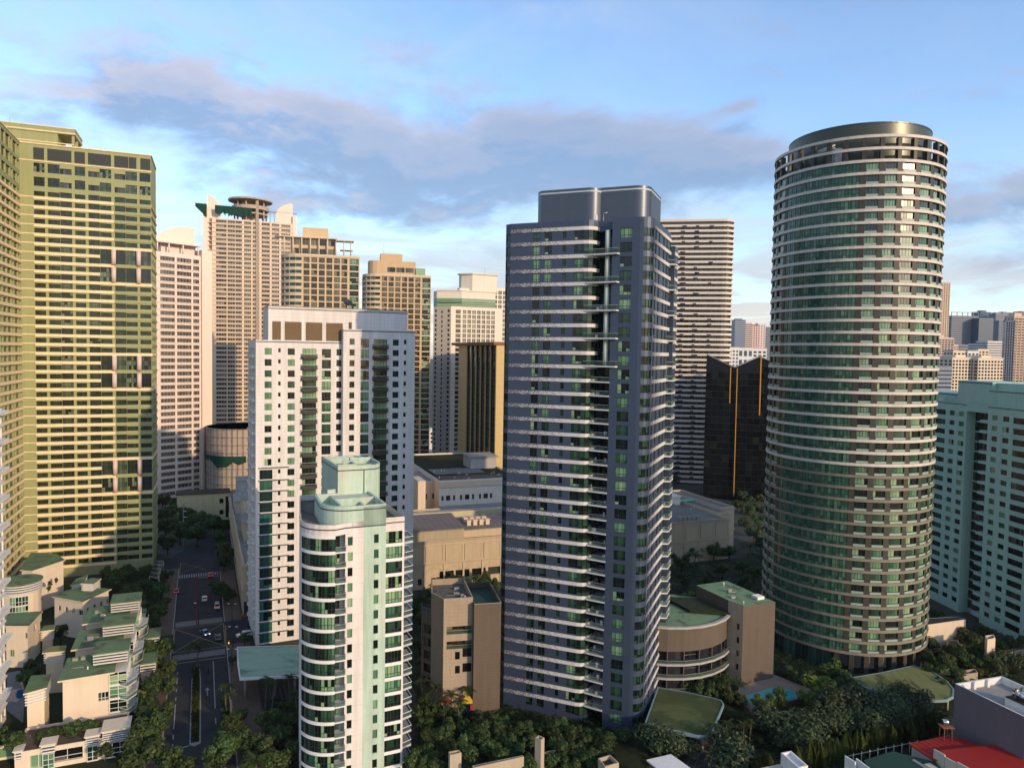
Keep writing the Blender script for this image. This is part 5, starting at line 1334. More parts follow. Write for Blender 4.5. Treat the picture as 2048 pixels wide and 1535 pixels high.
# lane arrows
def arrow(s, t, turn=False):
    line(s - .12, s + .12, t, t + 3.2)
    if turn:
        line(s - .12, s + 1.1, t + 3.2, t + 3.5); mk.poly([(*GP(s + 1.1, t + 2.7), .02), (*GP(s + 2.1, t + 3.35), .02), (*GP(s + 1.1, t + 4.0), .02)])
    else: mk.poly([(*GP(s - .6, t + 3.2), .02), (*GP(s + .6, t + 3.2), .02), (*GP(s, t + 5.0), .02)])
arrow(9.5, 10); arrow(12.9, 11.5, True)
solo('road_markings', mk, M['mark_w'], None, None, kind='structure', org=(*GP(0, 0), 0))
ym = MB()
for a, b in (((.3, 42), (.3, 62)), ((14.8, 42), (14.8, 62)), ((.3, 42), (14.8, 42)), ((.3, 62), (14.8, 62)), ((.3, 42), (14.8, 62)), ((.3, 62), (14.8, 42)), ((.3, 124), (.3, 140)), ((.3, 140), (10, 126)), ((.3, 124), (8, 133)), ((15, 44), (15.4, 60))): diag(a, b, .32, ym, .024)
solo('road_markings', ym, M['mark_y'], None, None, kind='structure', org=(*GP(0, 0), 0))
cw = MB(); cw.poly([(*GP(.4, 63.9), .012), (*GP(14.6, 63.9), .012), (*GP(14.6, 67.2), .012), (*GP(.4, 67.2), .012)]); cw.poly([(*GP(.4, 36.5), .012), (*GP(14.6, 36.5), .012), (*GP(14.6, 39.4), .012), (*GP(.4, 39.4), .012)])
solo('crosswalk', cw, M['pave'], None, None, kind='structure', org=(*GP(0, 0), 0))
md = MB(); md.prism([GP(5.5, -14), GP(6.6, -15), GP(7.9, -14), GP(8.0, 20), GP(7.6, 31), GP(6.3, 31), GP(5.6, 20)], -.02, .2); solo('median_kerb', md, M['kerb'], None, None, kind='structure')
md = MB(); md.prism([GP(5.8, -13.5), GP(7.6, -13.5), GP(7.7, 20), GP(7.3, 30.5), GP(6.5, 30.5), GP(5.9, 20)], .19, .24); solo('median_lawn', md, M['grass_m'], None, None, kind='structure')
# plaza right of the street with pale paving lines
sheet('plaza', [GP(22, -30), GP(60, -30), GP(60, 38), GP(22, 38)], .005, M['plaza'])
pl = MB()
for i in range(6): line(24.6 + 1.25 * i, 24.75 + 1.25 * i, -12, 9, pl, .016)
solo('paving_lines', pl, M['pave'], None, None, kind='structure', org=(*GP(24, 0), 0))
sheet('garden_ground', [GP(60, -70), GP(240, -70), GP(240, 64), GP(60, 64)], .004, M['grass_m'])
sheet('garden_ground', [GP(-110, -40), GP(-4.6, -40), GP(-4.6, 130), GP(-110, 130)], .004, M['grass_m'])
drv = [gnd(1345, 1535), gnd(1440, 1535), gnd(1500, 1480), gnd(1455, 1445), gnd(1400, 1455)]
sheet('driveway', drv, .03, M['plaza'])
dl = MB()
def pline(a, b, w, z=.045):
    a = gnd(*a); b = gnd(*b); d = (b - a).normalized(); n = Vector((-d.y, d.x)) * w / 2; dl.poly([(*(a - n), z), (*(b - n), z), (*(b + n), z), (*(a + n), z)])
for a, b in (((1372, 1535), (1400, 1468)), ((1387, 1535), (1420, 1466)), ((1352, 1535), (1384, 1468)), ((1366, 1528), (1420, 1540)), ((1372, 1512), (1432, 1528)), ((1380, 1494), (1440, 1510)), ((1388, 1478), (1446, 1492))): pline(a, b, .16)
sheet('driveway', [gnd(1380, 1545), gnd(1500, 1510), gnd(1560, 1500), gnd(1560, 1530), gnd(1440, 1560)], .025, M['plaza'])
for a, b in (((1395, 1532), (1480, 1512)), ((1480, 1512), (1560, 1498)), ((1420, 1535), (1432, 1518)), ((1450, 1535), (1462, 1512)), ((1500, 1530), (1514, 1502)), ((1420, 1532), (1530, 1516))): pline(a, b, .16)
solo('paving_lines', dl, M['pave'], None, None, kind='structure', org=(*gnd(1400, 1500), 0))

def clutter(B, fr, s0, s1, t0, t1, z, n, seed):
    """small vents, pipes and condensers on a roof, each its own part"""
    r = random.Random(seed)
    for i in range(n):
        a, b = r.uniform(s0, s1), r.uniform(t0, t1); k = r.random(); u = MB(); p = fr.P(a, b)
        if k < .4: u.fbox(fr, a, a + r.uniform(.7, 1.5), b, b + r.uniform(.5, 1), z, z + r.uniform(.5, 1.1)); part(B, 'condenser', u, M['metal'])
        elif k < .7: u.tube((*p, z), (*p, z + r.uniform(.6, 1.4)), .16, n=8); part(B, 'roof_vent', u, M['white'])
        else:
            q = fr.P(min(s1, a + r.uniform(1.5, 4)), b); u.tube((*p, z + .2), (*q, z + .2), .09, n=6); part(B, 'roof_pipe', u, M['concrete'])
# ================================================================== mall
M['mall'] = paint('beige_mall_wall', (.47, .385, .265), .85, .06, .10)
M['mall_l'] = paint('mall_ledge', (.42, .35, .25), .85, .08, .10)
M['mall_p'] = paint('mall_panel', (.45, .365, .25), .85, .06, .08)
M['mall_roof'] = paint('brown_grey_sheet_roof', (.17, .145, .13), .7, .12, .0, scale=.15, stain=((.10, .085, .075), .6, (.15, .6, 1)))
M['mall_attic'] = paint('greenish_beige_attic', (.36, .31, .22), .85, .08, .10)
M['mall_beam'] = paint('pale_yellow_beam', (.50, .44, .25), .8, .08, .1)
M['blue_roof'] = paint('blue_waterproof_roof', (.05, .10, .18), .8, .2, 0)
M['teal_roof'] = paint('teal_gutter', (.12, .42, .33), .7, .1, 0)
Ml = Frame((-36.3, 269.9), 20.5)
def build_mall():
    P = Ml.P
    B = thing('shopping_mall', 'long low beige mall with arched base and framed wall panels behind the towers', 'mall', (*P(40, 20), 0))
    W = Wins(); mb = MB(); zt = 18.2
    s0, s1 = -57.0, 143.0
    arches = []
    op = [(s, s + 5.6, [(3.2, 6.2, 1, (), 'glass_dark', 'frame')]) for s in (10.5, 16.8, 23.4, 30.0)] + [(s, s + 1.6, [(1.6, 4.0, 1, (), 'glass_dark', 'frame')]) for s in (7.2, 9.0 - 7.0, 79, 82.5, 86)]
    walls(mb, W, [P(s0, 0), P(s1, 0), P(s1, 56), P(s0 + 0, 56)], 0, zt, {0: sorted([(a - s0, b - s0, w_) for a, b, w_ in op])}, .6, par=1.0, thick=.5)
    part(B, 'wall', mb, [M['mall'], M['mall_roof']]); W.place(B, 60)
    # stepping right end
    for a, b, t, z in ((s1 + .02, 150, 9.0, 18.6), (150.02, 158, 16.0, 19.2)):
        w_ = MB(); walls(w_, Wins(), rect(Ml, a, b, t, 60), 0, z, None, par=.8, thick=.4); part(B, 'end_wing', w_, [M['mall'], M['mall_roof']])
        l = MB(); l.fbox(Ml, a, b + .3, t - .35, t, z - 1.1, z - .5); l.fbox(Ml, a, b + .3, t - .3, t, 8.4, 9.0); part(B, 'ledge', l, M['mall_l'])
        p = MB(); p.fbox(Ml, a + 1.6, b - 1.4, t - .14, t, 10, 16.5); part(B, 'wall_panel', p, M['mall_p'])
    # ledges
    for z0, z1, d in ((zt - .9, zt - .35, .45), (9.0, 9.6, .4), (zt - .1, zt + .15, .3)):
        l = MB(); l.fbox(Ml, s0, s1 + d, -d, 0, z0, z1); part(B, 'ledge', l, M['mall_l'])
    n = 26; wd = (s1 - s0) / n
    for i in range(n):
        a = s0 + wd * i
        p = MB(); p.fbox(Ml, a + .7, a + wd - .7, -.12, 0, 10.4, 16.2); part(B, 'wall_panel', p, M['mall_p'])
        fr_ = MB()
        for (u0, u1, z0, z1) in ((a + .45, a + .7, 10.2, 16.4), (a + wd - .7, a + wd - .45, 10.2, 16.4), (a + .7, a + wd - .7, 16.2, 16.4), (a + .7, a + wd - .7, 10.2, 10.4)): fr_.fbox(Ml, u0, u1, -.26, 0, z0, z1)
        part(B, 'panel_frame', fr_, M['mall_l'])
        ar = MB(); c = a + wd / 2; r = wd / 2 - .8
        pts = [(c + r * math.cos(R_(q)), 6.0 + 1.6 * math.sin(R_(q))) for q in range(0, 181, 20)]
        for (u0, z0), (u1, z1) in zip(pts[:-1], pts[1:]):
            ar.poly([(*P(u1, -.18), z1), (*P(u0, -.18), z0), (*P(u0, -.18), z0 + .35), (*P(u1, -.18), z1 + .35)]); ar.poly([(*P(u1, -.18), z1 + .35), (*P(u0, -.18), z0 + .35), (*P(u0, 0), z0 + .35), (*P(u1, 0), z1 + .35)])
            ar.poly([(*P(u0, -.18), z0), (*P(u1, -.18), z1), (*P(u1, 0), z1), (*P(u0, 0), z0)])
        part(B, 'arch_moulding', ar, M['mall_l'])
        pi = MB(); pi.fbox(Ml, a - .35, a + .35, -.3, 0, 0, 9.0); part(B, 'pilaster', pi, M['mall'])
    # attic storeys, roofs, plant
    def attic(a, b, t0, t1, z0, z1, m, name='attic', over=.5, rm='mall_roof', slope=0.0):
        w_ = MB(); w_.fbox(Ml, a, b, t0, t1, z0 - 1.1, z1); part(B, name, w_, M[m])
        r = MB(); A0, A1, A2, A3 = P(a - .2, t0 - over), P(b + over, t0 - over), P(b + over, t1), P(a - .2, t1)
        r.poly([(*A0, z1 + .05), (*A1, z1 + .05), (*A2, z1 + slope), (*A3, z1 + slope)]); r.poly([(*A0, z1 - .25), (*A1, z1 - .25), (*A1, z1 + .05), (*A0, z1 + .05)]); r.poly([(*A1, z1 - .25), (*A2, z1 - .25), (*A2, z1 + slope), (*A1, z1 + .05)])
        part(B, 'sheet_roof', r, M[rm])
        k = max(3, int((b - a) / 2.2)); sm_ = MB()
        for i in range(k):
            u = a + (b - a) * (i + .5) / k; sm_.poly([(*P(u - .05, t0 - over), z1 + .09), (*P(u + .05, t0 - over), z1 + .09), (*P(u + .05, t1), z1 + slope + .06), (*P(u - .05, t1), z1 + slope + .06)])
        part(B, 'roof_seam', sm_, M['dark'])
    za = Ml.on(900, 1057, 3.5)[1]
    attic(-12, 21, 3.5, 24, zt, za, 'mall_attic', slope=1.6); attic(21.1, 60, 5, 22, zt, za - 1.0, 'mall', slope=1.0)
    zr = Ml.on(1390, 1035, 8)[1]
    attic(88, 132, 6.5, 30, zt, zr, 'g_grey', slope=2.4); attic(132.1, 144, 14, 34, zt, zr - 1, 'g_grey', slope=1)
    attic(96, 140, 34, 46, zt, zr + 4.2, 'g_white', slope=.6, rm='g_white')
    for i in range(4):
        for j in range(2):
            u = MB(); u.fbox(Ml, 24 + 2.6 * i, 25.6 + 2.6 * i, 9 + 4.5 * j, 11 + 4.5 * j, za - 1, za + 1.2); u.prism([P(23.8 + 2.6 * i, 8.8 + 4.5 * j), P(25.8 + 2.6 * i, 8.8 + 4.5 * j), P(25.8 + 2.6 * i, 11.2 + 4.5 * j), P(23.8 + 2.6 * i, 11.2 + 4.5 * j)], za + 1.2, za + 1.5); part(B, 'roof_ventilator', u, M['e_light'])
    for s_, t_, z_ in ((112, 14, zr + 1), (122, 22, zr + 1.8), (106, 24, zr + 2), (128, 38, zr + 4.6), (116, 42, zr + 4.8)):
        u = MB(); u.fbox(Ml, s_ - .8, s_ + .8, t_ - .8, t_ + .8, z_ - 1, z_ + .5); u.prism([P(s_ - 1.1, t_ - 1.1), P(s_ + 1.1, t_ - 1.1), P(s_ + 1.1, t_ + 1.1), P(s_ - 1.1, t_ + 1.1)], z_ + .5, z_ + .8); part(B, 'roof_ventilator', u, M['white'])
    clutter(B, Ml, -10, 86, 24, 33, zt - 1, 16, 5); clutter(B, Ml, 90, 140, 8, 28, zr + .9, 10, 6); clutter(B, Ml, 98, 138, 36, 44, zr + 4.5, 8, 7)
    bx = MB(); bx.fbox(Ml, 112, 117, 6.3, 6.5, zt, zt + 3.4); part(B, 'white_panel', bx, M['white'])
    for i in range(5): u = MB(); u.fbox(Ml, 120 + 2.3 * i, 121.7 + 2.3 * i, 4.6, 5.6, zt - .9, zt + .9); part(B, 'air_unit', u, M['metal'])
    g = MB(); g.fbox(Ml, 141, 150, 36, 39, zt, zt + .6); part(B, 'teal_gutter', g, M['teal_roof'])
    # long pale beam in front of the podium
    zb = Ml.on(915, 1046, 34)[1]; zc = Ml.on(915, 1022, 34)[1]
    b = MB(); b.fbox(Ml, -14, 56, 34, 35.2, zb, zc); part(B, 'parapet_beam', b, M['mall_beam'])
    b = MB(); b.fbox(Ml, -14, 56, 35.2, 40, zc - .5, zc - .2); part(B, 'beam_roof', b, M['metal'])
    b = MB(); b.fbox(Ml, -14, 56, 40, 45.5, zc - 2.5, zc - 2.1); part(B, 'waterproof_roof', b, M['blue_roof'])
    for i in range(12): q = P(-12 + 5.8 * i, 34.6); c = MB(); c.tube((q.x, q.y, zt - 1), (q.x, q.y, zb), .18, n=6); part(B, 'post', c, M['metal'])
    c = MB(); c.fbox(Ml, -14, 56, 36.5, 37, zt - 1, zb); part(B, 'clerestory_glass', c, M['glass_blue'])
    c = MB()
    for h in (.5, 1.4): 
        a_, b_ = P(-14, 33.2), P(56, 33.2); c.tube((*a_, zt - .4 + h), (*b_, zt - .4 + h), .12, n=6)
    part(B, 'roof_pipe', c, M['metal'])
build_mall()
# podium behind the mall, carrying the hotel and the tower bases
def build_podium():
    P = Ml.P; t0 = 60
    B = thing('podium_building', 'cream podium with dark window row and weedy roof garden below the gold hotel', 'building', (*P(20, t0 + 15), 0))
    s = lambda px, y=990: Ml.on(px, y, t0)[0]
    za = Ml.on(940, 958, t0)[1]; zw = Ml.on(940, 988, t0)[1]
    W = Wins(); mb = MB(); a, b = s(878), s(1040)
    cs = [(s(px) - a, s(px + w_) - a, [(zw - 2.4, zw, 2 if w_ > 5 else 1, (), 'glass_brown', 'frame_brown')]) for px, w_ in ((883, 4.5), (892, 9), (906, 4.5), (920, 4.5), (930, 9), (944, 4.5), (958, 4.5), (967, 9), (980, 4.5))]
    walls(mb, W, rect(Ml, a, b, t0, t0 + 90), 0, za, {0: cs}, .5, par=.9, thick=.4)
    part(B, 'wall', mb, [M['g_white'], M['grass_m']]); W.place(B, 30)
    l = MB(); l.fbox(Ml, a - .4, b, t0 - .5, t0, za - 3.2, za - .6); part(B, 'parapet_band', l, M['e_light'])
    c = MB(); c.prism([P(a, t0 - 6), P(b, t0 - 6), P(b, t0), P(a, t0)], zw - 5.2, zw - 4.8); part(B, 'lean_to_roof', c, M['concrete'])
    for i in range(10): q = P(a + 1 + (b - a) * i / 10, t0 - 5.6); c = MB(); c.fbox(Ml, a + 1 + 5 * i, a + 1.6 + 5 * i, t0 - 5.9, t0 - 5.4, 16, zw - 5.2); part(B, 'post', c, M['g_white'])
    w2 = MB(); W2 = Wins(); a2 = s(832)
    walls(w2, W2, rect(Ml, a2, a - .02, t0 + 9, t0 + 40), 0, za - 1.5, {0: [(5, 7.5, [(zw - 3, zw - .5, 1, (), 'glass_brown', 'frame_brown')]), (10, 13, [(zw - 3, zw - .5, 1, (), 'glass_brown', 'frame_brown')])]}, .4, par=.6)
    part(B, 'side_wing', w2, [M['e_light'], M['concrete']]); W2.place(B, 5)
    w2 = MB(); w2.fbox(Ml, a2, a2 + 3.5, t0 - 4, t0 + 9, 0, za + 1); part(B, 'end_pier', w2, M['e_light'])
    clutter(B, Ml, a + 2, b - 4, t0 + 2, t0 + 30, za - .9, 14, 8)
    # roof terrace pools of pale floor and low walls
    for (u0, u1, v0, v1, m_) in ((a + 4, a + 30, t0 + 22, t0 + 38, 'pave'), (a + 2, a + 40, t0 + 4, t0 + 16, 'brick_walk')):
        r = MB(); r.fbox(Ml, u0, u1, v0, v1, za - .9, za - .75); part(B, 'roof_terrace', r, M[m_])
    r = MB(); r.fbox(Ml, a + 26, a + 40, t0 + 34, t0 + 48, za - .9, za + 5); part(B, 'terrace_building', r, M['g_grey'])
    r = MB(); r.fbox(Ml, a + 25, a + 41, t0 + 33, t0 + 49, za + 5, za + 5.6); part(B, 'terrace_roof', r, M['concrete'])
build_podium()
# street wing of the mall beside the white tower
def build_mallwing():
    P = GP
    B = thing('mall_wing', 'beige mall wing with cornices facing the street left of the white tower', 'mall', (*P(30, 100), 0))
    W = Wins(); mb = MB()
    walls(mb, W, rect(G, 21.0, 60, 66, 190), 0, 17.7, None, par=1.0, thick=.5); part(B, 'wall', mb, [M['mall'], M['concrete']])
    for z0, z1, d in ((16.4, 17.0, .5), (8.6, 9.1, .4)): l = MB(); l.fbox(G, 21 - d, 60, 66 - d, 66, z0, z1); l.fbox(G, 21 - d, 21, 66, 190, z0, z1); part(B, 'ledge', l, M['mall_l'])
    l = MB(); l.fbox(G, 21.3, 24.8, 65.7, 66, .5, 5.0); part(B, 'dark_arch', l, M['dark'])
    l = MB(); l.fbox(G, 20.4, 25.5, 65.0, 66, 0, .9); part(B, 'brick_plinth', l, M['rust'])
    for (a, b, c, d, h, m_) in ((23, 33, 100, 118, 6, 'mall'), (24, 30, 128, 140, 9.5, 'e_light'), (31, 40, 130, 150, 5, 'e_light'), (22, 29, 150, 170, 4.5, 'mall'), (24, 60, 176, 190, 9, 'g_grey')):
        r = MB(); r.fbox(G, a, b, c, d, 16.7, 17.7 + h); part(B, 'roof_room', r, M[m_])
        r = MB(); r.fbox(G, a - .3, b + .3, c - .3, d + .3, 17.7 + h, 18.0 + h); part(B, 'roof_slab', r, M['concrete'])
    r = MB(); r.poly([(*P(26, 103), 25), (*P(36, 103), 23.4), (*P(36, 122), 24), (*P(26, 122), 25.6)]); part(B, 'metal_roof', r, M['metal'])
    clutter(B, G, 22.5, 36, 68, 98, 16.7, 12, 3)
    r = MB(); r.fbox(G, 27.5, 29, 127.6, 128, 20, 24); part(B, 'blue_door', r, M['blue_roof'])
build_mallwing()
# scaffold-wrapped round block and car-park ramps left of the white tower
def build_ramps():
    q = ray(487, 900); k = 420 / q.y; c = Vector((q.x * k, 420))
    B = thing('wrapped_building', 'rounded concrete building wrapped in scaffolding with green netting left of the white tower', 'building', (*c, 0))
    r = 20; zt = 90 + (700 - 862) * 400 / F; mb = MB(); 
    mb.prism([Vector((c.x + r * math.cos(R_(a)), c.y + r * math.sin(R_(a)))) for a in range(0, 360, 12)], 0, zt); part(B, 'wall', mb, M['d_raw'])
    for i in range(9):
        l = MB(); z = zt - 4.4 * i
        l.prism([Vector((c.x + (r + .5) * math.cos(R_(a)), c.y + (r + .5) * math.sin(R_(a)))) for a in range(0, 360, 12)], z - .35, z); part(B, 'scaffold_floor', l, M['concrete'])
    l = MB()
    for a in range(170, 371, 8):
        p = (c.x + (r + .7) * math.cos(R_(a)), c.y + (r + .7) * math.sin(R_(a))); l.tube((*p, 0), (*p, zt), .12, n=4, caps=False)
    part(B, 'scaffold_pole', l, M['dark'], kind='stuff')
    n_ = MB(); rr = random.Random(4); prev = None
    for a in range(195, 300, 9):
        p = Vector((c.x + (r + 1) * math.cos(R_(a)), c.y + (r + 1) * math.sin(R_(a)))); d = rr.uniform(1, 6)
        if prev: n_.poly([(*prev[0], zt - 16 - prev[1]), (*p, zt - 16 - d), (*p, zt - 15), (*prev[0], zt - 15)])
        prev = (p, d)
    part(B, 'safety_net', n_, M['net'])
    w_ = MB(); d_ = Vector((1, .25)).normalized(); p0 = c + Vector((8, -r * .82)); w_.prism([p0, p0 + d_ * 14, p0 + d_ * 14 + Vector((0, 12)), p0 + Vector((0, 12))], 4, zt - 4); part(B, 'blank_wall', w_, M['g_grey'])
    q = ray(433, 900); k = 455 / q.y; c = Vector((q.x * k, 455))
    B = thing('car_park_ramp', 'open grey car park decks between the pinkish sail tower and the wrapped building', 'car park', (*c, 0))
    for i in range(6):
        z = 6 + 6.0 * i; s_ = MB(); s_.prism([c + Vector((-14, -12)), c + Vector((16, -8)), c + Vector((16, 16)), c + Vector((-14, 16))], z, z + 1.5); part(B, 'deck', s_, M['concrete'])
    for dx in (-10, 0, 10): s_ = MB(); s_.tube((c.x + dx, c.y - 7, 0), (c.x + dx, c.y - 7, 38), .7, n=8); part(B, 'column', s_, M['concrete'])
    s_ = MB(); s_.prism([c + Vector((-12, -4)), c + Vector((14, -2)), c + Vector((14, 14)), c + Vector((-12, 14))], 0, 37); part(B, 'inner_wall', s_, M['dark'])
build_ramps()
# yellow hall
def build_hall():
    fr = Frame(gnd(354, 1045), 23); P = fr.P
    B = thing('hall', 'long pale yellow hall with flat dark roof at the end of the street', 'building', (*P(15, 5), 0))
    L = fr.on(459, 1030)[0]; zt = fr.on(355, 990)[1]
    W = Wins(); mb = MB(); s = lambda px: fr.on(px, 1010)[0]
    walls(mb, W, rect(fr, 0, L, 0, 11), 0, zt, {0: [(s(439), s(447), [(zt - 5.5, zt - 3, 1, (), 'glass_dark', 'frame'), (zt - 11.5, zt - 9, 1, (), 'glass_dark', 'frame')]), (s(451), s(458), [(1, zt - 2, 1, (), 'glass_navy', 'frame')])]}, .4, par=.2)
    part(B, 'wall', mb, [M['mall_beam'], M['dark']]); W.place(B)
    r = MB(); r.fbox(fr, -.6, L + .4, -.6, 11.6, zt, zt + .35); part(B, 'roof', r, M['dark'])
build_hall()

# ================================================================== stone low-rise blocks
M['dgreen_roof'] = paint('dark_green_roof', (.018, .055, .042), .8, .12, 0, scale=.3)
M['stone'] = paint('brown_shaded_stone', (.112, .086, .062), .8, .10, .12, joints=(.62, 1, .45))  # brown stone, darkened in colour for the round tower's shadow and shaded faces
M['stone_l'] = paint('pale_sunlit_stone', (.33, .26, .185), .8, .10, .14, joints=(.9, 1, .35))  # stone painted paler for the faces that catch the sun
M['green_roof'] = paint('weathered_green_roof', (.16, .25, .13), .85, .15, 0, scale=.3, stain=((.05, .055, .03), .8))
M['roof_green'] = paint('sage_membrane_roof', (.115, .18, .09), .85, .2, 0, scale=.25, stain=((.06, .062, .04), .75))
def build_stone_left():
    fr = Frame(gnd(885, 1425), 12); P = fr.P
    B = thing('stone_block', 'brown stone low-rise with recessed balconies and teal-lined roof wells left of the blue tower', 'apartment building', (*P(5, 6), 0))
    s = lambda px, y=1300: fr.on(px, y)[0]
    zt = fr.on(900, 1196)[1]; zr = fr.on(970, 1206, -2)[1]; sm = s(944.5); s1 = s(998)
    W = Wins(); mb = MB()
    bal = [(z, z + 1.9) for z in (fr.on(900, 1258)[1] - 1.2, fr.on(900, 1286)[1] - 1.4)]
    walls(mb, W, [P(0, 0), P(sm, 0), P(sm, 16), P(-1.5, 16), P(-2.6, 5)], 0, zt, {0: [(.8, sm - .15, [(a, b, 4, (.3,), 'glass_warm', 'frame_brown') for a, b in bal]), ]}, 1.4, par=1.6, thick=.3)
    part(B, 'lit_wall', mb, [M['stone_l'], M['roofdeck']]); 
    for px, y in ((913, 1310), (913, 1338)): 
        a, z = fr.on(px - 3, y); w_ = MB(); w_.fbox(fr, a, a + 1.2, -.02, 0, z - 1, z + .9); part(B, 'window', w_, M['glass_dark'])
    for y in (1305, 1335):
        a, z = fr.on(925, y); w_ = MB(); w_.fbox(fr, a, s(943), -.02, 0, z - 1, z + 1.2); part(B, 'window', w_, M['glass_dark'])
    for a, b in bal:
        r = MB(); rail(r, [P(.8, -.1), P(sm - .1, -.1)], a - .1, 1.0); part(B, 'railing', r, [M['rail_glass'], M['metal']])
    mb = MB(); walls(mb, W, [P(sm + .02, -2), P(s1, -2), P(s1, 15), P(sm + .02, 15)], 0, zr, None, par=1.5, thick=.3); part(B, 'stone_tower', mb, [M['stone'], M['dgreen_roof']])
    l = MB(); strip(l, [P(sm + .02, -2), P(s1, -2), P(s1, 15)], .06, zr - .1, zr + .05); strip(l, [P(-2.6, 5), P(0, 0), P(sm, 0)], .06, zt - .1, zt + .05); part(B, 'parapet_edge', l, M['metal'])
    clutter(B, fr, .8, sm - 1, 2, 13, zt - 1.6, 5, 9)
    # angled left wing
    mb = MB(); zw = fr.on(870, 1225, 8)[1]; pA, pB = gnd(842, 1400), P(-2.2, 4.5)
    dv = (Vector(pB) - pA); W3 = Wins(); L = dv.length
    walls(mb, W3, [pA, pB, P(-1.5, 14), pA + (P(-1.5, 14) - pB)], 0, zw, {0: [(L - 3.6, L - .6, [(3.4 * i + 1.0, 3.4 * i + 3.4, 2, (), 'glass_dark', 'frame') for i in range(1, 7) if 3.4 * i + 3.4 < zw])]}, .6, par=.8); part(B, 'side_wing', mb, [M['stone'], M['roofdeck']]); W3.place(B)
    W.place(B)
build_stone_left()
def build_stone_right():
    c = gnd(1482, 1375); fr = Frame(c, 24); P = fr.P
    B = thing('stone_block', 'low block with curved banded front, brown stone wall and green roof by the pool', 'apartment building', (*P(-5, 8), 0))
    zt = fr.on(1484, 1214)[1]; s1 = fr.on(1548, 1290)[0]
    mb = MB(); mb.fbox(fr, 0, s1, 0, 20, 0, zt, 0, 1); part(B, 'stone_wall', mb, [M['stone'], M['green_roof']])
    # narrow face, sunlight put into its paler colour, then the curved, banded front
    n1 = fr.onside(1452, 1280, 0) if False else None
    a0 = gnd(1452, 1362); d = (a0 - c)
    W = Wins(); mb = MB()
    cc = P(-13, 20.5); ra = (a0 - cc).length; ang = math.degrees(math.atan2(a0.y - cc.y, a0.x - cc.x))
    ap = [Vector((cc.x + ra * math.cos(R_(ang - 13 * i)), cc.y + ra * math.sin(R_(ang - 13 * i)))) for i in range(7)][::-1]
    L = (c - a0).length
    facade(mb, W, a0, c, 0, zt + .5, [(L * .60, L * .78, [(z, z + 1.7, 1, (), 'glass_dark', 'frame') for z in (4.5, 8.2, 11.9, 15.6) if z + 2 < zt])], .3)
    zl = zt - 3.6; m2 = MB()
    for p, q in zip(ap[:-1], ap[1:]):
        l = (q - p).length; facade(m2, W, p, q, 0, zl, [(.12, l - .12, [(z, z + 2.7, 2, (), 'glass_navy', 'frame') for z in (2.2, 5.9, 9.6) if z + 3 < zl])], .8)
    back = P(-16, 34)
    facade(mb, W, ap[-1], a0, zl, zt + .5, [], .2)
    top = [*ap, a0 + Vector((0, 0)), c, P(0, 20), back]
    mb.poly([(*p, zl - .1) for p in top], 1); facade(mb, W, P(0, 20), back, 0, zl, [], .2); facade(mb, W, back, ap[0], 0, zl, [], .2)
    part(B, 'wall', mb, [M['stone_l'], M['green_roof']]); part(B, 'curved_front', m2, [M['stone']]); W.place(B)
    for z in (1.6, 5.3, 9.0, zl + .1):
        b = MB(); strip(b, ap, .9, z - .25, z + .3); part(B, 'balcony_band', b, M['g_grey'])
        if z < zl: 
            b = MB(); out = []
            for p in ap: n_ = (p - cc).normalized(); out.append(p + n_ * .85)
            rail(b, out, z + .3, .9); part(B, 'railing', b, [M['rail_glass'], M['metal']])
    r = MB(); r.prism([P(-10, 10), P(-1, 4), P(-1, 17), P(-10, 22)], zl - .1, zl + .8); part(B, 'roof_planter', r, M['grass_m'])
    clutter(B, fr, 1, s1 - 4, 2, 17, zt, 5, 11)
    for t in (3, 3.9, 4.8): u = MB(); u.fbox(fr, s1 - 3.6, s1 - 1.2, t, t + .6, zt, zt + .8); part(B, 'air_unit', u, M['white'])
build_stone_right()

# ================================================================== green-roofed terraced houses
M['h_wall'] = paint('cream_house_wall', (.64, .53, .39), .85, .05, .07)
M['h_white'] = paint('white_slat', (.62, .60, .55), .7, .05, .04)
M['h_recess'] = paint('dark_slat_recess', (.035, .045, .04), .8, .1, 0)
M['moss_roof'] = paint('mossy_yellow_roof', (.20, .21, .07), .9, .2, 0)
def louver_box(B, fr, s0, s1, t0, t1, z0, z1, n=4, top='roof_green'):
    c = MB(); c.fbox(fr, s0 + .25, s1 - .25, t0 + .25, t1 - .25, z0, z1); part(B, 'louver_core', c, M['h_recess'])
    h = (z1 - z0) / n
    for i in range(n): l = MB(); l.fbox(fr, s0, s1, t0, t1, z0 + h * i + h * .35, z0 + h * i + h * .75); part(B, 'louver_slat', l, M['h_white'])
    r = MB(); r.fbox(fr, s0 - .25, s1 + .25, t0 - .25, t1 + .25, z1, z1 + .25); part(B, 'louver_roof', r, M[top])
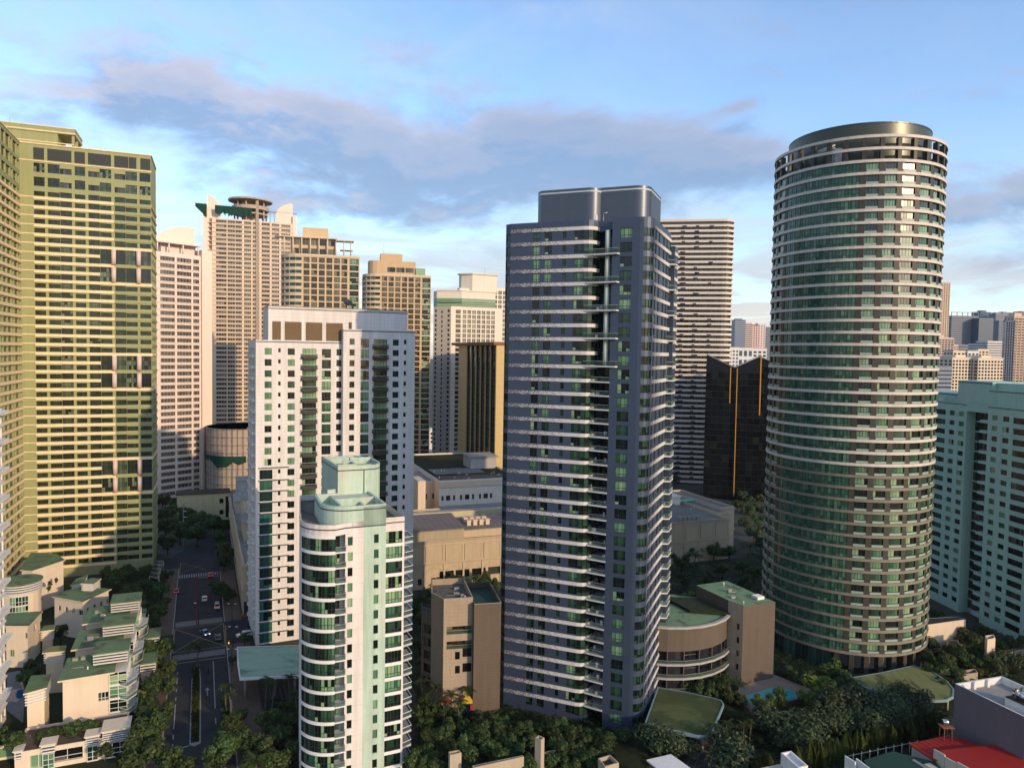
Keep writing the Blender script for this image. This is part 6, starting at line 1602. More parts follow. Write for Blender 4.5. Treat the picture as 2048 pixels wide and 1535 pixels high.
def bay(B, fr, s0, s1, t0, t1, z0, nf, fh=3.2):
    """glazed corner bay with white frames and small balconies"""
    W = Wins(); mb = MB()
    g = [(z0 + fh * i + .35, z0 + fh * i + fh - .1, 2, (.3, .75), 'glass', 'frame_white') for i in range(nf)]
    facade(mb, W, fr.P(s0, t0), fr.P(s1, t0), z0, z0 + fh * nf, [(.15, s1 - s0 - .1, g)], .15); facade(mb, W, fr.P(s1, t0), fr.P(s1, t1), z0, z0 + fh * nf, [(.2, 3.0, g), (3.3, 6.4, g), (6.7, t1 - t0 - .2, g)], .15)
    facade(mb, W, fr.P(s1, t1), fr.P(s0, t1), z0, z0 + fh * nf, [], .1); mb.poly([(*fr.P(s0, t0), z0 + fh * nf), (*fr.P(s1, t0), z0 + fh * nf), (*fr.P(s1, t1), z0 + fh * nf), (*fr.P(s0, t1), z0 + fh * nf)])
    part(B, 'bay_frame', mb, [M['h_white']]); W.place(B)
    for i in range(1, nf):
        b = MB(); b.prism([fr.P(s1 - 1.5, t0), fr.P(s1 + .2, t0 - 1.2), fr.P(s1 + 1.9, t0 + 1.5), fr.P(s1 + 1.9, t1 - 1), fr.P(s1, t1)], z0 + fh * i - .18, z0 + fh * i + .02)
        o = part(B, 'balcony', b, M['h_white'])
        r = MB(); rail(r, [fr.P(s1 - 1.5, t0), fr.P(s1 + .2, t0 - 1.2), fr.P(s1 + 1.9, t0 + 1.5), fr.P(s1 + 1.9, t1 - 1)], z0 + fh * i, 1.0); part(o, 'railing', r, [M['rail_glass'], M['h_white']])
def terraced(k, label):
    t0 = -2.6 + 18.4 * k; s0, s1 = -21.8, -10.6; zr = 14.4
    B = thing('terraced_house', label, 'house', (*GP(-15, t0 + 5), 0), 'green roofed terraced houses')
    W = Wins(); mb = MB(); a, b = s0 + .9, s1 - 1.2
    fw = [(7.0, 9.9, [(8.0, 10.0, 3, (.3,), 'glass_dark', 'frame_white')]), ] if k == 0 else [(1.2, 3.0, [(9.0, 10.6, 2, (), 'glass_dark', 'frame_white')])] if k == 2 else []
    walls(mb, W, [GP(a, t0 + .8), GP(b, t0 + .8), GP(b, t0 + 11.2), GP(a, t0 + 11.2)], 0, zr - .3, {0: fw}, .3, par=0, deck=0); part(B, 'wall', mb, [M['h_wall']]); W.place(B)
    r = MB(); A0, A1, A2, A3 = GP(s0, t0), GP(s1 + .2, t0), GP(s1 + .2, t0 + 11.6), GP(s0 + .3, t0 + 11.6)
    for dz in (0, -.35): pass
    zs = (zr, zr + .3, zr + 1.0, zr + .7)
    pts = list(zip((A0, A1, A2, A3), zs)); r.poly([(*p, z) for p, z in pts]); r.poly([(*p, z - .35) for p, z in pts[::-1]])
    for i in range(4):
        p, z = pts[i]; q, y = pts[(i + 1) % 4]; r.poly([(*p, z - .35), (*q, y - .35), (*q, y), (*p, z)], 1)
    part(B, 'roof', r, [M['roof_green'], M['h_wall']])
    louver_box(B, G, s1 - 4.6, s1 + 2.6, t0 + 3.6, t0 + 11.3, zr + .9, zr + 3.6)
    bay(B, G, b + .02, b + 3.8, t0 + 1.6, t0 + 11.0, 1.0, 4, 3.25)
    clutter(B, G, s0 + 1.5, s1 - 5.5, t0 + 2, t0 + 10, zr + .45, 4, 40 + k)
    if k > 0:
        w_ = MB(); w_.fbox(G, s1 + 4.2, s1 + 7.5, t0 + 2, t0 + 8.5, 0, 5.4); part(B, 'porch', w_, M['h_wall']); louver_box(B, G, s1 + 4.0, s1 + 7.7, t0 + 1.8, t0 + 8.7, 5.4, 7.6, 3)
    return B
for k, lb in enumerate(('nearest cream terraced house of the row, with a white-framed window in its blank front wall', 'second green roofed terraced house of the row, counted from the nearest', 'third green roofed terraced house of the row, with stains on its roof')): terraced(k, lb)
# front block of the row
def front_block():
    B = thing('front_house', 'low front block with white slatted boxes below the nearest terraced house', 'house', (*GP(-16, -9), 0))
    W = Wins(); mb = MB(); zt = 4.6; t0 = -13.0
    walls(mb, W, rect(G, -28, -7.5, t0, -2), 0, zt, {0: [(6.6, 12.4, [(1.0, 3.6, 2, (.35,), 'glass_dark', 'frame_white')]), (2.8, 5.6, [(.6, 3.4, 2, (), 'glass', 'frame_white')])]}, .5, par=.5, thick=.3); part(B, 'wall', mb, [M['h_wall'], M['brick_walk']]); W.place(B)
    louver_box(B, G, -23.2, -20.6, t0 - .6, t0 + 2.4, 3.4, 5.4, 3, 'h_wall'); louver_box(B, G, -15.0, -12.4, t0 - .5, t0 + 2.4, 3.6, 5.6, 4, 'h_wall'); louver_box(B, G, -11.8, -6.6, t0 - .8, t0 + 4.4, 3.8, 6.2, 5, 'h_wall')
    louver_box(B, G, -28, -26.6, t0 - .4, t0 + 2, 3.2, 5.0, 3, 'h_wall')
    for a, b in ((-23.0, -20.8), (-14.8, -12.6), (-11.6, -6.8)):
        W2 = Wins(); m2 = MB(); facade(m2, W2, GP(a, t0 - .35), GP(b, t0 - .35), 0, 3.5, [(.1, b - a - .1, [(.2, 3.3, 3 if b - a > 3 else 2, (.25, .6), 'glass', 'frame_white')])], .1); part(B, 'glazed_bay_frame', m2, M['h_white']); W2.place(B)
    W2 = Wins(); m2 = MB(); facade(m2, W2, GP(-6.8, t0 - .3), GP(-6.8, t0 + 4), 0, 3.8, [(.1, 4.1, [(.2, 3.4, 3, (.3, .6), 'glass', 'frame_white')])], .1); part(B, 'glazed_bay_frame', m2, M['h_white']); W2.place(B)
front_block()
# the others, outlined by their roof corners at roof height
def px_house(label, roof_px, z, zbase=0, roof='roof_green', inset_=.6, slats=None, wins=(), group='other green roofed houses'):
    pts = [gnd(px, py, z) for px, py in roof_px]
    ar = sum(a.x * b.y - b.x * a.y for a, b in zip(pts, pts[1:] + pts[:1]))
    if ar < 0: pts = pts[::-1]
    c = sum(pts, Vector((0, 0))) / len(pts)
    B = thing('green_roofed_house', label, 'house', (*c, 0), group)
    r = MB(); r.prism(pts, z - .3, z, 1, 0); part(B, 'roof', r, [M[roof], M['h_wall']])
    W = Wins(); mb = MB(); inn = inset(pts, inset_)
    walls(mb, W, inn, zbase, z - .3, {i: ws for i, ws in wins}, .3, par=0, deck=0); part(B, 'wall', mb, [M['h_wall']]); W.place(B)
    if slats:
        for i in range(4): l = MB(); l.prism(inset(pts, inset_ - .35), z - 3.0 + .65 * i, z - 3.0 + .65 * i + .28); part(B, 'louver_slat', l, M['h_white'])
    return B, pts
wn = lambda a, w_, z, h=1.6: (a, a + w_, [(z, z + h, 2, (), 'glass', 'frame_white')])
px_house('large house with sweeping green roof and blank lit wall behind the row', [(39, 1139), (64, 1141), (131, 1119), (112, 1106), (62, 1104)], 15)
Bh, _ = px_house('curved cream house with five small windows under a stained green roof', [(103, 1192), (166, 1203), (223, 1177), (165, 1172), (128, 1181)], 12, wins=[(i, [wn(1.5, 1.2, 7.6), wn(4.4, 1.2, 7.6), wn(7.3, 1.2, 7.6), wn(10.2, 1.8, 7.4)]) for i in (0, 1)])
px_house('cream house with one teal window and a green roof beside the left edge block', [(6, 1251), (58, 1251), (86, 1221), (16, 1226)], 12, wins=[(i, [wn(5.2, 2.2, 8.2, 1.6), wn(1.0, 1.2, 3.0, 2)]) for i in (0, 1)])
px_house('small house under a mossy yellow green roof with white slats', [(84, 1305), (130, 1301), (133, 1289), (100, 1292)], 11, roof='moss_roof', slats=True)
px_house('narrow cream house with a dull green roof nearest the swimming pool', [(46, 1387), (94, 1374), (104, 1347), (62, 1350)], 12.5, slats=True, wins=[(i, [wn(6.2, 1.6, 5.2, 2.2), wn(6.2, 1.6, 1.4, 2.2)]) for i in (0, 1)])
def round_house():
    c = gnd(42, 1160, 14); B = thing('green_roofed_house', 'rounded house with dark slatted eaves and tall glazed strip behind the left edge block', 'house', (*c, 0), 'other green roofed houses'); r = 5.5
    ring = lambda q: [Vector((c.x + q * math.cos(R_(a)), c.y + q * math.sin(R_(a)))) for a in range(0, 360, 18)]
    w_ = MB(); w_.prism(ring(r), 0, 10.8); part(B, 'wall', w_, M['h_wall']); w_ = MB(); w_.prism(ring(r - .3), 10.8, 14); part(B, 'louver_core', w_, M['h_recess'])
    for i in range(4): l = MB(); l.prism(ring(r + .3), 11.0 + .75 * i, 11.35 + .75 * i); part(B, 'louver_slat', l, M['h_white'])
    l = MB(); l.prism(ring(r + .6), 14, 14.3); part(B, 'roof', l, M['roof_green'])
    W = Wins(); m2 = MB(); rr = ring(r + .15)
    for i in (15, 16, 17): facade(m2, W, rr[i], rr[i + 1], 1, 10.6, [(.05, (rr[i + 1] - rr[i]).length - .05, [(1.2 + 3.1 * k, 4.0 + 3.1 * k, 2, (.4,), 'glass', 'frame_white') for k in range(3)])], .1)
    part(B, 'glazed_strip_frame', m2, M['h_white']); W.place(B)
round_house()
for lb, px, z in (('low slatted roof box on the near side of the dark garden', [(152, 1157), (176, 1148), (168, 1164), (140, 1170)], 9), ('green slatted roof box beside the curved cream house', [(160, 1166), (187, 1167), (203, 1156), (182, 1155)], 14.6), ('low slatted house at the kerb end of the third terraced house', [(268, 1226), (292, 1226), (293, 1216), (270, 1215)], 7.5), ('dark green slatted roof below the round tree', [(78, 1262), (108, 1258), (111, 1248), (88, 1250)], 7)): px_house(lb, px, z, slats=True)
# garden wall with white bars in the lower left corner
gw = MB(); a_, b_ = gnd(-10, 1520), gnd(48, 1510); 
Bw = thing('garden_wall', 'cream garden wall with white bars at the lower left corner', 'wall', (*a_, 0)); d_ = (b_ - a_).normalized(); n_ = Vector((d_.y, -d_.x)); gw.prism([a_ + n_ * .3, b_ + n_ * .3, b_, a_], 0, 3.2); part(Bw, 'wall', gw, M['h_wall'])
for i in range(6): g = MB(); p = a_ + d_ * (i * 1.25 + .3); g.tube((p.x, p.y, 3.2), (p.x, p.y, 4.4), .06, n=5); part(Bw, 'bar', g, M['h_white'])
g = MB(); g.fbox(Frame(a_, math.degrees(math.atan2(d_.y, d_.x))), .3, 6.4, -.32, -.02, .6, 2.6); part(Bw, 'glazing', g, M['glass'])
# pools
M['water'] = paint('pool_water', (.02, .40, .44), .3, .12, 0, scale=.5, spec=.6)
M['water_d'] = paint('pool_water_blue', (.012, .085, .17), .08, .12, 0, scale=.5, spec=.6)
M['deck'] = paint('pool_deck', (.26, .20, .15), .9, .15, 0)
sheet('pool_deck', [gnd(14, 1420), gnd(46, 1445), gnd(50, 1385), gnd(40, 1340), gnd(14, 1345)], .02, M['pave'])
sheet('pool_water', [gnd(14, 1403), gnd(34, 1403), gnd(47, 1390), gnd(45, 1376), gnd(14, 1380)], .05, M['water_d'])
sheet('pool_deck', [gnd(1462, 1395), gnd(1500, 1428), gnd(1600, 1405), gnd(1625, 1385), gnd(1545, 1353), gnd(1485, 1378)], .9, M['deck'])
sheet('pool_water', [gnd(1491, 1389, .95), gnd(1503, 1414, .95), gnd(1545, 1408, .95), gnd(1601, 1391, .95), gnd(1580, 1378, .95), gnd(1549, 1373, .95)], .95, M['water'])
wl = MB(); ps = [gnd(1462, 1395), gnd(1500, 1428), gnd(1600, 1405), gnd(1625, 1385)]
strip(wl, ps, .3, 0, 1.3); solo('pool_wall', wl, M['stone'], 'low brown stone wall round the turquoise swimming pool', 'wall')

# ================================================================== entrance canopies
M['canopy_mint'] = paint('mint_canopy_top', (.27, .40, .30), .75, .12, 0, scale=.3, stain=((.08, .14, .09), .85, (.25, .9, 1)))
M['canopy_moss'] = paint('mossy_canopy_top', (.050, .066, .022), .9, .25, 0, scale=.25, stain=((.10, .12, .04), .7, (.5, .9, 1)))
M['canopy_moss2'] = paint('striped_moss_canopy', (.17, .185, .065), .9, .15, 0, scale=.25, stain=((.045, .045, .026), .95, (.9, .35, 1)))
M['canopy_rim'] = paint('pale_blue_rim', (.20, .28, .29), .6, .08, 0)
def canopy(label, px, z, top, rim, nrm=1, th=.45, legs=()):
    pts = [gnd(a, b, z) for a, b in px]
    if sum(a.x * b.y - b.x * a.y for a, b in zip(pts, pts[1:] + pts[:1])) < 0: pts = pts[::-1]
    c = sum(pts, Vector((0, 0))) / len(pts); B = thing('entrance_canopy', label, 'canopy', (*c, 0))
    s_ = MB(); s_.prism(inset(pts, .3), z - th, z - .05); part(B, 'roof', s_, M[top])
    r = MB(); strip(r, [*inset(pts, .3), inset(pts, .3)[0]], .35, z - th - .1, z + .12); part(B, 'rim', r, M[rim])
    for l in legs: p = gnd(*l, z); k = MB(); k.tube((p.x, p.y, 0), (p.x, p.y, z - th), .35, n=10); part(B, 'column', k, M['concrete'])
    return B
canopy('large mint stained entrance canopy with white rim in front of the white tower', [(473, 1293), (560, 1291), (640, 1288), (640, 1350), (560, 1352), (479, 1356), (475, 1325)], 6.5, 'canopy_mint', 'white', legs=[(490, 1345), (550, 1342), (500, 1302), (590, 1340)])
canopy('rounded moss covered entrance canopy at the foot of the blue tower', [(1316, 1373), (1370, 1383), (1425, 1395), (1443, 1400), (1448, 1408), (1441, 1425), (1424, 1464), (1413, 1471), (1395, 1471), (1335, 1457), (1290, 1445)], 5.5, 'canopy_moss', 'canopy_rim', legs=[(1405, 1455), (1430, 1412), (1350, 1445)])
canopy('leaf shaped mossy striped canopy at the foot of the round tower', [(1690, 1356), (1760, 1345), (1828, 1330), (1862, 1340), (1895, 1362), (1908, 1378), (1907, 1392), (1893, 1399), (1870, 1400), (1800, 1392), (1735, 1376)], 4.5, 'canopy_moss2', 'canopy_rim', legs=[(1895, 1388), (1800, 1380)])
# slatted entrance roof at the foot of the green slab
def trellis():
    px = [(299, 1152), (318, 1157), (327, 1122), (310, 1121)]; pts = [gnd(a, b, 5) for a, b in px]; c = sum(pts, Vector((0, 0))) / 4
    B = thing('entrance_canopy', 'grey glass and steel ribbed canopy at the foot of the green slab', 'canopy', (*c, 0))
    s_ = MB(); s_.prism(pts, 4.9, 5); part(B, 'roof', s_, M['rail_glass'])
    for i in range(5):
        a, b = pts[0].lerp(pts[3], i / 4), pts[1].lerp(pts[2], i / 4); r = MB(); r.tube((*a, 5.1), (*b, 5.1), .14, n=5); part(B, 'rib', r, M['metal'])
    for p in pts: r = MB(); r.tube((*p, 0), (*p, 4.9), .15, n=6); part(B, 'column', r, M['metal'])
trellis()

# ================================================================== lower right houses
M['p_wall'] = paint('purple_grey_wall', (.135, .118, .128), .85, .06, .08)
M['red_roof'] = paint('red_metal_roof', (.30, .018, .014), .55, .10, 0, scale=.3)
M['cream_gable'] = paint('cream_gable', (.50, .45, .36), .85, .06, .06)
def lower_right():
    z = 16.0; a, b, c = gnd(1910, 1366, z), gnd(2052, 1434, z), gnd(2003, 1351, z); d = b + (c - a) * 1.0; e = c + (b - a) * .0
    pts = [a, b, b + (c - a), c]
    B = thing('grey_house', 'large blank purple grey house with white parapet roof in the lower right corner', 'house', (*((a + b) / 2), 0))
    mb = MB()
    for i in range(4): facade(mb, Wins(), pts[i], pts[(i + 1) % 4], 0, z, [])
    part(B, 'wall', mb, [M['p_wall']])
    p = MB(); n = 4; inn = inset(pts, .35)
    for i in range(4):
        j = (i + 1) % 4; p.poly([(*inn[i], z - 1.6), (*inn[j], z - 1.6), (*inn[j], z), (*inn[i], z)][::-1]); p.poly([(*pts[i], z + .02), (*pts[j], z + .02), (*inn[j], z + .02), (*inn[i], z + .02)])
    p.poly([(*q, z - 1.6) for q in inn], 1)
    part(B, 'parapet', p, [M['white'], M['concrete']])
    u = (c - a).normalized(); v = (b - a).normalized()
    for k in (.33, .62):
        q = a + (c - a) * k + v * .35; w_ = MB(); w_.prism([q, q + v * .6, q + v * .6 + u * .7, q + u * .7], z - 1.6, z); part(B, 'parapet_pier', w_, M['white'])
    fr = Frame(a, math.degrees(math.atan2(v.y, v.x)))
    o = gnd(2010, 1400, z); w_ = MB(); w_.prism([o, o + v * 12, o + v * 12 + u * 6, o + u * 6], z - 1.6, z + .9); part(B, 'tank_plinth', w_, M['white'])
    w_ = MB(); w_.prism([o - u * .3 + v * .2, o + v * 12, o + v * 12 + u * 6, o + v * .2 + u * 6], z + .9, z + 1.1); part(B, 'plinth_top', w_, M['dark'])
    for k, lb in enumerate(('first stainless water tank on the white parapet roof at the lower right', 'second stainless water tank partly behind the first on the parapet roof')):
        A0 = o + u * (1.4 + 2.1 * k) + v * 1.0; A1 = A0 + v * 3.6
        T = thing('water_tank', lb, 'water tank', (*A0, z + 1.1), 'stainless roof tanks')
        t_ = MB(); t_.tube((*A0, z + 2.2), (*A1, z + 2.2), .85, n=18); part(T, 'drum', t_, M['steel'])
        for s_ in (A0 - v * .25, A1 + v * .25):
            e_ = MB(); pr = A0 if s_ is not A1 and (s_ - A0).length < 1 else A1; e_.tube((*pr, z + 2.2), (*s_, z + 2.2), .82, .35, n=18); part(T, 'end_cap', e_, M['steel'])
        for f in (.15, .85):
            for sg in (-1, 1): q = A0 + v * (3.6 * f) + u * (.6 * sg); l = MB(); l.tube((*q, z + 1.1), (*q, z + 1.8), .07, n=5); part(T, 'leg', l, M['metal'])
        for f in (.2, .5, .8): q = A0 + v * (3.6 * f); l = MB(); l.tube((*(q - v * .06), z + 2.2), (*(q + v * .06), z + 2.2), .88, n=18); part(T, 'hoop', l, M['metal'])
    # red roofs
    def slab_house(name, label, px, zz, m_, wall='cream_gable', ridge=None, cat='house', seams=0):
        pts = [gnd(x_, y_, zz) for x_, y_ in px]
        if sum(p.x * q.y - q.x * p.y for p, q in zip(pts, pts[1:] + pts[:1])) < 0: pts = pts[::-1]
        cc = sum(pts, Vector((0, 0))) / len(pts); Bq = thing(name, label, cat, (*cc, 0))
        w_ = MB(); w_.prism(inset(pts, .4), 0, zz - .25); part(Bq, 'wall', w_, M[wall])
        rz = [zz + (ridge[i] if ridge else 0) for i in range(len(pts))] 
        r = MB(); r.poly([(*p, q) for p, q in zip(pts, rz)]) if not ridge else None
        if ridge:
            for i in range(1, len(pts) - 1): r.poly([(*pts[0], rz[0]), (*pts[i], rz[i]), (*pts[i + 1], rz[i + 1])])
        for i in range(len(pts)): j = (i + 1) % len(pts); r.poly([(*pts[i], zz - .3), (*pts[j], zz - .3), (*pts[j], rz[j]), (*pts[i], rz[i])])
        part(Bq, 'roof', r, M[m_])
        if seams and len(pts) == 4:
            for i in range(1, seams):
                p, q = pts[0].lerp(pts[1], i / seams), pts[3].lerp(pts[2], i / seams); zp, zq = (rz[0] + (rz[1] - rz[0]) * i / seams), (rz[3] + (rz[2] - rz[3]) * i / seams)
                s_ = MB(); s_.tube((*p, zp + .03), (*q, zq + .03), .05, n=4); part(Bq, 'roof_seam', s_, M[m_])
        return Bq, pts
    slab_house('red_roofed_house', 'farther red metal roof against the purple grey house', [(1818, 1486), (1900, 1468), (1972, 1494), (1870, 1520)], 6, 'red_roof', seams=9)
    Bq, pp = slab_house('red_roofed_house', 'nearer red metal roof with a stepped cream gable at the lower right corner', [(1871, 1500), (1995, 1487), (2060, 1515), (2060, 1560), (1960, 1550)], 7, 'red_roof')
    g = MB(); a1, b1 = gnd(1869, 1499, 7.6), gnd(1965, 1552, 7.6)
    for i in range(4):
        p, q = a1.lerp(b1, i / 4), a1.lerp(b1, (i + .96) / 4); dd = (q - p).normalized(); nn = Vector((dd.y, -dd.x)) * .3
        s_ = MB(); s_.prism([p + nn, q + nn, q, p], 3, 7.9 - .35 * (i % 2)); part(Bq, 'gable_wall', s_, M['cream_gable'])
    slab_house('green_roofed_shed', 'flat dark green roof between the cypress hedge and the red roofs', [(1727, 1519), (1785, 1501), (1870, 1522), (1905, 1560), (1760, 1560)], 5.5, 'dgreen_roof', 'white')
    for x0, y0, x1, y1 in ((1692, 1512, 1712, 1524), (1714, 1517, 1745, 1540)):
        p, q = gnd(x0, y0, 6.2), gnd(x1, y1, 6.2); dd = (q - p).normalized(); nn = Vector((dd.y, -dd.x)) * .3; w_ = MB(); w_.prism([p + nn, q + nn, q, p], 2, 6.4)
        solo('gable_wall', w_, M['white'], 'short white stepped gable wall by the dark green roof' if x0 == 1692 else 'longer white gable wall edging the dark green roof', 'wall')
    sk = MB(); q = gnd(1848, 1528, 5.6); sk.prism([q, q + v * 3.2, q + v * 3.2 + u * 1.6, q + u * 1.6], 5.52, 5.75); solo('roof_hatch', sk, M['cream_gable'], 'pale square hatch on the dark green roof', 'roof hatch')
    sk = MB(); q = gnd(1823, 1519, 5.6); sk.prism([q, q + v * 4, q + v * 4 + u * .8, q + u * .8], 5.52, 5.7); solo('skylight', sk, M['metal'], 'narrow grey skylight strip on the dark green roof', 'skylight')
    # tank tower
    q = gnd(1891, 1478, 6); T = thing('tank_stand', 'rust red tank stand with a small steel tank beside the grey house wall', 'water tank', (*q, 5.5))
    for dx, dy in ((-.9, -.9), (.9, -.9), (.9, .9), (-.9, .9)): l = MB(); l.tube((q.x + dx, q.y + dy, 5.5), (q.x + dx * .9, q.y + dy * .9, 9), .09, n=5); part(T, 'leg', l, M['rust'])
    l = MB(); l.box(q.x - 1.3, q.x + 1.3, q.y - 1.1, q.y + 1.1, 9, 9.15); part(T, 'platform', l, M['rust'])
    l = MB(); l.tube((q.x - .9, q.y, 10), (q.x + .9, q.y, 10), .6, n=14); part(T, 'drum', l, M['steel'])
    # white roofs and chimney boxes at the bottom edge
    Bq, pts = slab_house('white_roofed_house', 'small house with a flat white roof at the bottom edge below the grey feathery tree', [(1293, 1518), (1342, 1507), (1382, 1535), (1330, 1548)], 7, 'white', 'stone')
    Bc = thing('chimney_block', 'pale stair block with an open gutter top at the bottom edge left of the hedge', 'stair block', (*gnd(1588, 1520, 8), 0))
    p = [gnd(1562, 1504, 9), gnd(1597, 1534, 9), gnd(1616, 1530, 9), gnd(1582, 1500, 9)]; w_ = MB(); walls(w_, Wins(), p, 0, 9, None, par=.6, thick=.3, deck=0); part(Bc, 'wall', w_, [M['white']])
    w_ = MB(); f_ = [gnd(1520, 1535, 6.5), gnd(1562, 1526, 6.5), gnd(1566, 1532, 6.5), gnd(1524, 1542, 6.5)]; w_.prism(f_, 0, 6.5); part(Bc, 'low_wall', w_, M['cream_gable'])
lower_right()
# garden structures between the mint and blue towers
M['tan'] = paint('tan_concrete', (.40, .33, .235), .85, .10, .14)
def pale_box(name, label, px, z0, z, m='tan', hollow=True, cat='garden structure'):
    p = [gnd(a, b, z) for a, b in px]
    if sum(a.x * b.y - b.x * a.y for a, b in zip(p, p[1:] + p[:1])) < 0: p = p[::-1]
    w_ = MB(); walls(w_, Wins(), p, z0, z, None, par=.8 if hollow else 0, thick=.25, deck=1); return solo(name, w_, [M[m], M['dark']], label, cat)
pale_box('garden_pillar', 'tall pale concrete pillar rising from the trees left of the blue tower foot', [(1070, 1474), (1077, 1469), (1089, 1474), (1082, 1479)], 0, 9)
pale_box('garden_box', 'short pale open-topped box among the trees beside the mint tower', [(897, 1502), (917, 1498), (923, 1504), (900, 1509)], 0, 6.5)
pale_box('garden_beam', 'long pale garden beam wall crossing the bottom of the tree garden', [(944, 1530), (1045, 1509), (1048, 1512), (948, 1534)], 3, 5.5, hollow=False)
pale_box('planter_frame', 'square cream planter frame at the bottom edge near the blue tower', [(1196, 1515), (1220, 1508), (1238, 1524), (1210, 1532)], 2, 5.2)
pale_box('garden_wall', 'low pale wall behind the garden pillar', [(1088, 1503), (1110, 1498), (1111, 1502), (1090, 1507)], 0, 3, hollow=False, cat='wall')
pale_box('terrace_block', 'cream flat topped pavilion with lawn roof right of the round tower', [(1846, 1250), (1932, 1238), (1914, 1232), (1850, 1236)], 0, 9, 'e_light', False, 'pavilion')
pale_box('garden_pillar', 'tall lit cream pillar block below the teal tower', [(1975, 1278), (1991, 1275), (1987, 1268), (1970, 1270)], 0, 9, 'e_light')
pale_box('planter_wall', 'stepped tan planter wall with a corner among shrubs below the lit pillar', [(1925, 1348), (1956, 1344), (1950, 1336), (1924, 1340)], 0, 2.2, 'stone_l')
pale_box('garden_wall', 'tan garden wall at the right edge below the teal tower', [(2008, 1306), (2052, 1296), (2052, 1292), (2006, 1301)], 0, 3, 'stone_l', False, 'wall')
pale_box('small_roof', 'small shingled tan roof among shrubs right of the round tower', [(1892, 1295), (1922, 1293), (1916, 1279), (1895, 1279)], 0, 4, 'stone_l', False, 'garden structure')
# playground behind the stone block
M['toy_red'] = paint('toy_red', (.42, .03, .03), .5, .05, 0); M['toy_yellow'] = paint('toy_yellow', (.55, .35, .03), .5, .05, 0); M['toy_blue'] = paint('toy_blue', (.02, .05, .18), .5, .05, 0)
def playground():
    q = gnd(933, 1428); T = thing('play_tower', 'red yellow and blue playground tower among the dark garden trees', 'playground', (*q, 0))
    for dx, dy in ((-1, -1), (1, -1), (1, 1), (-1, 1)): l = MB(); l.tube((q.x + dx, q.y + dy, 0), (q.x + dx, q.y + dy, 3.6), .1, n=6); part(T, 'post', l, M['toy_blue'])
    l = MB(); l.box(q.x - 1.1, q.x + 1.1, q.y - 1.1, q.y + 1.1, 1.5, 1.65); part(T, 'platform', l, M['toy_blue'])
    r = MB(); A_ = [(q.x - 1.5, q.y - 1.5), (q.x + 1.5, q.y - 1.5), (q.x + 1.5, q.y + 1.5), (q.x - 1.5, q.y + 1.5)]
    for i in range(4): r.poly([(*A_[i], 3.5), (*A_[(i + 1) % 4], 3.5), (q.x, q.y, 5.0)])
    part(T, 'roof', r, M['toy_yellow'])
    s_ = MB(); s_.poly([(q.x + 1, q.y - .5, 1.6), (q.x + 4, q.y - 1.2, .3), (q.x + 4, q.y - .2, .3), (q.x + 1, q.y + .5, 1.6)]); s_.box(q.x + 1, q.x + 1.6, q.y - .9, q.y + .9, 1.6, 3.0); part(T, 'slide', s_, M['toy_red'])
    q = gnd(891, 1426); T = thing('playground_hut', 'small red roofed playground hut beside the play tower', 'playground', (*q, 0))
    for dx, dy in ((-.8, -.8), (.8, -.8), (.8, .8), (-.8, .8)): l = MB(); l.tube((q.x + dx, q.y + dy, 0), (q.x + dx, q.y + dy, 3.2), .1, n=6); part(T, 'post', l, M['toy_yellow'])
    r = MB(); A_ = [(q.x - 1.3, q.y - 1.3), (q.x + 1.3, q.y - 1.3), (q.x + 1.3, q.y + 1.3), (q.x - 1.3, q.y + 1.3)]
    for i in range(4): r.poly([(*A_[i], 3.1), (*A_[(i + 1) % 4], 3.1), (q.x, q.y, 4.6)])
    part(T, 'roof', r, M['toy_red'])
playground()
# ================================================================== vegetation
def leaf_mat(name, a, b, c):
    m, nt = mat(name)
    g = nt.n('ShaderNodeNewGeometry'); oi = nt.n('ShaderNodeObjectInfo').outputs['Random']
    r = nt.math('FRACT', nt.math('ADD', g.outputs['Random Per Island'], nt.math('MULTIPLY', oi, 3.7)))
    cr = nt.n('ShaderNodeValToRGB', {0: r}); e = cr.color_ramp.elements; e[0].color = c4(a); e[1].color = c4(c); k = e.new(.55); k.color = c4(b)
    hv = nt.n('ShaderNodeHueSaturation', {'Hue': nt.math('ADD', .485, nt.math('MULTIPLY', oi, .03)), 'Value': nt.math('ADD', .75, nt.math('MULTIPLY', oi, .5)), 'Color': cr.outputs[0]}).outputs[0]
    d = nt.n('ShaderNodeBsdfPrincipled', {'Base Color': hv, 'Roughness': .55}); d.inputs['Specular IOR Level'].default_value = .25
    t = nt.n('ShaderNodeBsdfTranslucent', {0: hv})
    mx = nt.n('ShaderNodeMixShader', {0: .25, 1: d.outputs[0], 2: t.outputs[0]})
    nt.t.links.new(mx.outputs[0], nt.n('ShaderNodeOutputMaterial').inputs[0]); return m
M['leaf'] = leaf_mat('leaf_dark_green', (.015, .030, .008), (.044, .074, .019), (.10, .14, .036))
M['leaf_feather'] = leaf_mat('leaf_feathery', (.022, .038, .016), (.052, .076, .033), (.10, .128, .055))
M['leaf_bright'] = leaf_mat('leaf_yellow_green', (.06, .085, .012), (.11, .14, .02), (.18, .20, .035))
M['leaf_palm'] = leaf_mat('leaf_palm', (.018, .030, .008), (.040, .060, .015), (.08, .10, .026))
M['leaf_cyp'] = leaf_mat('leaf_hedge', (.024, .040, .008), (.045, .064, .012), (.078, .095, .02))
M['bark'] = paint('bark', (.055, .042, .03), .95, .25, 0, scale=2)
M['bark_pale'] = paint('palm_bark', (.10, .085, .065), .95, .2, 0, scale=2)
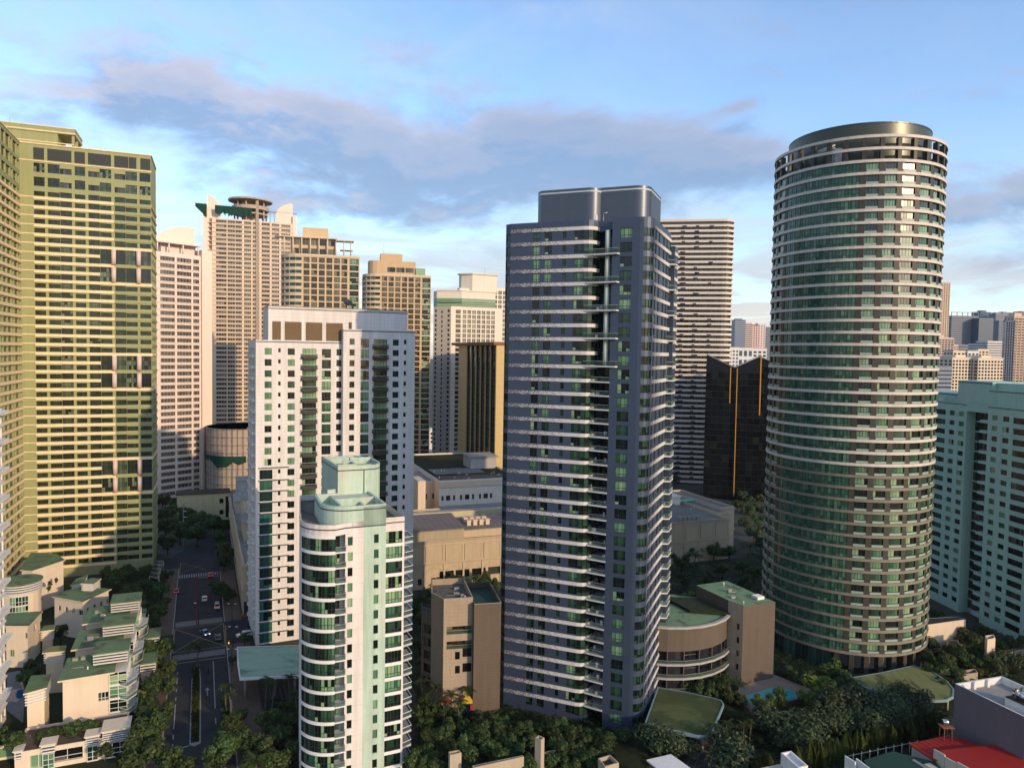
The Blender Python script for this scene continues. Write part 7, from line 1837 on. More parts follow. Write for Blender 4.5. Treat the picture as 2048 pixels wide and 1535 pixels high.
def crown_mesh(name, seed, n, leaf, m, flat=.75, lobes=11, tall=1.0):
    """unit crown (radius about 1) of many small leaf sprays grouped in clumps"""
    r = random.Random(seed); mb = MB()
    cl = []
    for i in range(lobes):
        a = r.uniform(0, 2 * math.pi); q = r.random() ** .6 * .72; z = r.uniform(-.42, .62) * flat * tall
        q *= math.sqrt(max(.12, 1 - (z / (flat * tall)) ** 2 * .8)); cl.append((Vector((q * math.cos(a), q * math.sin(a), z)), r.uniform(.26, .46)))
    for i in range(n):
        c, rad = r.choice(cl); v = Vector((r.gauss(0, 1), r.gauss(0, 1), r.gauss(.25, 1))).normalized()
        p = c + v * rad * (r.random() ** .28) * Vector((1, 1, .8)).length / 1.6
        nrm = (v + Vector((r.uniform(-.7, .7), r.uniform(-.7, .7), r.uniform(0, .9)))).normalized()
        x = nrm.orthogonal().normalized(); x = (x * math.cos(a0 := r.uniform(0, 6.28)) + nrm.cross(x) * math.sin(a0)); y = nrm.cross(x)
        s = leaf * r.uniform(.6, 1.35)
        mb.poly([p - x * s, p - y * s * .55 - nrm * s * .2, p + x * s, p + y * s * .55 - nrm * s * .2])
    return mb.mesh(name, [m])
def cyp_mesh(seed, n=420):
    r = random.Random(seed); mb = MB()
    for i in range(n):
        z = r.random(); w_ = (.34 * math.sin(math.pi * min(1, .12 + z * .9)) ** .7) * r.uniform(.6, 1.12); a = r.uniform(0, 6.28); p = Vector((w_ * math.cos(a), w_ * math.sin(a), z))
        v = Vector((math.cos(a), math.sin(a), .9)).normalized(); x = v.orthogonal().normalized(); y = v.cross(x); s = .075 * r.uniform(.7, 1.4)
        mb.poly([p - x * s, p + Vector((0, 0, 1)) * s * 2.2, p + x * s, p - v * s * .3])
    return mb.mesh('foliage', [M['leaf_cyp']])
CROWN = {'leaf': [crown_mesh('crown', 10 + i, 1500, .105, M['leaf'], .8, 12) for i in range(5)],
         'feather': [crown_mesh('crown', 30 + i, 2100, .072, M['leaf_feather'], .55, 20) for i in range(3)],
         'bright': [crown_mesh('crown', 50 + i, 900, .13, M['leaf_bright'], .8, 10) for i in range(2)],
         'tall': [crown_mesh('crown', 70 + i, 1400, .10, M['leaf'], .9, 13, 1.5) for i in range(3)],
         'small': [crown_mesh('crown', 90 + i, 420, .17, M['leaf'], .8, 9) for i in range(3)]}
CYP = [cyp_mesh(5 + i) for i in range(3)]
def trunk_mesh(seed, m):
    r = random.Random(seed); mb = MB(); mb.tube((0, 0, 0), (.02, .01, .5), .040, .030, 7)
    for i in range(4): a = 1.6 * i + r.random(); mb.tube((.02, .01, .42), (.3 * math.cos(a), .3 * math.sin(a), .75 + .1 * r.random()), .022, .009, 5)
    mb.tube((.02, .01, .5), (0, 0, .8), .028, .010, 6); return mb.mesh('trunk', [m])
TRUNK = [trunk_mesh(i, M['bark']) for i in range(3)]
trv = random.Random(21)
LABELS = {}
def tree(px, py, wpx, kind, label, group, z0=0.0, hk=None):
    """px, py is the crown centre, wpx the crown width in the picture"""
    hk = hk or {'feather': .62, 'tall': 1.35, 'bright': .9}.get(kind, .95)
    c = gnd(px, py, z0 + 5.0)
    for _ in range(3):
        rad = wpx / F * c.y / 2; h = max(2.2, rad * 2 * hk); c = gnd(px, py, z0 + h * .62)
    B = thing({'bright': 'bright_tree', 'feather': 'feathery_tree', 'tall': 'upright_tree', 'small': 'shrub'}.get(kind, 'broadleaf_tree'), label, 'shrub' if kind == 'small' else 'tree', (c.x, c.y, z0), group, trv.uniform(0, 6.28))
    o = link(bpy.data.objects.new('crown', trv.choice(CROWN[kind]))); o.parent = B
    fl = {'feather': .55, 'tall': 1.35}.get(kind, .8)
    zs = (h * .40) / (fl * .95); o.location.z = h * .62; o.scale = (rad * 1.08, rad * 1.08, zs); o.rotation_euler.z = trv.uniform(0, 6.28)
    t = link(bpy.data.objects.new('trunk', trv.choice(TRUNK))); t.parent = B; t.scale = (h * .9, h * .9, h * .85)
    return B
NTH = 'first second third fourth fifth sixth seventh eighth ninth tenth eleventh twelfth'.split()
def nth(i): return NTH[i] if i < 12 else str(i + 1) + 'th'
def which(lst):
    """for each (x, y, ..) where it stands among its like: along the row, or by row and place"""
    n = len(lst); xs = [a[0] for a in lst]; ys = [a[1] for a in lst]; out = [''] * n
    if n <= 1: return out
    if n <= 9 or max(ys) - min(ys) > 3 * (max(xs) - min(xs)) or max(xs) - min(xs) > 8 * (max(ys) - min(ys)):
        ver = max(ys) - min(ys) > max(xs) - min(xs); o = sorted(range(n), key=lambda i: -ys[i] if ver else xs[i])
        for k, i in enumerate(o): out[i] = ', ' + nth(k) + (' from the bottom' if ver else ' from the left')
        return out
    r = -(-n // 7); o = sorted(range(n), key=lambda i: ys[i])
    for k in range(r):
        row = sorted(o[k * n // r:(k + 1) * n // r], key=lambda i: xs[i])
        for j, i in enumerate(row): out[i] = ', ' + nth(j) + ' from left in ' + ('front' if k == r - 1 else 'rear' if k == 0 else nth(k)) + ' row'
    return out
def trees(lst, label, group, kind='leaf', z0=0.0):
    for a, q in zip(lst, which(lst)): tree(a[0], a[1], a[2], a[3] if len(a) > 3 else kind, label + q, group, z0)
# palms: each frond its own part
def frond_mesh(seed):
    r = random.Random(seed); mb = MB(); n = 9; pr = None
    for i in range(n + 1):
        u = i / n; x = .98 * u * (1 - .12 * u); z = .34 * u - .72 * u * u
        if pr:
            for sg in (-1, 1):
                for k in range(2):
                    f = k / 2; bx = pr[0] + (x - pr[0]) * f; bz = pr[1] + (z - pr[1]) * f; L = .26 * math.sin(math.pi * min(1, .18 + .8 * u)) * r.uniform(.8, 1.1)
                    mb.poly([(bx, 0, bz), (bx + .055, 0, bz - .006), (bx + .12, sg * L, bz - .11 - .06 * r.random())][::sg])
            mb.poly([(pr[0], -.012, pr[1]), (x, -.008, z), (x, .008, z), (pr[0], .012, pr[1])])
        pr = (x, z)
    return mb.mesh('frond', [M['leaf_palm']])
FROND = [frond_mesh(i) for i in range(3)]
def palm_trunk():
    mb = MB(); p = (0, 0, 0)
    for i in range(5): q = (.02 * math.sin(i), .015 * i, (i + 1) / 5); mb.tube(p, q, .035 - .003 * i, .033 - .003 * i, 7, caps=i in (0, 4)); p = q
    return mb.mesh('trunk', [M['bark_pale']])
PTR = palm_trunk()
def palm(px, py, wpx, label, group, h=9.0, n=14, z0=0.0):
    c = gnd(px, py, z0 + h); rad = wpx / F * c.y / 2
    B = thing('palm_tree', label, 'palm tree', (c.x, c.y, z0), group, trv.uniform(0, 6.28))
    t = link(bpy.data.objects.new('trunk', PTR)); t.parent = B; t.scale = (max(4, h * .9),) * 2 + (h,)
    for i in range(n):
        f = link(bpy.data.objects.new('frond', FROND[i % 3])); f.parent = B; f.location.z = h - .1; s = rad * trv.uniform(.9, 1.12)
        f.scale = (s, s, s); f.rotation_euler = (trv.uniform(-.15, .15), -trv.uniform(-.25, .75) * (1 if i % 2 else .35), 6.283 * i / n + trv.uniform(-.15, .15))
    return B
# --- trees on the left kerb of the street
gk = 'street trees along the left kerb'
trees([(317, 1300, 62), (326, 1336, 58), (318, 1368, 66), (309, 1420, 74), (297, 1460, 80), (288, 1503, 84), (322, 1176, 34), (330, 1203, 30), (313, 1222, 40), (303, 1246, 42), (276, 1262, 40), (266, 1332, 40), (268, 1376, 40), (298, 1288, 46), (333, 1150, 26)], 'dark street tree on the left kerb', gk)
tree(270, 1403, 44, 'bright', 'yellow green tree lit against the nearest terraced house', None, 0)
trees([(232, 1158, 44), (262, 1184, 44), (288, 1170, 40), (218, 1145, 34), (245, 1200, 40), (280, 1206, 40), (296, 1140, 34), (255, 1140, 36)], 'dark tree under the green slab', 'garden trees under the green slab')
tree(121, 1262, 34, 'tall', 'round dark tree standing between the terraced houses', None)
trees([(60, 1330, 30), (52, 1350, 34), (75, 1340, 26)], 'dark tree in the shaded court by the pool', 'court trees behind the narrow cream house')
trees([(88, 1470, 36), (112, 1462, 34), (150, 1455, 44), (180, 1452, 40), (210, 1500, 36), (25, 1480, 50), (10, 1470, 40), (232, 1455, 26), (248, 1448, 24)], 'bush on the terrace below the houses', 'terrace shrubs on the front block', 'leaf', 3.0)
trees([(445, 1098, 40), (448, 1120, 38), (441, 1178, 44), (458, 1190, 30), (430, 1170, 28), (462, 1105, 26)], 'dark kerb tree in front of the beige mall wing', 'kerb trees beside the mall wing')
palm(394, 1288, 54, 'big date palm at the head of the street median', None, 7.0, 22)
trees([(370, 1030, 46), (400, 1040, 50), (430, 1048, 46), (345, 1022, 40), (330, 1052, 44), (360, 1060, 50), (395, 1066, 46), (440, 1072, 40), (320, 1030, 34), (335, 1085, 40), (452, 1050, 30), (325, 1000, 34), (350, 1005, 26)], 'thicket tree before the yellow hall', 'thicket trees before the hall')
trees([(489, 1275, 26), (465, 1318, 20)], 'small dark tree beside the white car entrance', 'entrance trees by the white tower')
# --- plaza and garden between street and mint tower
for (x, y, w_), q in zip(((453, 1368, 42), (462, 1385, 36), (531, 1356, 46), (544, 1368, 40), (580, 1352, 36), (592, 1385, 34)), which(((453, 1368, 42), (462, 1385, 36), (531, 1356, 46), (544, 1368, 40), (580, 1352, 36), (592, 1385, 34)))): palm(x, y, w_, 'slender palm beside the mint stained entrance canopy' + q, 'palms round the mint canopy', 8.0)
trees([(452, 1400, 24), (452, 1420, 26), (452, 1440, 26)], 'clipped dark shrub under the palms at the right kerb', 'kerb shrubs under the palms', 'small')
trees([(341, 1522, 66), (375, 1530, 50), (447, 1498, 84), (462, 1456, 64), (484, 1480, 60), (430, 1528, 60), (535, 1440, 56), (560, 1468, 60), (525, 1495, 60), (583, 1440, 50), (580, 1500, 56), (545, 1520, 60), (500, 1520, 50), (575, 1415, 40), (480, 1430, 40)], 'dark tree left of the mint tower', 'garden trees left of the mint tower')
palm(512, 1518, 60, 'yellow green palm at the bottom edge left of the mint tower', None, 5.0, 16)
# --- garden between the mint and blue towers
gg = 'garden trees between the mint and blue towers'
lst = [(840, 1428, 44), (848, 1408, 40), (872, 1422, 44), (906, 1455, 50), (888, 1472, 46), (943, 1455, 48), (935, 1480, 50), (960, 1471, 50), (984, 1463, 50), (1000, 1447, 50), (1048, 1459, 46), (1062, 1480, 48), (1087, 1455, 40), (1107, 1455, 42), (1124, 1451, 42), (1111, 1484, 44), (1148, 1467, 42), (1169, 1480, 42), (1185, 1471, 40), (857, 1473, 44), (853, 1504, 48), (892, 1494, 40), (935, 1514, 50), (832, 1520, 50), (1158, 1504, 44), (1179, 1514, 44), (1012, 1480, 46), (1030, 1498, 46), (850, 1450, 40), (915, 1425, 36), (962, 1435, 42), (1130, 1500, 46), (1100, 1520, 50), (1060, 1525, 50), (1215, 1480, 40), (870, 1525, 44), (1140, 1530, 44), (1210, 1500, 34), (1250, 1465, 36), (978, 1492, 50), (1000, 1515, 46)]
for i, (a, q) in enumerate(zip(lst, which(lst))): tree(a[0], a[1], a[2], 'tall' if i % 3 == 1 else 'leaf', 'dense tree between the mint and blue towers' + q, gg)
for (x, y, w_), q in zip(((870, 1374, 40), (902, 1387, 46), (918, 1402, 44), (935, 1377, 44), (888, 1400, 40), (845, 1360, 36)), which(((870, 1374, 40), (902, 1387, 46), (918, 1402, 44), (935, 1377, 44), (888, 1400, 40), (845, 1360, 36)))): palm(x, y, w_, 'drooping palm against the lit wall of the brown stone block' + q, 'palms by the brown stone block', 6.5)
for (x, y, w_), q in zip(((870, 1168, 30), (912, 1152, 40), (925, 1158, 34), (850, 1180, 34)), which(((870, 1168, 30), (912, 1152, 40), (925, 1158, 34), (850, 1180, 34)))): palm(x, y, w_, 'spiky palm in front of the mall arches' + q, 'palms before the mall', 6.0, 16)
trees([(963, 1160, 40), (985, 1168, 36), (850, 1200, 40), (845, 1235, 40), (840, 1290, 36), (975, 1182, 34), (848, 1325, 34), (950, 1180, 30), (838, 1215, 30)], 'dark tree between the mall and the brown stone block', 'trees behind the brown stone block')
# --- right-hand gardens
tree(1322, 1480, 104, 'feather', 'wide grey green feathery tree at the foot of the blue tower', None); tree(1360, 1492, 74, 'feather', 'grey green feathery tree leaning over the dark driveway', None)
tree(1456, 1500, 116, 'feather', 'broad olive feathery tree on the right side of the driveway', None)
trees([(1561, 1448, 104), (1607, 1464, 110), (1682, 1407, 112), (1722, 1400, 96), (1742, 1432, 100), (1781, 1410, 100), (1822, 1398, 92), (1530, 1440, 70), (1650, 1440, 90), (1845, 1420, 70), (1700, 1440, 84), (1790, 1440, 70)], 'broad feathery tree below the round tower', 'feathery trees below the round tower', 'feather')
trees([(1662, 1340, 52), (1690, 1372, 50), (1680, 1352, 46), (1598, 1352, 34), (1620, 1348, 34), (1576, 1340, 28)], 'dark tree beside the glass foot of the round tower', 'trees at the round tower foot')
tree(1642, 1368, 66, 'bright', 'bright yellow green tree between the pool and the round tower', None); tree(1618, 1392, 44, 'bright', 'smaller yellow green tree at the pool corner', None)
trees([(1553, 1395, 44), (1516, 1402, 36), (1535, 1412, 38)], 'yellow green pool tree in front of the turquoise water', 'trees in front of the pool', 'bright')
trees([(1348, 1352, 44), (1368, 1346, 40), (1390, 1358, 44), (1417, 1358, 42), (1432, 1376, 44), (1448, 1366, 40), (1355, 1330, 36), (1405, 1378, 40), (1345, 1310, 34), (1460, 1390, 36), (1375, 1372, 34), (1480, 1398, 30), (1346, 1285, 30)], 'dark tree below the banded stone block', 'trees below the banded stone block')
for (x, y, w_), q in zip(((1460, 1358, 34), (1480, 1362, 34), (1455, 1442, 32), (1488, 1446, 34), (1448, 1455, 30), (1500, 1440, 30), (1432, 1448, 30)), which(((1460, 1358, 34), (1480, 1362, 34), (1455, 1442, 32), (1488, 1446, 34), (1448, 1455, 30), (1500, 1440, 30), (1432, 1448, 30)))): palm(x, y, w_, 'small palm near the pool and driveway' + q, 'palms near the pool', 6.0)
gv = 'grove of trees and palms beside the mall'
GV = [(1377, 1100, 36), (1405, 1097, 36), (1390, 1112, 36), (1428, 1100, 36), (1460, 1102, 36), (1500, 1095, 34), (1363, 1125, 36), (1368, 1155, 36), (1405, 1140, 38), (1445, 1136, 38), (1486, 1130, 36), (1510, 1112, 36), (1420, 1163, 36), (1460, 1168, 38), (1350, 1140, 30), (1492, 1165, 36), (1508, 1145, 34), (1348, 1175, 30), (1390, 1180, 30), (1345, 1110, 26), (1515, 1180, 30)]
for i, (a, q) in enumerate(zip(GV, which(GV))):
    if i % 3 == 2: palm(a[0], a[1] - 4, a[2] + 4, 'palm in the grove by the mall' + q, gv, 9.0)
    else: tree(a[0], a[1], a[2], 'leaf', 'tree in the grove by the mall' + q, gv)
tree(1377, 1192, 26, 'bright', 'yellow green bush on the roof of the banded stone block', None, 13.0)
trees([(1508, 1064, 34), (1518, 1040, 30), (1522, 1085, 34), (1495, 1020, 30), (1475, 1008, 26), (1530, 1110, 30), (1512, 1015, 24), (1485, 990, 24), (1500, 1000, 24), (1520, 995, 24), (1470, 985, 20), (1530, 1020, 26), (1490, 1045, 28), (1525, 1060, 28)], 'tree squeezed between the mall end and the round tower', 'trees left of the round tower')
trees([(1352, 940, 26), (1372, 946, 24), (1350, 958, 26)], 'far tree at the foot of the cream banded tower', 'far trees by the cream banded tower')
trees([(1875, 1266, 44), (1860, 1285, 40), (1888, 1322, 50), (1870, 1345, 48), (1905, 1300, 40), (1939, 1278, 48), (1960, 1300, 44), (1925, 1312, 46), (1905, 1345, 46), (1948, 1325, 36), (1984, 1330, 40), (1869, 1230, 36), (1880, 1370, 40), (1850, 1310, 40), (2000, 1290, 34), (2030, 1285, 40), (1925, 1370, 34), (1965, 1262, 30)], 'dark tree below the teal tower', 'garden trees below the teal tower')
trees([(2010, 1318, 66), (2040, 1322, 60), (1995, 1340, 44)], 'feathery tree behind the white parapet roof', 'feathery trees behind the grey house', 'feather')
trees([(1965, 1342, 22), (1980, 1345, 22)], 'bright shrub in the tan planter corner', 'bright planter shrubs', 'bright')
# --- cypress hedge: one tree after the other
hp = [(1603, 1522), (1612, 1516), (1622, 1517), (1632, 1511), (1642, 1513), (1652, 1507), (1662, 1508), (1672, 1503), (1682, 1503), (1692, 1497), (1702, 1499), (1712, 1493), (1722, 1494), (1732, 1488), (1742, 1489), (1752, 1484), (1762, 1484), (1772, 1479), (1782, 1479), (1792, 1474), (1802, 1474), (1812, 1469), (1822, 1469), (1832, 1464), (1842, 1464), (1852, 1459), (1862, 1458), (1872, 1452), (1880, 1448), (1594, 1526), (1516, 1530), (1504, 1534), (1528, 1526), (1540, 1524)]
for i, (x, y) in enumerate(hp):
    c = gnd(x, y, 2.5); h = 5.2 * trv.uniform(.85, 1.12)
    B = thing('cypress_tree', 'slim cypress in the hedge behind the red roofs, ' + nth(sorted(hp).index((x, y))) + ' from the left', 'cypress', (c.x, c.y, 0), 'cypress hedge behind the red roofs')
    f = link(bpy.data.objects.new('foliage', CYP[i % 3])); f.parent = B; wv = trv.uniform(.42, .66); h *= trv.uniform(.8, 1.2); f.scale = (h * wv, h * wv * trv.uniform(.8, 1.2), h); f.rotation_euler = (trv.uniform(-.06, .06), trv.uniform(-.06, .06), trv.uniform(0, 6.28))
    t = link(bpy.data.objects.new('trunk', TRUNK[0])); t.parent = B; t.scale = (h * .4, h * .4, h * .5)
# shrubs
trees([(1300, 1462, 22), (1290, 1470, 24), (1405, 1440, 18), (1420, 1480, 20), (1500, 1470, 22), (1520, 1480, 22), (1480, 1478, 20), (1590, 1418, 24), (1620, 1412, 22), (1545, 1425, 20), (1700, 1470, 30), (1660, 1480, 28), (1750, 1460, 30), (1800, 1455, 26)], 'low shrub by the pool and driveway', 'low shrubs round the pool garden', 'small')
trees([(845, 928, 22), (862, 918, 18), (835, 936, 20), (880, 925, 14), (900, 915, 16)], 'tree on the podium roof garden', 'podium roof trees', 'leaf', 17.5)
for (x, y), q in (((895, 957), 'left'), ((924, 955), 'right')):
    c = gnd(x, y, 24); B = thing('cypress_tree', q + ' of two dark columnar trees on the weedy podium roof', 'cypress', (c.x, c.y, 23), 'columnar trees on the podium roof'); f = link(bpy.data.objects.new('foliage', CYP[0])); f.parent = B; f.scale = (4, 4, 6.5)
for (x, y), q in (((101, 1166), 'middle'), ((112, 1160), 'right'), ((96, 1176), 'left')): tree(x, y, 11, 'small', q + ' small potted plant on the terrace of the large house', 'terrace pot plants', 9.6)
# roof plants on the left
hb = MB(); rr = random.Random(2)
for i in range(900):
    t = rr.uniform(-13, 30); s = rr.uniform(5.9, 7.5); p = Vector((*GP(s, t), .3)); d = .28
    a = rr.uniform(0, 6.28); hb.poly([p + Vector((-d * math.cos(a), -d * math.sin(a), 0)), p + Vector((d * math.cos(a), d * math.sin(a), 0)), p + Vector((d * .5 * math.cos(a), d * .5 * math.sin(a), .5))])
solo('median_grass', hb, M['leaf_cyp'], 'rough grass and low shrubs filling the street median', 'grass', kind='stuff', org=(*GP(6.7, 0), 0))

# loose undergrowth between the trees
ug = MB(); rr = random.Random(8)
M['leaf_ug'] = leaf_mat('leaf_undergrowth', (.010, .018, .006), (.024, .040, .011), (.05, .07, .02))
for (x0, x1, y0, y1, n) in ((830, 1230, 1400, 1535, 3800), (1300, 1900, 1395, 1535, 5200), (1335, 1660, 1340, 1400, 1500), (1550, 1700, 1290, 1400, 1300), (1850, 2048, 1240, 1375, 1800), (1340, 1530, 1085, 1215, 1500), (215, 345, 1130, 1400, 1500), (230, 330, 1400, 1535, 900), (400, 600, 1400, 1535, 2200), (300, 470, 1000, 1100, 1300), (836, 1000, 1180, 1400, 1300)):
    for i in range(n):
        g = gnd(rr.uniform(x0, x1), rr.uniform(y0, y1)); a, t = G.st(g)
        if -4.6 < a < 22.3 and t > -60 or 1360 < proj((*g, 0))[0] < 1450 and proj((*g, 0))[1] > 1470 or 1455 < proj((*g, 0))[0] < 1630 and 1350 < proj((*g, 0))[1] < 1430: continue
        p = Vector((*g, rr.uniform(.1, 1.0))); d = rr.uniform(.3, .8); b = rr.uniform(0, 6.28); x = Vector((math.cos(b), math.sin(b), rr.uniform(-.3, .3))) * d; y = Vector((-math.sin(b), math.cos(b), rr.uniform(-.2, .6))) * d * .6
        ug.poly([p - x, p - y, p + x, p + y])
solo('undergrowth', ug, M['leaf_ug'], 'dense dark ground cover under the garden trees', 'ground cover', kind='stuff', org=(60, 180, 0))

# ================================================================== vehicles
M['tyre'] = paint('tyre_rubber', (.012, .012, .013), .9, .1, 0); M['car_glass'] = glass('car_glass', [(0, (.008, .009, .01)), (1, (.02, .022, .025))])
def emis(name, col, st):
    m, nt = mat(name); e = nt.n('ShaderNodeEmission', {0: c4(col), 1: st}); nt.t.links.new(e.outputs[0], nt.n('ShaderNodeOutputMaterial').inputs[0]); return m
M['tail'] = emis('tail_light', (1, .05, .03), .7); M['head'] = emis('head_light', (1, .96, .85), 1.2); M['tail_off'] = paint('tail_lens', (.25, .012, .01), .3, 0, 0); M['head_off'] = paint('head_lens', (.6, .6, .58), .2, 0, 0)
def car_paint(name, col): m, nt = mat(name); b = finish(nt, Base_Color=c4(col), Roughness=.28); b.inputs['Coat Weight'].default_value = .6; return m
def car(p, yaw, col, label, kind='suv', lit=None):
    L, Wd, H = {'suv': (4.6, 1.85, 1.72), 'sedan': (4.5, 1.76, 1.45), 'van': (4.7, 1.75, 1.95)}[kind]
    B = thing({'suv': 'parked_car', 'sedan': 'car', 'van': 'van'}[kind], label, 'van' if kind == 'van' else 'car', (p[0], p[1], 0), 'cars on the street', yaw)
    bm_ = M.setdefault('car' + str(col), car_paint('car_paint', col))
    # side outlines: lower body then cabin; x forward
    low = [(-L / 2, .34), (-L / 2 - .02, .62), (-L / 2 + .05, H * .56), (L * .20, H * .56), (L / 2 - .25, H * .50), (L / 2, .66), (L / 2 - .02, .34)]
    if kind == 'van': cab = [(-L / 2 + .06, H * .55), (-L / 2 + .14, H * .97), (L * .12, H), (L * .36, H * .60), (L * .42, H * .52)]
    elif kind == 'suv': cab = [(-L / 2 + .08, H * .55), (-L / 2 + .38, H * .95), (-.2, H), (L * .10, H * .96), (L * .27, H * .56)]
    else: cab = [(-L * .36, H * .55), (-L * .22, H * .95), (-.1, H), (L * .08, H * .96), (L * .26, H * .56)]
    def hull(o, y0, y1):
        mb = MB(); n = len(o)
        a = [(x, -y0 if z < H * .8 else -y1, z) for x, z in o]; b = [(x, y0 if z < H * .8 else y1, z) for x, z in o]
        for i in range(n): j = (i + 1) % n; mb.poly([a[i], b[i], b[j], a[j]])
        mb.poly(a[::-1]); mb.poly(b); return mb
    body = hull(low, Wd / 2, Wd / 2); part(B, 'body', body, bm_, local=True)
    c = hull(cab, Wd / 2 - .06, Wd / 2 - .22); part(B, 'cabin', c, bm_, local=True)
    hi, lo_ = H * .90, H * .60
    for sg, nm in ((1, 'windscreen'), (-1, 'rear_window')):
        w_ = MB(); (x0, z0), (x1, z1) = (cab[-1] if kind != 'van' else cab[3], cab[-2] if kind != 'van' else cab[2]) if sg > 0 else (cab[0], cab[1])
        d = .03 * sg; f = lambda u: (x0 + (x1 - x0) * u + d, z0 + (z1 - z0) * u + .015)
        (xa, za), (xb, zb) = f(.12), f(.9); w_.poly([(xa, -Wd / 2 + .16, za), (xa, Wd / 2 - .16, za), (xb, Wd / 2 - .3, zb), (xb, -Wd / 2 + .3, zb)][::sg]); part(B, nm, w_, M['car_glass'], local=True)
    for sg in (-1, 1):
        for (xa, xb) in ((cab[1][0] + .05, -.12), (-.02, cab[-2][0] + .02)):
            w_ = MB(); y0, y1 = sg * (Wd / 2 - .035), sg * (Wd / 2 - .15); w_.poly([(xa - .05, y0, lo_), (xb + .12, y0, lo_), (xb, y1, hi), (xa, y1, hi)][::1 if sg < 0 else -1]); part(B, 'side_window', w_, M['car_glass'], local=True)
        for xf in (-L * .30, L * .31):
            w_ = MB(); w_.tube((xf, sg * (Wd / 2 - .2), .33), (xf, sg * (Wd / 2 + .01), .33), .33, n=12); o = part(B, 'wheel', w_, M['tyre'], local=True)
            r = MB(); r.tube((xf, sg * (Wd / 2 + .0), .33), (xf, sg * (Wd / 2 + .025), .33), .2, n=8); rr_ = part(o, 'rim', r, M['metal'], local=True)
        t = MB(); t.box(-L / 2 - .04, -L / 2 + .05, sg * Wd / 2 - sg * .42 if sg > 0 else -Wd / 2 + .05, (sg * Wd / 2 - .05) if sg > 0 else -Wd / 2 + .42, .72, .92); part(B, 'tail_light', t, M['tail'] if lit == 'tail' else M['tail_off'], local=True)
        t = MB(); t.box(L / 2 - .16, L / 2 + .02, Wd / 2 - .45 if sg > 0 else -Wd / 2 + .06, Wd / 2 - .06 if sg > 0 else -Wd / 2 + .45, .62, .80); part(B, 'headlight', t, M['head'] if lit == 'head' else M['head_off'], local=True)
    return B
UP = G.yaw + math.pi / 2
car(gnd(409, 1199), UP, (.55, .56, .58), 'silver car driving away up the street beside the orange posts', 'sedan')
car(gnd(434, 1214), UP, (.50, .47, .38), 'pale van with a dark rear window near the right kerb', 'van', 'tail')
car(gnd(421, 1151), UP, (.22, .012, .012), 'red car with lit tail lights just before the zebra crossing', 'sedan', 'tail')
car(gnd(410, 1268), UP + math.pi + .35, (.03, .12, .30), 'blue car with lit headlights turning in the yellow box', 'sedan', 'head')
car(gnd(436, 1277), UP + .05, (.02, .02, .022), 'black car crossing the yellow box junction', 'sedan')
car(gnd(488, 1272), G.yaw + math.pi + .1, (.68, .68, .68), 'white car leaving the entrance at the white tower foot', 'suv')
car(gnd(353, 1184), UP, (.07, .01, .01), 'dark red car half under the trees at the left kerb', 'sedan', 'tail')
# motorcycle with rider
def bike():
    p = gnd(417, 1345); B = thing('motorcycle', 'black motorcycle on the street lane beside the white arrow', 'motorcycle', (*p, 0), None, UP)
    for x in (-.65, .65): w_ = MB(); w_.tube((x, -.06, .31), (x, .06, .31), .31, n=12); part(B, 'wheel', w_, M['tyre'], local=True)
    f = MB(); f.tube((-.65, 0, .31), (-.1, 0, .55), .07, n=6); f.tube((-.1, 0, .55), (.45, 0, .8), .12, .1, n=6); f.tube((.65, 0, .31), (.42, 0, .98), .05, n=6); part(B, 'frame', f, M['dark'], local=True)
    s_ = MB(); s_.box(-.75, .05, -.13, .13, .68, .8); part(B, 'saddle', s_, M['tyre'], local=True)
    h = MB(); h.tube((.40, -.36, 1.02), (.40, .36, 1.02), .025, n=5); part(B, 'handlebar', h, M['metal'], local=True)
    # rider: one skinned body
    V = [(-.2, 0, .86), (-.12, 0, 1.12), (-.02, 0, 1.38), (.02, 0, 1.50), (.06, 0, 1.66), (-.05, .2, 1.36), (.12, .27, 1.12), (.38, .3, 1.04), (-.05, -.2, 1.36), (.12, -.27, 1.12), (.38, -.3, 1.04), (.2, .17, .82), (.12, .18, .42), (.26, .18, .36), (.2, -.17, .82), (.12, -.18, .42), (.26, -.18, .36)]
    E = [(0, 1), (1, 2), (2, 3), (3, 4), (2, 5), (5, 6), (6, 7), (2, 8), (8, 9), (9, 10), (0, 11), (11, 12), (12, 13), (0, 14), (14, 15), (15, 16)]
    Rr = [.15, .16, .17, .07, .12, .07, .055, .045, .07, .055, .045, .095, .07, .05, .095, .07, .05]
    me = bpy.data.meshes.new('rider'); me.from_pydata(V, E, []); me.materials.append(M['dark'])
    o = link(bpy.data.objects.new('person', me)); o.location = (*p, 0); o.rotation_euler.z = UP; o['label'] = 'person in dark clothes and helmet riding the black motorcycle'; o['category'] = 'person'
    sk = o.modifiers.new('skin', 'SKIN'); 
    for v, r in zip(me.skin_vertices[0].data, Rr): v.radius = (r, r)
    me.skin_vertices[0].data[0].use_root = True
    o.modifiers.new('sub', 'SUBSURF').render_levels = 1
    hm = MB(); c = Vector((.06, 0, 1.68)); n = 8
    for i in range(4):
        a0, a1 = -math.pi / 2 + math.pi * i / 4, -math.pi / 2 + math.pi * (i + 1) / 4
        for k in range(n):
            q = lambda a, b: c + Vector((math.cos(a) * math.cos(b), math.cos(a) * math.sin(b), math.sin(a))) * .15
            b0, b1 = 6.2832 * k / n, 6.2832 * (k + 1) / n; hm.poly([q(a0, b0), q(a0, b1), q(a1, b1), q(a1, b0)], 0, True)
    part(o, 'helmet', hm, M['tyre'], local=True)
bike()
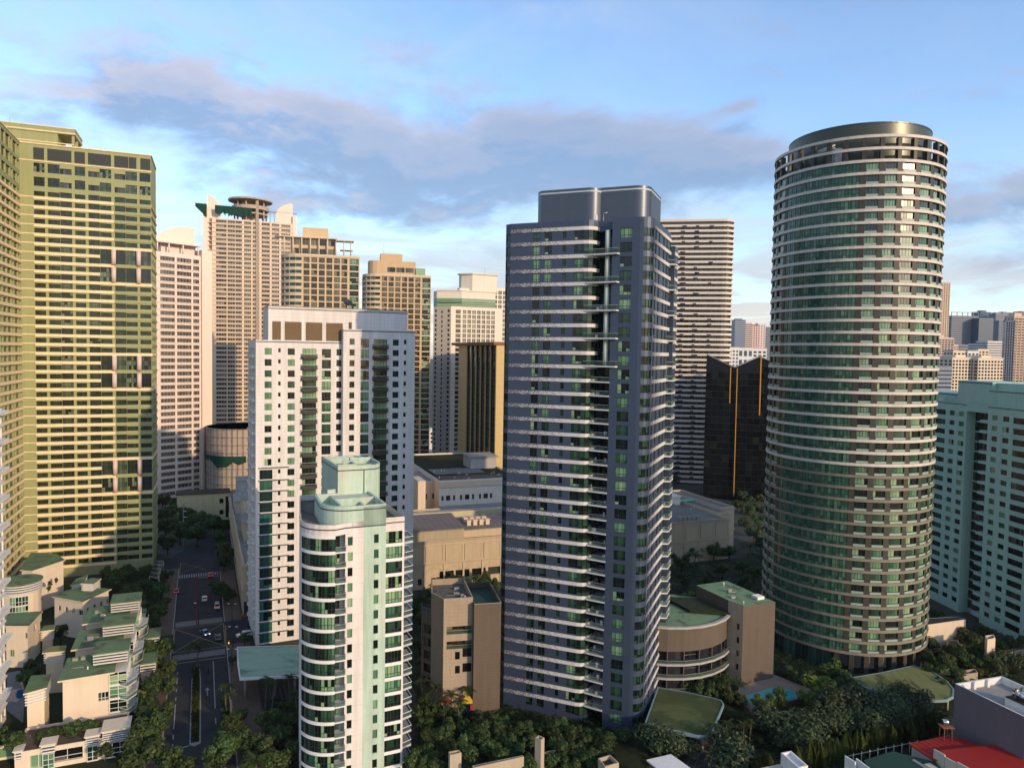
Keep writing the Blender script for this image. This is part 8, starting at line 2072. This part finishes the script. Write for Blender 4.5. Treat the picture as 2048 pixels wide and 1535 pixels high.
# ================================================================== street furniture
M['orange'] = paint('orange_plastic', (.20, .04, .025), .5, .08, 0)
bp = MB(); bp.tube((0, 0, 0), (0, 0, .12), .26, n=8); bp.tube((0, 0, .12), (0, 0, 1.0), .12, .08, n=8); bme = bp.mesh('traffic_post', [M['orange']])
for i in range(34):
    p = GP(6.7, 64 + 1.62 * i); o = link(bpy.data.objects.new('traffic_post', bme)); o.location = (*p, .01); o['label'] = 'orange plastic post in the line dividing the far street'; o['category'] = 'traffic post'; o['group'] = 'orange posts along the street centre'
def lamp(px, py, h, label, arms=2):
    p = gnd(px, py); B = thing('street_lamp', label, 'street lamp', (*p, .1), 'street lamps')
    k = MB(); k.tube((0, 0, 0), (0, 0, h), .13, .08, n=8); part(B, 'pole', k, M['dark'], local=True)
    for i in range(arms):
        s = 1 if i else -1; k = MB(); k.tube((0, 0, h), (s * 1.1, 0, h + .25), .05, n=5); part(B, 'arm', k, M['dark'], local=True); k = MB(); k.box(s * 1.1 - .35, s * 1.1 + .35, -.15, .15, h + .2, h + .36); part(B, 'lamp_head', k, M['white'], local=True)
lamp(464, 1248, 6.5, 'dark two armed street lamp on the corner before the brick plinth'); lamp(466, 1294, 6.0, 'two armed street lamp at the corner of the yellow box'); lamp(464, 1342, 6.0, 'two armed street lamp among shrubs left of the mint canopy'); lamp(397, 1250, 7, 'slim street lamp at the end of the orange posts', 1)
def pole(px, py, h, label, r=.25):
    p = gnd(px, py); B = thing('utility_pole', label, 'utility pole', (*p, 0), 'utility poles'); k = MB(); k.tube((0, 0, 0), (0, 0, h), r, r * .7, n=8); part(B, 'pole', k, M['concrete'], local=True)
    for z in (h * .68, h * .82): k = MB(); k.box(-.2, 1.3, -.12, .12, z, z + .3); part(B, 'bracket', k, M['white'], local=True)
pole(367, 1090, 19, 'tall pale utility pole standing in the thicket before the hall'); pole(467, 1000, 26, 'tall utility pole at the mall wing corner', .4); pole(462, 1010, 24, 'second tall utility pole beside the mall wing corner', .35); pole(422, 980, 30, 'tall concrete pole before the car park ramps', .5); pole(388, 980, 28, 'concrete pole in front of the pinkish sail tower', .5)
p = gnd(458, 1305); B = thing('traffic_signal', 'traffic signal with a lit amber lamp at the corner of the yellow box', 'traffic light', (*p, .1)); k = MB(); k.tube((0, 0, 0), (0, 0, 3.2), .08, n=6); part(B, 'pole', k, M['dark'], local=True); k = MB(); k.box(-.2, .2, -.14, .14, 2.5, 3.6); part(B, 'signal_head', k, M['yellow'], local=True)
M['amber'] = emis('amber_lamp', (1, .6, .08), 2.2); k = MB(); k.tube((0, -.14, 3.0), (0, -.18, 3.0), .16, n=10); part(B, 'lamp', k, M['amber'], local=True)
# fence posts behind the red roofs
fb = thing('fence', 'low pale fence with posts between the hedge and the dark green roof', 'fence', (*gnd(1760, 1500), 0))
a_, b_ = gnd(1690, 1512, 3), gnd(1835, 1482, 3)
for i in range(10): q = a_.lerp(b_, i / 9); k = MB(); k.tube((*q, 0), (*q, 3.4), .07, n=5); part(fb, 'post', k, M['white'])
k = MB(); k.tube((*a_, 3.0), (*b_, 3.0), .06, n=5); part(fb, 'rail', k, M['e_light'])
# ================================================================== far city, by picture column and distance
M['f_pink'] = paint('far_pink_wall', (.58, .46, .40), .85, .06, .05); M['f_cream'] = paint('far_cream_wall', (.62, .52, .40), .85, .06, .05); M['f_white'] = paint('far_white_wall', (.62, .60, .58), .85, .05, .05)
M['f_grey'] = paint('far_grey_wall', (.24, .25, .29), .8, .08, .05); M['f_blue'] = paint('far_blue_glass_wall', (.045, .095, .16), .3, .1, 0, spec=.6); M['f_dark'] = paint('far_dark_wall', (.05, .06, .075), .6, .1, .05); M['f_tan'] = paint('far_tan_wall', (.56, .42, .31), .85, .06, .05); M['f_brick'] = paint('far_brick_wall', (.33, .14, .12), .85, .06, .05)
def far_b(px0, px1, ytop, Y, m, gl, label, mode='grid', yaw=18, fh=3.4, top=None, nwin=None, name='distant_tower'):
    q = ray((px0 + px1) / 2, 700); k = Y / q.y; fr = Frame((q.x * k, Y), yaw); P = fr.P
    a, b = fr.on(px0, 690)[0], fr.on(px1, 690)[0]; zt = fr.on((px0 + px1) / 2, ytop)[1]; D = min(30, max(14, (b - a) * .8))
    B = thing(name, label, 'building', (*P((a + b) / 2, D / 2), 0), 'distant towers of the city')
    w_ = MB(); w_.fbox(fr, a, b, 0, D, 0, zt); part(B, 'wall', w_, M[m])
    g = MB(); n = nwin or max(3, int((b - a) / 4.5)); p = (b - a) / n; z = zt - 2
    nd = max(2, int(D / 4.5)); pd = D / nd
    while z > 12:
        if mode == 'band': g.fbox(fr, a - .05, b + .05, -.06, D + .05, z - fh * .45, z)
        else:
            for i in range(n): g.fbox(fr, a + p * i + p * .18, a + p * (i + 1) - p * .18, -.08, .02, z - fh * .6, z)
            for i in range(nd): g.fbox(fr, a - .08, a + .02, pd * i + pd * .2, pd * (i + 1) - pd * .2, z - fh * .6, z); g.fbox(fr, b - .02, b + .08, pd * i + pd * .2, pd * (i + 1) - pd * .2, z - fh * .6, z)
        z -= fh
    part(B, 'window', g, M[gl], kind='stuff')
    if mode == 'pier':
        for i in range(n + 1): f = MB(); f.fbox(fr, a + p * i - .4, a + p * i + .4, -.5, 0, 0, zt + .5); part(B, 'pier', f, M[m])
    if top:
        for (u0, u1, h) in top: t = MB(); t.fbox(fr, a + (b - a) * u0, a + (b - a) * u1, D * .2, D * .8, zt, zt + h); part(B, 'roof_room', t, M[m])
    t = MB(); t.fbox(fr, a - .3, b + .3, -.3, D + .3, zt, zt + .9); part(B, 'parapet', t, M[m])
    return fr, a, b, zt, B
# right of the round tower
far_b(1878, 1896, 565, 1300, 'f_tan', 'glass_brown', 'slim tan tower rising just right of the round tower', 'grid', 10, 3.4, nwin=4)
fr, a, b, zt, B = far_b(1901, 1955, 632, 1500, 'f_grey', 'f_dark', 'broad dark grey office slab with an open roof frame', 'band', 4, 3.8)
for i in range(6): t = MB(); u = a + (b - a) * i / 5; t.fbox(fr, u - .6, u + .6, 0, 1, zt, zt + 8); part(B, 'frame_post', t, M['f_grey'])
t = MB(); t.fbox(fr, a - .6, b + .6, 0, 1.2, zt + 7.2, zt + 8.2); part(B, 'frame_beam', t, M['f_grey'])
far_b(1956, 1985, 637, 1480, 'f_blue', 'f_dark', 'dark blue glass block beside the grey office slab', 'band', 4, 4.2)
far_b(1958, 1980, 624, 2300, 'f_blue', 'f_dark', 'pair of blue towers behind the dark blue block', 'grid', 20, 3.5, [(.35, .7, 6)]); far_b(1978, 1988, 626, 2350, 'f_tan', 'glass_brown', 'pink far tower tucked right of the blue pair', 'grid', 12, 3.5)
far_b(1989, 2004, 627, 2200, 'f_grey', 'f_dark', 'grey stepped far tower with a flat crown', 'grid', 15, 3.6, [(.2, .9, 4)]); far_b(2003, 2024, 625, 2250, 'f_blue', 'glass_blue', 'blue glass far tower left of the tall tan tower', 'grid', 8, 3.6, [(.1, .5, 3)])
far_b(1996, 2012, 641, 1700, 'f_blue', 'f_dark', 'small blue glass block below the stepped far tower', 'band', 6, 3.8)
far_b(2040, 2062, 623, 1900, 'f_grey', 'f_dark', 'grey far tower at the right edge', 'grid', 8, 3.6); far_b(2046, 2070, 655, 1000, 'f_blue', 'glass_blue', 'blue glass tower cut by the right edge', 'band', 8, 3.8)
far_b(2010, 2028, 641, 900, 'f_grey', 'glass_dark', 'mauve grey tower face beside the tall tan tower', 'pier', -22, 3.4, nwin=4)
far_b(2026, 2048, 633, 920, 'f_tan', 'glass_brown', 'tall tan tower with a dark louvred head near the right edge', 'pier', 14, 3.4, [(.2, .85, 5)], 3)
far_b(1876, 1907, 676, 1050, 'f_pink', 'glass_brown', 'pinkish tower with light piers behind the teal penthouse', 'pier', 14, 3.3, [(.1, .5, 4)], 5); far_b(1903, 1917, 690, 1100, 'f_pink', 'glass_brown', 'low pink tower right of the pinkish piered tower', 'grid', 10, 3.3)
far_b(1907, 1931, 702, 820, 'f_cream', 'glass_brown', 'small cream block with square windows behind the twin cream blocks', 'grid', 12, 3.3); far_b(1936, 1959, 703, 840, 'f_white', 'glass_dark', 'small white block between the twin cream blocks', 'grid', 10, 3.3); far_b(1957, 1978, 699, 850, 'f_cream', 'glass_brown', 'small yellowish block behind the right cream block', 'grid', 10, 3.3)
far_b(1975, 2006, 683, 1150, 'f_white', 'glass_dark', 'white office block with dark window bands', 'band', 10, 3.8); far_b(1958, 1994, 688, 1180, 'f_white', 'glass_dark', 'long low white block with two dark bands', 'band', 4, 4.0); far_b(1918, 1960, 690, 1250, 'f_grey', 'f_dark', 'low grey roofed block below the office slab', 'band', 2, 5.0)
far_b(1906, 1956, 716, 700, 'f_cream', 'glass_dark', 'left of the twin cream blocks above the teal penthouse', 'grid', 16, 3.2, [(.3, .7, 3)], 8); far_b(1958, 2008, 717, 700, 'f_cream', 'glass_dark', 'right of the twin cream blocks above the teal penthouse', 'grid', 16, 3.2, [(.3, .7, 3)], 8)
far_b(1876, 1906, 735, 640, 'f_grey', 'glass_blue', 'bluish low block just above the teal roof', 'band', 8, 3.6)
# between the banded tower and the round tower
far_b(1462, 1472, 649, 1400, 'f_blue', 'f_dark', 'dark blue glass tower edge beside the cream banded tower', 'band', 10, 3.6); far_b(1469, 1490, 640, 1350, 'f_blue', 'f_grey', 'tall blue grey tower in the gap left of the round tower', 'band', 6, 3.8, [(.15, .75, 3)]); far_b(1490, 1503, 646, 1380, 'f_pink', 'f_dark', 'pinkish banded tower face beside the blue grey tower', 'band', 6, 3.8)
far_b(1503, 1517, 650, 1450, 'f_brick', 'f_white', 'red brick and white tower in the gap left of the round tower', 'grid', 12, 3.4, nwin=3); far_b(1515, 1530, 648, 1460, 'f_white', 'f_brick', 'white tower with a red crown in the gap', 'grid', 8, 3.4, [(.0, 1, 2)], 3); far_b(1529, 1545, 654, 1500, 'f_grey', 'f_dark', 'grey far block touching the round tower edge', 'band', 6, 3.6)
far_b(1458, 1478, 696, 700, 'f_white', 'glass_blue', 'pale blue glazed block above the black twin blocks', 'grid', 14, 3.4); far_b(1477, 1506, 697, 720, 'f_white', 'glass_blue', 'white clinic like block with two blue windows above the black blocks', 'grid', 6, 9, nwin=3); far_b(1506, 1534, 698, 730, 'f_white', 'glass_blue', 'white and lilac block next to the round tower edge', 'grid', 6, 3.6)
# low city fabric further out, each block its own thing
fr_ = random.Random(12)
cols_ = ['f_pink', 'f_cream', 'f_white', 'f_grey', 'f_tan']
BL = []
for i in range(26):
    px = fr_.choice([fr_.uniform(1872, 2045), fr_.uniform(1455, 1540)]); Y = 1500 + 65 * i; w_ = fr_.uniform(8, 16)
    BL.append((px, Y)); far_b(px, px + w_, fr_.uniform(676, 705), Y, fr_.choice(cols_), 'f_dark', 'small distant block in the far city, %s nearest' % nth(i), fr_.choice(['grid', 'band']), fr_.uniform(-10, 25), 3.6, name='distant_block')
# blocks that close the ground behind the towers (seen in the gaps between them)
for (px0, px1, yt, Y, m_, lb) in ((404, 425, 860, 560, 'f_grey', 'grey block behind the car park ramps'), (846, 870, 860, 620, 'f_white', 'pale block in the gap behind the tan tower'), (862, 905, 905, 560, 'f_cream', 'low cream block behind the podium roof garden'), (1330, 1420, 955, 560, 'f_grey', 'low grey block at the foot of the cream banded tower'), (540, 640, 900, 700, 'f_cream', 'low cream block behind the white tower')): far_b(px0, px1, yt, Y, m_, 'glass_dark', lb, 'grid', 18, 3.5, name='background_block')
# ------------------------------------------------------------------ haze
hz = MB(); hz.box(-1600, 3600, -420, 4200, -2.0, 190)
m, nt = mat('haze_air'); v = nt.n('ShaderNodeVolumePrincipled', {'Color': (.80, .87, .97, 1), 'Density': 0.00003, 'Anisotropy': .2}); nt.t.links.new(v.outputs[0], nt.n('ShaderNodeOutputMaterial').inputs['Volume'])
hzo = solo('haze', hz, m, None, None, kind='stuff', org=(0, 0, -2))
